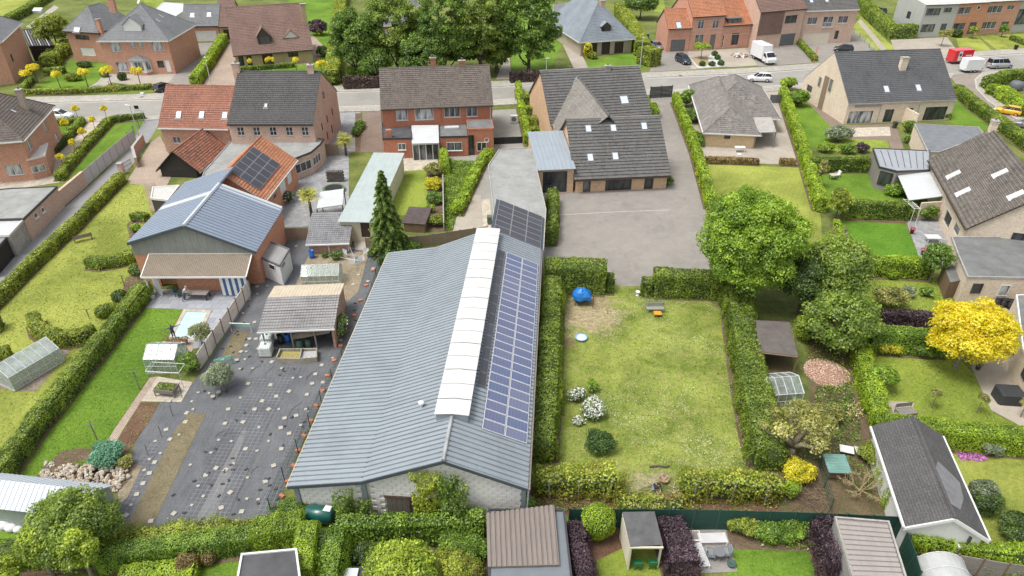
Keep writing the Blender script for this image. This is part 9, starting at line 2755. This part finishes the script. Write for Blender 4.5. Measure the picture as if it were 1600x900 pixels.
def ibc(label,pix):
 e=thing('water_tank',label,'water tank',G(*pix),.05,'white caged water tanks by the old store')
 MB(plain('tank_white',(.68,.74,.7),.4,.06,grime=.08)).bevbox(-.5,-.55,.15,.5,.55,1.1,.09).bu_('tank',e)
 mb=MB(ALU)
 for k in range(6):x=-.52+1.04*k/5;mb.tube([(x,-.57,.14),(x,-.57,1.12)],.015,4).tube([(x,-.57,1.12),(x,.57,1.12)],.015,4)
 for z in(.3,.6,.9):mb.tube([(-.52,-.57,z),(.52,-.57,z),(.52,.57,z),(-.52,.57,z),(-.52,-.57,z)],.015,4)
 mb.bu_('cage',e);MB(BW_).box(-.55,-.6,0,.55,.6,.14).bu_('pallet',e)
 MB(GREEN_).lathe([(.1,1.1),(.1,1.16),(.01,1.17)],8).bu_('cap',e)
 return e
GREEN_=plain('green_cap',(.02,.2,.12),.5)
ibc('nearer white caged water tank beside the compost bays',(418,553));ibc('white caged water tank set back under the store roof',(420,538))
def barrel(label,pix,mat,h=.95,r=.29,lid=None,group=None,name='barrel',open_=False):
 e=thing(name,label,'barrel',G(*pix),0,group)
 MB(mat).lathe([(r*.92,0),(r,.08),(r*.97,h*.33),(r*1.03,h*.35),(r*.97,h*.37),(r*1.03,h*.66),(r*.97,h*.68),(r*.95,h)]+([(r*.85,h),(r*.8,h*.7),(.01,h*.7)]if open_ else[(r*.5,h*1.01),(.01,h*1.)]),14).bu_('drum',e,True)
 MB(lid or mat).lathe([(r*.98,h-.04),(r*1.06,h-.03),(r*1.06,h+.02),(r*.96,h+.02)],14).bu_('rim',e)
 return e
PB=plain('barrel_blue',(.02,.13,.45),.4,.1)
barrel('blue open barrel under the old store roof',(451,534),PB,open_=True);barrel('black barrel beside the blue one under the old store roof',(440,536),BLACK,open_=True)
barrel('blue barrel in front of the tiled shed',(488,403),PB,open_=True);barrel('blue barrel beside the small white shed',(450,410),PB)
barrel('dark green barrel behind the compost bays, left',(470,546),plain('barrel_green',(.03,.07,.05),.5));barrel('dark green barrel behind the compost bays, right',(483,544),plain('barrel_green',(.03,.07,.05),.5))
for i, (x,y)in enumerate(((1545,474),(1556,477),(1566,479),(1577,482))):
 barrel('black barrel along the annex wall, %s'%('leftmost of the row','second from the left','third from the left','rightmost of the row')[i],(x,y),BLACK,.9,.34,group='black barrels along the annex wall')
cb_=thing('compost_bays','two low concrete compost bays in front of the old store','compost bay',G(434,567))
cbm=plain('mossy_concrete',(.34,.31,.24),.9,.25,1.5,grime=.4)
o0=G(434,567)
def cpt(x,y):q=G(x,y)-o0;return q
for(p,q)in(((434,567),(470,568)),((470,568),(496,566)),((434,567),(440,553)),((470,568),(473,553)),((496,566),(496,552)),((440,553),(496,552))):
 a, b=cpt(*p), cpt(*q);L_, R_=strip_pts([a,b],.1)
 MB(cbm).prism([(t.x,t.y)for t in(R_[0],R_[1],L_[1],L_[0])],0,.55+RND.uniform(0,.12)).bu_('bay_wall',cb_)
MB(soil('compost_straw',(.32,.27,.1),(.45,.4,.16),.3)).face([(p.x,p.y,.35)for p in(cpt(436,566),cpt(469,567),cpt(472,554),cpt(441,554))]).bu_('compost',cb_)
MB(plain('rubble_grey',(.4,.4,.4),.9,.3,6)).face([(p.x,p.y,.35)for p in(cpt(471,567),cpt(495,565),cpt(495,553),cpt(474,554))]).bu_('rubble',cb_)
tk=thing('oil_tank','dark green horizontal oil tank with a white rag in front of the barn','tank',G(503,815),math.radians(-4))
mb=MB(paint('tank_green',(.01,.09,.075),.35,.3));prof=[(.01,-.95),(.5,-.93),(.62,-.85),(.62,.85),(.5,.93),(.01,.95)]
mb.lathe(prof,18);mb.v=[(z,y,x+.75)for x,y,z in mb.v];mb.bu_('tank',tk,True)
for x in(-.5,.5):MB(GREEN_).box(x-.06,-.4,0,x+.06,.4,.3).bu_('foot',tk)
MB(plain('white_rag',(.75,.75,.74),.9)).mesh([(.3,-.2,1.39),(.8,-.25,1.37),(.85,.2,1.39),(.4,.25,1.4),(.55,0,1.47)],[(0,1,4),(1,2,4),(2,3,4),(3,0,4)]).bu_('rag',tk)
MB(MS_('grey_flap',(.3,.36,.4))).slab([(1.,.6,0),(1.5,.75,0),(1.5,.8,1.6),(1.05,.7,1.6)],.04).bu_('flap',tk)
def goal(label,pix,rz,w,h,m):
 e=thing('football_goal',label,'goal',G(*pix),rz)
 MB(m).tube([(-w/2,0,0),(-w/2,0,h),(w/2,0,h),(w/2,0,0)],.05,6).bu_('frame',e)
 mb=MB(plain('green_net',(.06,.3,.2),.9))
 for k in range(9):x=-w/2+w*k/8;mb.tube([(x,0,h),(x,.8,0)],.012,3)
 for k in range(6):mb.tube([(-w/2,.8*k/5,h*(1-k/5)),(w/2,.8*k/5,h*(1-k/5))],.012,3)
 tag(mb.bu_('net',e),kind='stuff');return e
goal('small goal with green net at the top of the short dirt strip',(378,519),-.05,1.9,1.,WHITE);goal('small green-framed goal lying behind the broad pruned tree',(351,572),.5,1.4,.9,plain('goal_green',(.1,.4,.28),.6))
rb_=thing('raised_bed','grey raised planting table with green leaves on the pale slabs','raised bed',G(263,615),math.radians(-8))
for k in range(4):MB(GW_).box(-.85,-.5,.42+k*.09,.85,-.46,.5+k*.09).bu_('board',rb_);MB(GW_).box(-.85,.46,.42+k*.09,.85,.5,.5+k*.09).bu_('board',rb_)
for x in(-.85,.81):
 MB(GW_).box(x,-.46,.42,x+.04,.46,.78).bu_('end_board',rb_)
 for y in(-.5,.42):MB(GW_).box(x,y,0,x+.07,y+.08,.42).bu_('leg',rb_)
MB(SOIL).box(-.8,-.45,.44,.8,.45,.72).bu_('soil',rb_)
P=np.stack([NR.uniform(-.7,.7,260),NR.uniform(-.4,.4,260),NR.uniform(.72,.9,260)],1)
link(bpy.data.objects.new('leaves',LM_('leaves',P,np.tile(np.array([0,0,1.]),(260,1)),.13,(LL_,))),rb_)
for lab, x, y, h in(('t-shaped washing line post on the pool lawn',219,609,2.),('t-shaped washing line post near the rock pile',156,696,2.2),('t-shaped post on the bench lawn',140,498,1.1),('thin garden lamp in the curved hedge bed',137,537,1.),('dark lamp post near the workshop bed',195,447,1.3)):
 e=thing('garden_post',lab,'post',G(x,y));MB(GREYF).tube([(0,0,0),(0,0,h)],.04,6).bu_('post',e);MB(GREYF).tube([(-.35,0,h),(.35,0,h)],.035,5).bu_('crossbar',e)
for i, (x,y)in enumerate(((232,712),(253,683),(270,650),(285,622))):
 solo(MB(GREYF).tube([(0,0,0),(.05,0,1.2)],.03,5),'stake',('dark stake nearest to the rock pile','second dark stake up the soil bed','third dark stake up the soil bed','dark stake beside the raised bed slabs')[i],'stake',G(x,y),group='stakes along the soil bed')
TERR=plain('terracotta',(.4,.17,.09),.9,.2)
def pot(label,pix,mat,leafm,r=.22,h=.4,leafr=.3):
 e=thing('plant_pot',label,'plant pot',G(*pix));MB(mat).lathe([(r*.7,0),(r,h),(r*1.08,h),(r*1.08,h+.05),(r*.85,h+.04),(.01,h-.02)],12).bu_('pot',e)
 n=160;d=NR.normal(0,1,(n,3));d/=np.linalg.norm(d,axis=1)[:,None]
 link(bpy.data.objects.new('plant',LM_('plant',d*leafr*np.array([1,1,.8])+np.array([0,0,h+leafr*.7]),d,.12,(leafm,))),e);return e
pot('rusty potted plant at the pool end, left',(268,540),TERR,L_RUST);pot('rusty potted plant at the pool end, middle',(280,539),TERR,L_RUST);pot('rusty potted plant at the pool end, right',(291,538),TERR,L_RUST)
pot('pale planter with green plant beside the white door',(239,466),plain('pale_pot',(.55,.55,.52),.8),LT_,.3,.45);pot('red flowering pot on the grey terrace, upper',(1424,365),BLACK,L_REDF);pot('red flowering pot on the grey terrace, lower',(1441,398),BLACK,L_REDF)
pot('potted shrub on the pale slabs by the bright lawn, upper',(1319,363),GREYF,L_OLIVEY,.25,.4,.35);pot('potted shrub on the pale slabs by the bright lawn, lower',(1326,388),GREYF,L_GREY,.25,.4,.4);pot('potted plant below the golden tree on the patio',(1527,577),BROWNF,L_GREY)
pot('potted shrub before the garden room glass',(1370,292),TERR,LT_,.3,.5,.45)
fw=thing('firewood_stack','dark firewood stack in the grey courtyard','firewood stack',G(525,283),.05)
lm=MB(plain('log_end',(.14,.125,.11),.9,.3,3)).tube([(0,-.35,0),(0,.35,0)],.12,7).data('log')
for r_ in range(7):
 for k in range(9):
  o=bpy.data.objects.new('log',lm);link(o,fw);o.location=(-1.05+k*.25+.12*(r_%2),RND.uniform(-.06,.06),.13+r_*.21)
tm=thing('trampoline','round low trampoline with green rim in the grey courtyard','trampoline',G(522,298))
MB(plain('green_pad',(.1,.16,.07),.8)).lathe([(1.15,.4),(1.45,.42),(1.45,.36),(1.15,.34)],24).bu_('rim_pad',tm);MB(BLACK).lathe([(1.15,.37),(.01,.34)],24).bu_('mat',tm)
for k in range(6):a=k*PI/3;MB(ALU).tube([(1.4*math.cos(a),1.4*math.sin(a),0),(1.4*math.cos(a),1.4*math.sin(a),.38)],.03,5).bu_('leg',tm)
bq=thing('barbecue','grey covered barbecue on the brick pair terrace','barbecue',G(604,276));MB(plain('grill_grey',(.27,.28,.29),.5)).bevbox(-.55,-.45,.35,.55,.45,1.15,.12).bu_('hood',bq);MB(BLACK).box(-.45,-.35,0,.45,.35,.35).bu_('base',bq)
def bin_(label,pix,mat,rz=0):
 e=thing('wheelie_bin',label,'bin',G(*pix),rz);mb=MB(mat);mb.mesh([(-.22,-.25,.05),(.22,-.25,.05),(.22,.2,.05),(-.22,.2,.05),(-.29,-.34,.98),(.29,-.34,.98),(.29,.32,.98),(-.29,.32,.98)],[(3,2,1,0),(0,1,5,4),(1,2,6,5),(2,3,7,6),(3,0,4,7),(4,5,6,7)]);mb.bu_('bin_body',e)
 MB(mat).bevbox(-.31,-.37,.985,.31,.36,1.06,.03).bu_('lid',e)
 for s in(-.26,.26):w_=MB(TYRE).lathe([(.01,-.03),(.1,-.03),(.1,.03),(.01,.03)],10);w_.v=[(z+s,y+.24,x+.1)for x,y,z in w_.v];w_.bu_('wheel',e)
 return e
bin_('grey bin below the barbecue',(601,284),plain('bin_grey',(.2,.22,.23),.5));bin_('green-grey bin beside the storage building',(765,350),plain('bin_greengrey',(.1,.14,.12),.5));bin_('dark bin beside the party wall of the new house',(1397,200),plain('bin_dark',(.05,.07,.06),.5));bin_('dark bin at the corner of the row lawns',(1586,78),BLACK)
bin_('green container beside the grey car',(1012,60),plain('bin_green',(.02,.25,.15),.5));
hp=thing('heat_pump','white heat pump unit beside the road right of the brick pair','heat pump',G(803,192));MB(WHITE).bevbox(-.6,-.3,.1,.6,.3,1.3,.04).bu_('casing',hp);MB(GREYF).lathe([(.01,0),(.4,0)],14).bu_('fan_grille',hp).location=(0,-.31,.7);hp.children[-1].rotation_euler=(PI/2,0,0)
wl=thing('rotary_washing_line','washing line frame hung with white laundry beside the brown gate','washing line',G(557,420))
MB(ALU).tube([(0,0,0),(0,0,1.8)],.035,6).bu_('pole',wl)
for k in range(4):a=k*PI/2+.5;MB(ALU).tube([(0,0,1.),(math.cos(a)*1.6,math.sin(a)*1.6,1.9)],.02,4).bu_('arm',wl)
mb=MB(ALU)
for r_ in(.7,1.1,1.5):mb.tube([(math.cos(k*PI/2+.5)*r_,math.sin(k*PI/2+.5)*r_,1.+r_*.56)for k in range(5)],.008,3)
mb.bu_('line',wl)
for i, (x,y,c)in enumerate(((551,416,(.75,.75,.75)),(558,415,(.6,.66,.74)),(566,412,(.76,.76,.76)),(573,400,(.7,.7,.7)),(540,402,(.72,.7,.68)))):
 p=G(x,y);mb=MB(plain('laundry_%d'%(i%3),c,.9,.06));
 mb.mesh([(-.3,0,1.),(.3,.02,1.05),(.34,-.05,.4),(.1,.05,.3),(-.32,-.04,.38),(0,.06,.7)],[(0,4,5),(4,3,5),(3,2,5),(2,1,5),(1,0,5)])
 solo(mb,'laundry',('white cloth on the washing line, lowest','pale blue cloth on the washing line','white cloth on the washing line, right of the blue one','grey-white cloth at the far side of the washing line','white cloth near the tiled shed end of the line')[i],'laundry',p,RND.uniform(-.6,.6))
cv=thing('covered_furniture','black covered garden furniture block on the right patio','covered furniture',G(1572,625),-.1)
mb=MB(plain('black_cover',(.035,.037,.04),.6,.2,2,bump=.01));mb.bevbox(-.95,-.75,.02,.95,.75,1.15,.15);mb.bu_('cover',cv)
cr=thing('timber_crate','weathered slatted crate on the small patio by the boundary hedge','crate',G(1414,648),.15)
for k in range(7):MB(GW_).box(-.72+k*.21,-.4,.4,-.72+k*.21+.17,.4,.45).bu_('slat',cr)
for x in(-.72,.68):
 for y in(-.4,.34):MB(GW_).box(x,y,0,x+.06,y+.06,.4).bu_('leg',cr)
for k in range(3):MB(GW_).box(-.72,.41,.5+k*.14,.72,.45,.6+k*.14).bu_('back_slat',cr)
solo(MB(plain('dark_tarpaulin',(.09,.095,.11),.5,.2)).mesh([(-.8,-.6,.04),(.5,-.6,.04),(.75,0,.06),(.4,.6,.04),(-.8,.6,.04),(-.2,0,.12)],[(0,1,5),(1,2,5),(2,3,5),(3,4,5),(4,0,5)]),'tarpaulin','dark tarpaulin spread beside the weathered crate','tarpaulin',G(1378,638))
hp_=MB(soil('wood_chips',(.3,.17,.12),(.46,.3,.23),.02));rr=random.Random(9);vs=[(0,0,.5)];
for j, (r_,z)in enumerate(((.5,.46),(1.,.32),(1.5,.14),(1.9,0))):
 for k in range(16):a=2*PI*k/16;q=rr.uniform(.85,1.15);vs.append((math.cos(a)*r_*q,math.sin(a)*r_*q,max(0,z+rr.uniform(-.06,.06))if j<3 else 0))
fs=[(0,1+k,1+(k+1)%16)for k in range(16)]+[(1+j*16+k,1+(j+1)*16+k,1+(j+1)*16+(k+1)%16,1+j*16+(k+1)%16)for j in range(3)for k in range(16)]
hp_.mesh(vs,fs);solo(hp_,'chip_heap','low heap of pinkish wood chips in the wild garden','heap',G(1292,583))
p0=G(1292,583);n=2600;a=NR.uniform(0,6.28,n);r_=np.sqrt(NR.uniform(0,1,n))*1.9
pts=np.stack([p0.x+np.cos(a)*r_,p0.y+np.sin(a)*r_,np.maximum(.04,.52*(1-(r_/1.95)**1.3))+NR.uniform(0,.05,n)],1)
tag(link(bpy.data.objects.new('wood_chips',LM_('wood_chips',pts,np.tile(np.array([0,0,1.]),(n,1)),.13,(leaf('chip',(.3,.19,.14),(.55,.4,.31),0.),),aspect=.35)))or bpy.data.objects['wood_chips'],kind='stuff')
cp=thing('chicken_coop','small coop with ribbed green roof in the wild garden','coop',G(1302,742),-.05)
MB(BW_).box(-.6,-.5,.2,.6,.5,.95).bu_('box',cp);CR_(cp,'roof',[(-.8,-.75,1.),(.8,-.75,1.),(.75,.75,1.3),(-.85,.75,1.3)],plain('coop_green',(.16,.3,.26),.6,.15,grime=.2),.2,.03,.03,'u')
for x in(-.6,.54):
 for y in(-.5,.44):MB(BW_).box(x,y,0,x+.06,y+.06,.2).bu_('leg',cp)
PF_('wire_run','thin green wire run left of the small coop',[(1274,700),(1284,752),(1296,800)],3,1.3,wires(plain('green_wire',(.03,.06,.045)),1.3,7,.3,.01),(plain('green_post',(.04,.09,.07),.5),.06))
solo(MB(WHITE).slab([(-.7,-.35,.35),(.3,-.4,.3),(.35,.25,.4),(-.65,.3,.45)],.05),'white_sheet','white board lying behind the small coop, left','board',G(1325,707),-.2)
solo(MB(plain('cream_sheet',(.7,.68,.6),.7)).slab([(-.5,-.35,.4),(.6,-.35,.3),(.6,.4,.35),(-.5,.4,.45)],.05),'white_sheet','white board lying behind the small coop, right','board',G(1346,711),-.1)
bs_=MB(plain('dry_branch',(.42,.33,.18),.9,.25,4));rr=random.Random(21)
def branch(p,d,L,r,k):
 q=p+d*L;mid=p.lerp(q,.5)+Vector((rr.uniform(-.1,.1),rr.uniform(-.1,.1),rr.uniform(0,.1)))
 bs_.tube([p,mid,q],[r,r*.8,r*.5],4,cap=False)
 if k:
  for _ in range(3):branch(p.lerp(q,rr.uniform(.5,1)),(d+Vector((rr.uniform(-.8,.8),rr.uniform(-.8,.8),rr.uniform(-.45,.35)))).normalized(),L*rr.uniform(.55,.8),r*.55,k-1)
for _ in range(9):branch(Vector((0,0,.05)),Vector((rr.uniform(-1,1),rr.uniform(-1,.8),rr.uniform(.5,1))).normalized(),rr.uniform(.6,1.1),.045,3)
solo(bs_,'bare_shrub','bare straw-coloured branching shrub in the wild garden','shrub',G(1342,768))
dm=MB(plain('dead_branch',(.2,.14,.1),.9,.2))
for k in range(160):
 p=G(rr.uniform(1252,1290),rr.uniform(755,795));a=rr.uniform(0,6);L=rr.uniform(.3,1.);dm.tube([(p.x,p.y,rr.uniform(.03,.3)),(p.x+math.cos(a)*L,p.y+math.sin(a)*L,rr.uniform(.03,.4))],.015,3,cap=False)
tag(dm.bu_('brushwood'),kind='stuff')
solo(MB(POLYC).slab([(-.4,-.35,1.2),(.4,-.35,1.2),(.42,.4,1.3),(-.42,.4,1.3)],.05).box(-.38,-.33,0,.38,.38,1.15),'white_cabinet','small white ribbed cabinet at the bottom edge left of the pale tree','cabinet',G(552,917))
solo(MB(DARKF).bevbox(-.7,-.5,0,.7,.5,1.1,.04),'storage_box','dark grey storage box at the bottom edge beside the white cabinet','box',G(580,912))
solo(MB(CONC).bevbox(-.6,-.6,0,.6,.9,1.,.05),'concrete_block','pale weathered stone block among the creepers at the bottom edge','block',G(713,885))
for i, (x,y,r_)in enumerate(((10,824,.45),(20,828,.38),(30,830,.3))):
 mb=MB(plain('white_sack',(.7,.7,.7),.8,.08));mb.ball((0,0,r_*.65),r_,7,0,(1.2,.9,.75));solo(mb,'sack',('largest white sack beside the metal shed','middle white sack beside the metal shed','smallest sack beside the metal shed')[i],'sack',G(x,y),group='white sacks by the metal shed',smooth=True)
for i, (x,y,a)in enumerate(((1440,876,.2),(1432,884,.5))):
 e=thing('pallet',('brown pallet leaning beside the arched shed','lower brown pallet beside the taupe corrugated shed')[i],'pallet',G(x,y),a)
 for k in range(6):MB(BW_).box(-.5,-.03,.1+k*.19,.5,0,.24+k*.19).bu_('slat',e)
 for xx in(-.45,0,.4):MB(BW_).box(xx,0.,.05,xx+.06,.08,1.2).bu_('bearer',e)
rb2=thing('rubble_heap','rubble and bricks heaped before the terrace house with dormer','rubble heap',G(1157,88))
rr=random.Random(5)
for k in range(60):
 c=rr.choice(((.5,.45,.4),(.4,.2,.13),(.6,.58,.55),(.3,.26,.22)));s=rr.uniform(.12,.4)
 o=MB(plain('rubble_%d'%int(c[0]*100),c,.9,.2)).bevbox(-s,-s*.6,-s*.4,s,s*.6,s*.4,.02).bu_('rubble_piece',rb2)
 a=rr.uniform(0,6);d=rr.uniform(0,1)**.6;o.location=(math.cos(a)*d*2.,math.sin(a)*d*1.6,.12+.5*(1-d));o.rotation_euler=(rr.uniform(-.6,.6),rr.uniform(-.6,.6),a)
patch('gravel_bed',plain('white_gravel',(.55,.56,.54),.9,.2,6),[(1090,106),(1078,92),(1100,90),(1108,88),(1112,84),(1136,103)],9)
patch('gravel_bed',SANDM,[(1091,104),(1079,90),(1105,87),(1109,101)],10)
kerb('bed_edging',CONC,[(1090,107),(1078,91),(1107,86)],.2,.1);kerb('bed_edging',CONC,[(1090,107),(1137,104),(1113,83)],.2,.1)
solo(MB(plain('pale_green_slide',(.5,.72,.45),.5)).slab([(-.3,-1,.1),(.3,-1,.1),(.3,1,1.4),(-.3,1,1.4)],.06),'slide','pale green slide on the far lawn behind the villa','slide',G(218,5))
solo(MB(WHITE).slab([(-1.2,-.8,.6),(1.2,-.8,.6),(1.2,.8,1.2),(-1.2,.8,1.2)],.08).box(-1.1,-.7,0,1.1,.6,.55),'white_trampoline_box','white box-like shelter beside the far hedge, top left','shelter',G(60,20))
pgl=thing('pergola','small white rung pergola at the corner of the grey terrace','pergola',G(1424,352))
for k in range(6):MB(WHITE).tube([(-.4,k*.5,2.2),(.4,k*.5,2.2)],.03,4).bu_('rung',pgl)
for x in(-.35,.35):MB(WHITE).tube([(x,-.1,0),(x,-.1,2.2),(x,2.7,2.2),(x,2.7,0)],.035,5).bu_('frame',pgl)
gf=thing('dining_set','grey metal garden table on the grey terrace','table',G(1455,378));MB(ALU).bevbox(-.8,-.5,.68,.8,.5,.73,.02).bu_('table_top',gf)
for x in(-.7,.65):
 for y in(-.42,.37):MB(ALU).box(x,y,0,x+.05,y+.05,.68).bu_('leg',gf)
table('patio_table','white table on the brown paving before the hipped bungalow',(1155,237),0.,1.5,.8,.75,WC,WC)
solo(MB(WC).lathe([(.3,0),(.34,.12),(.25,.14),(.01,.1)],12),'white_bowl','white round bowl on the brown paving','bowl',G(1155,242))
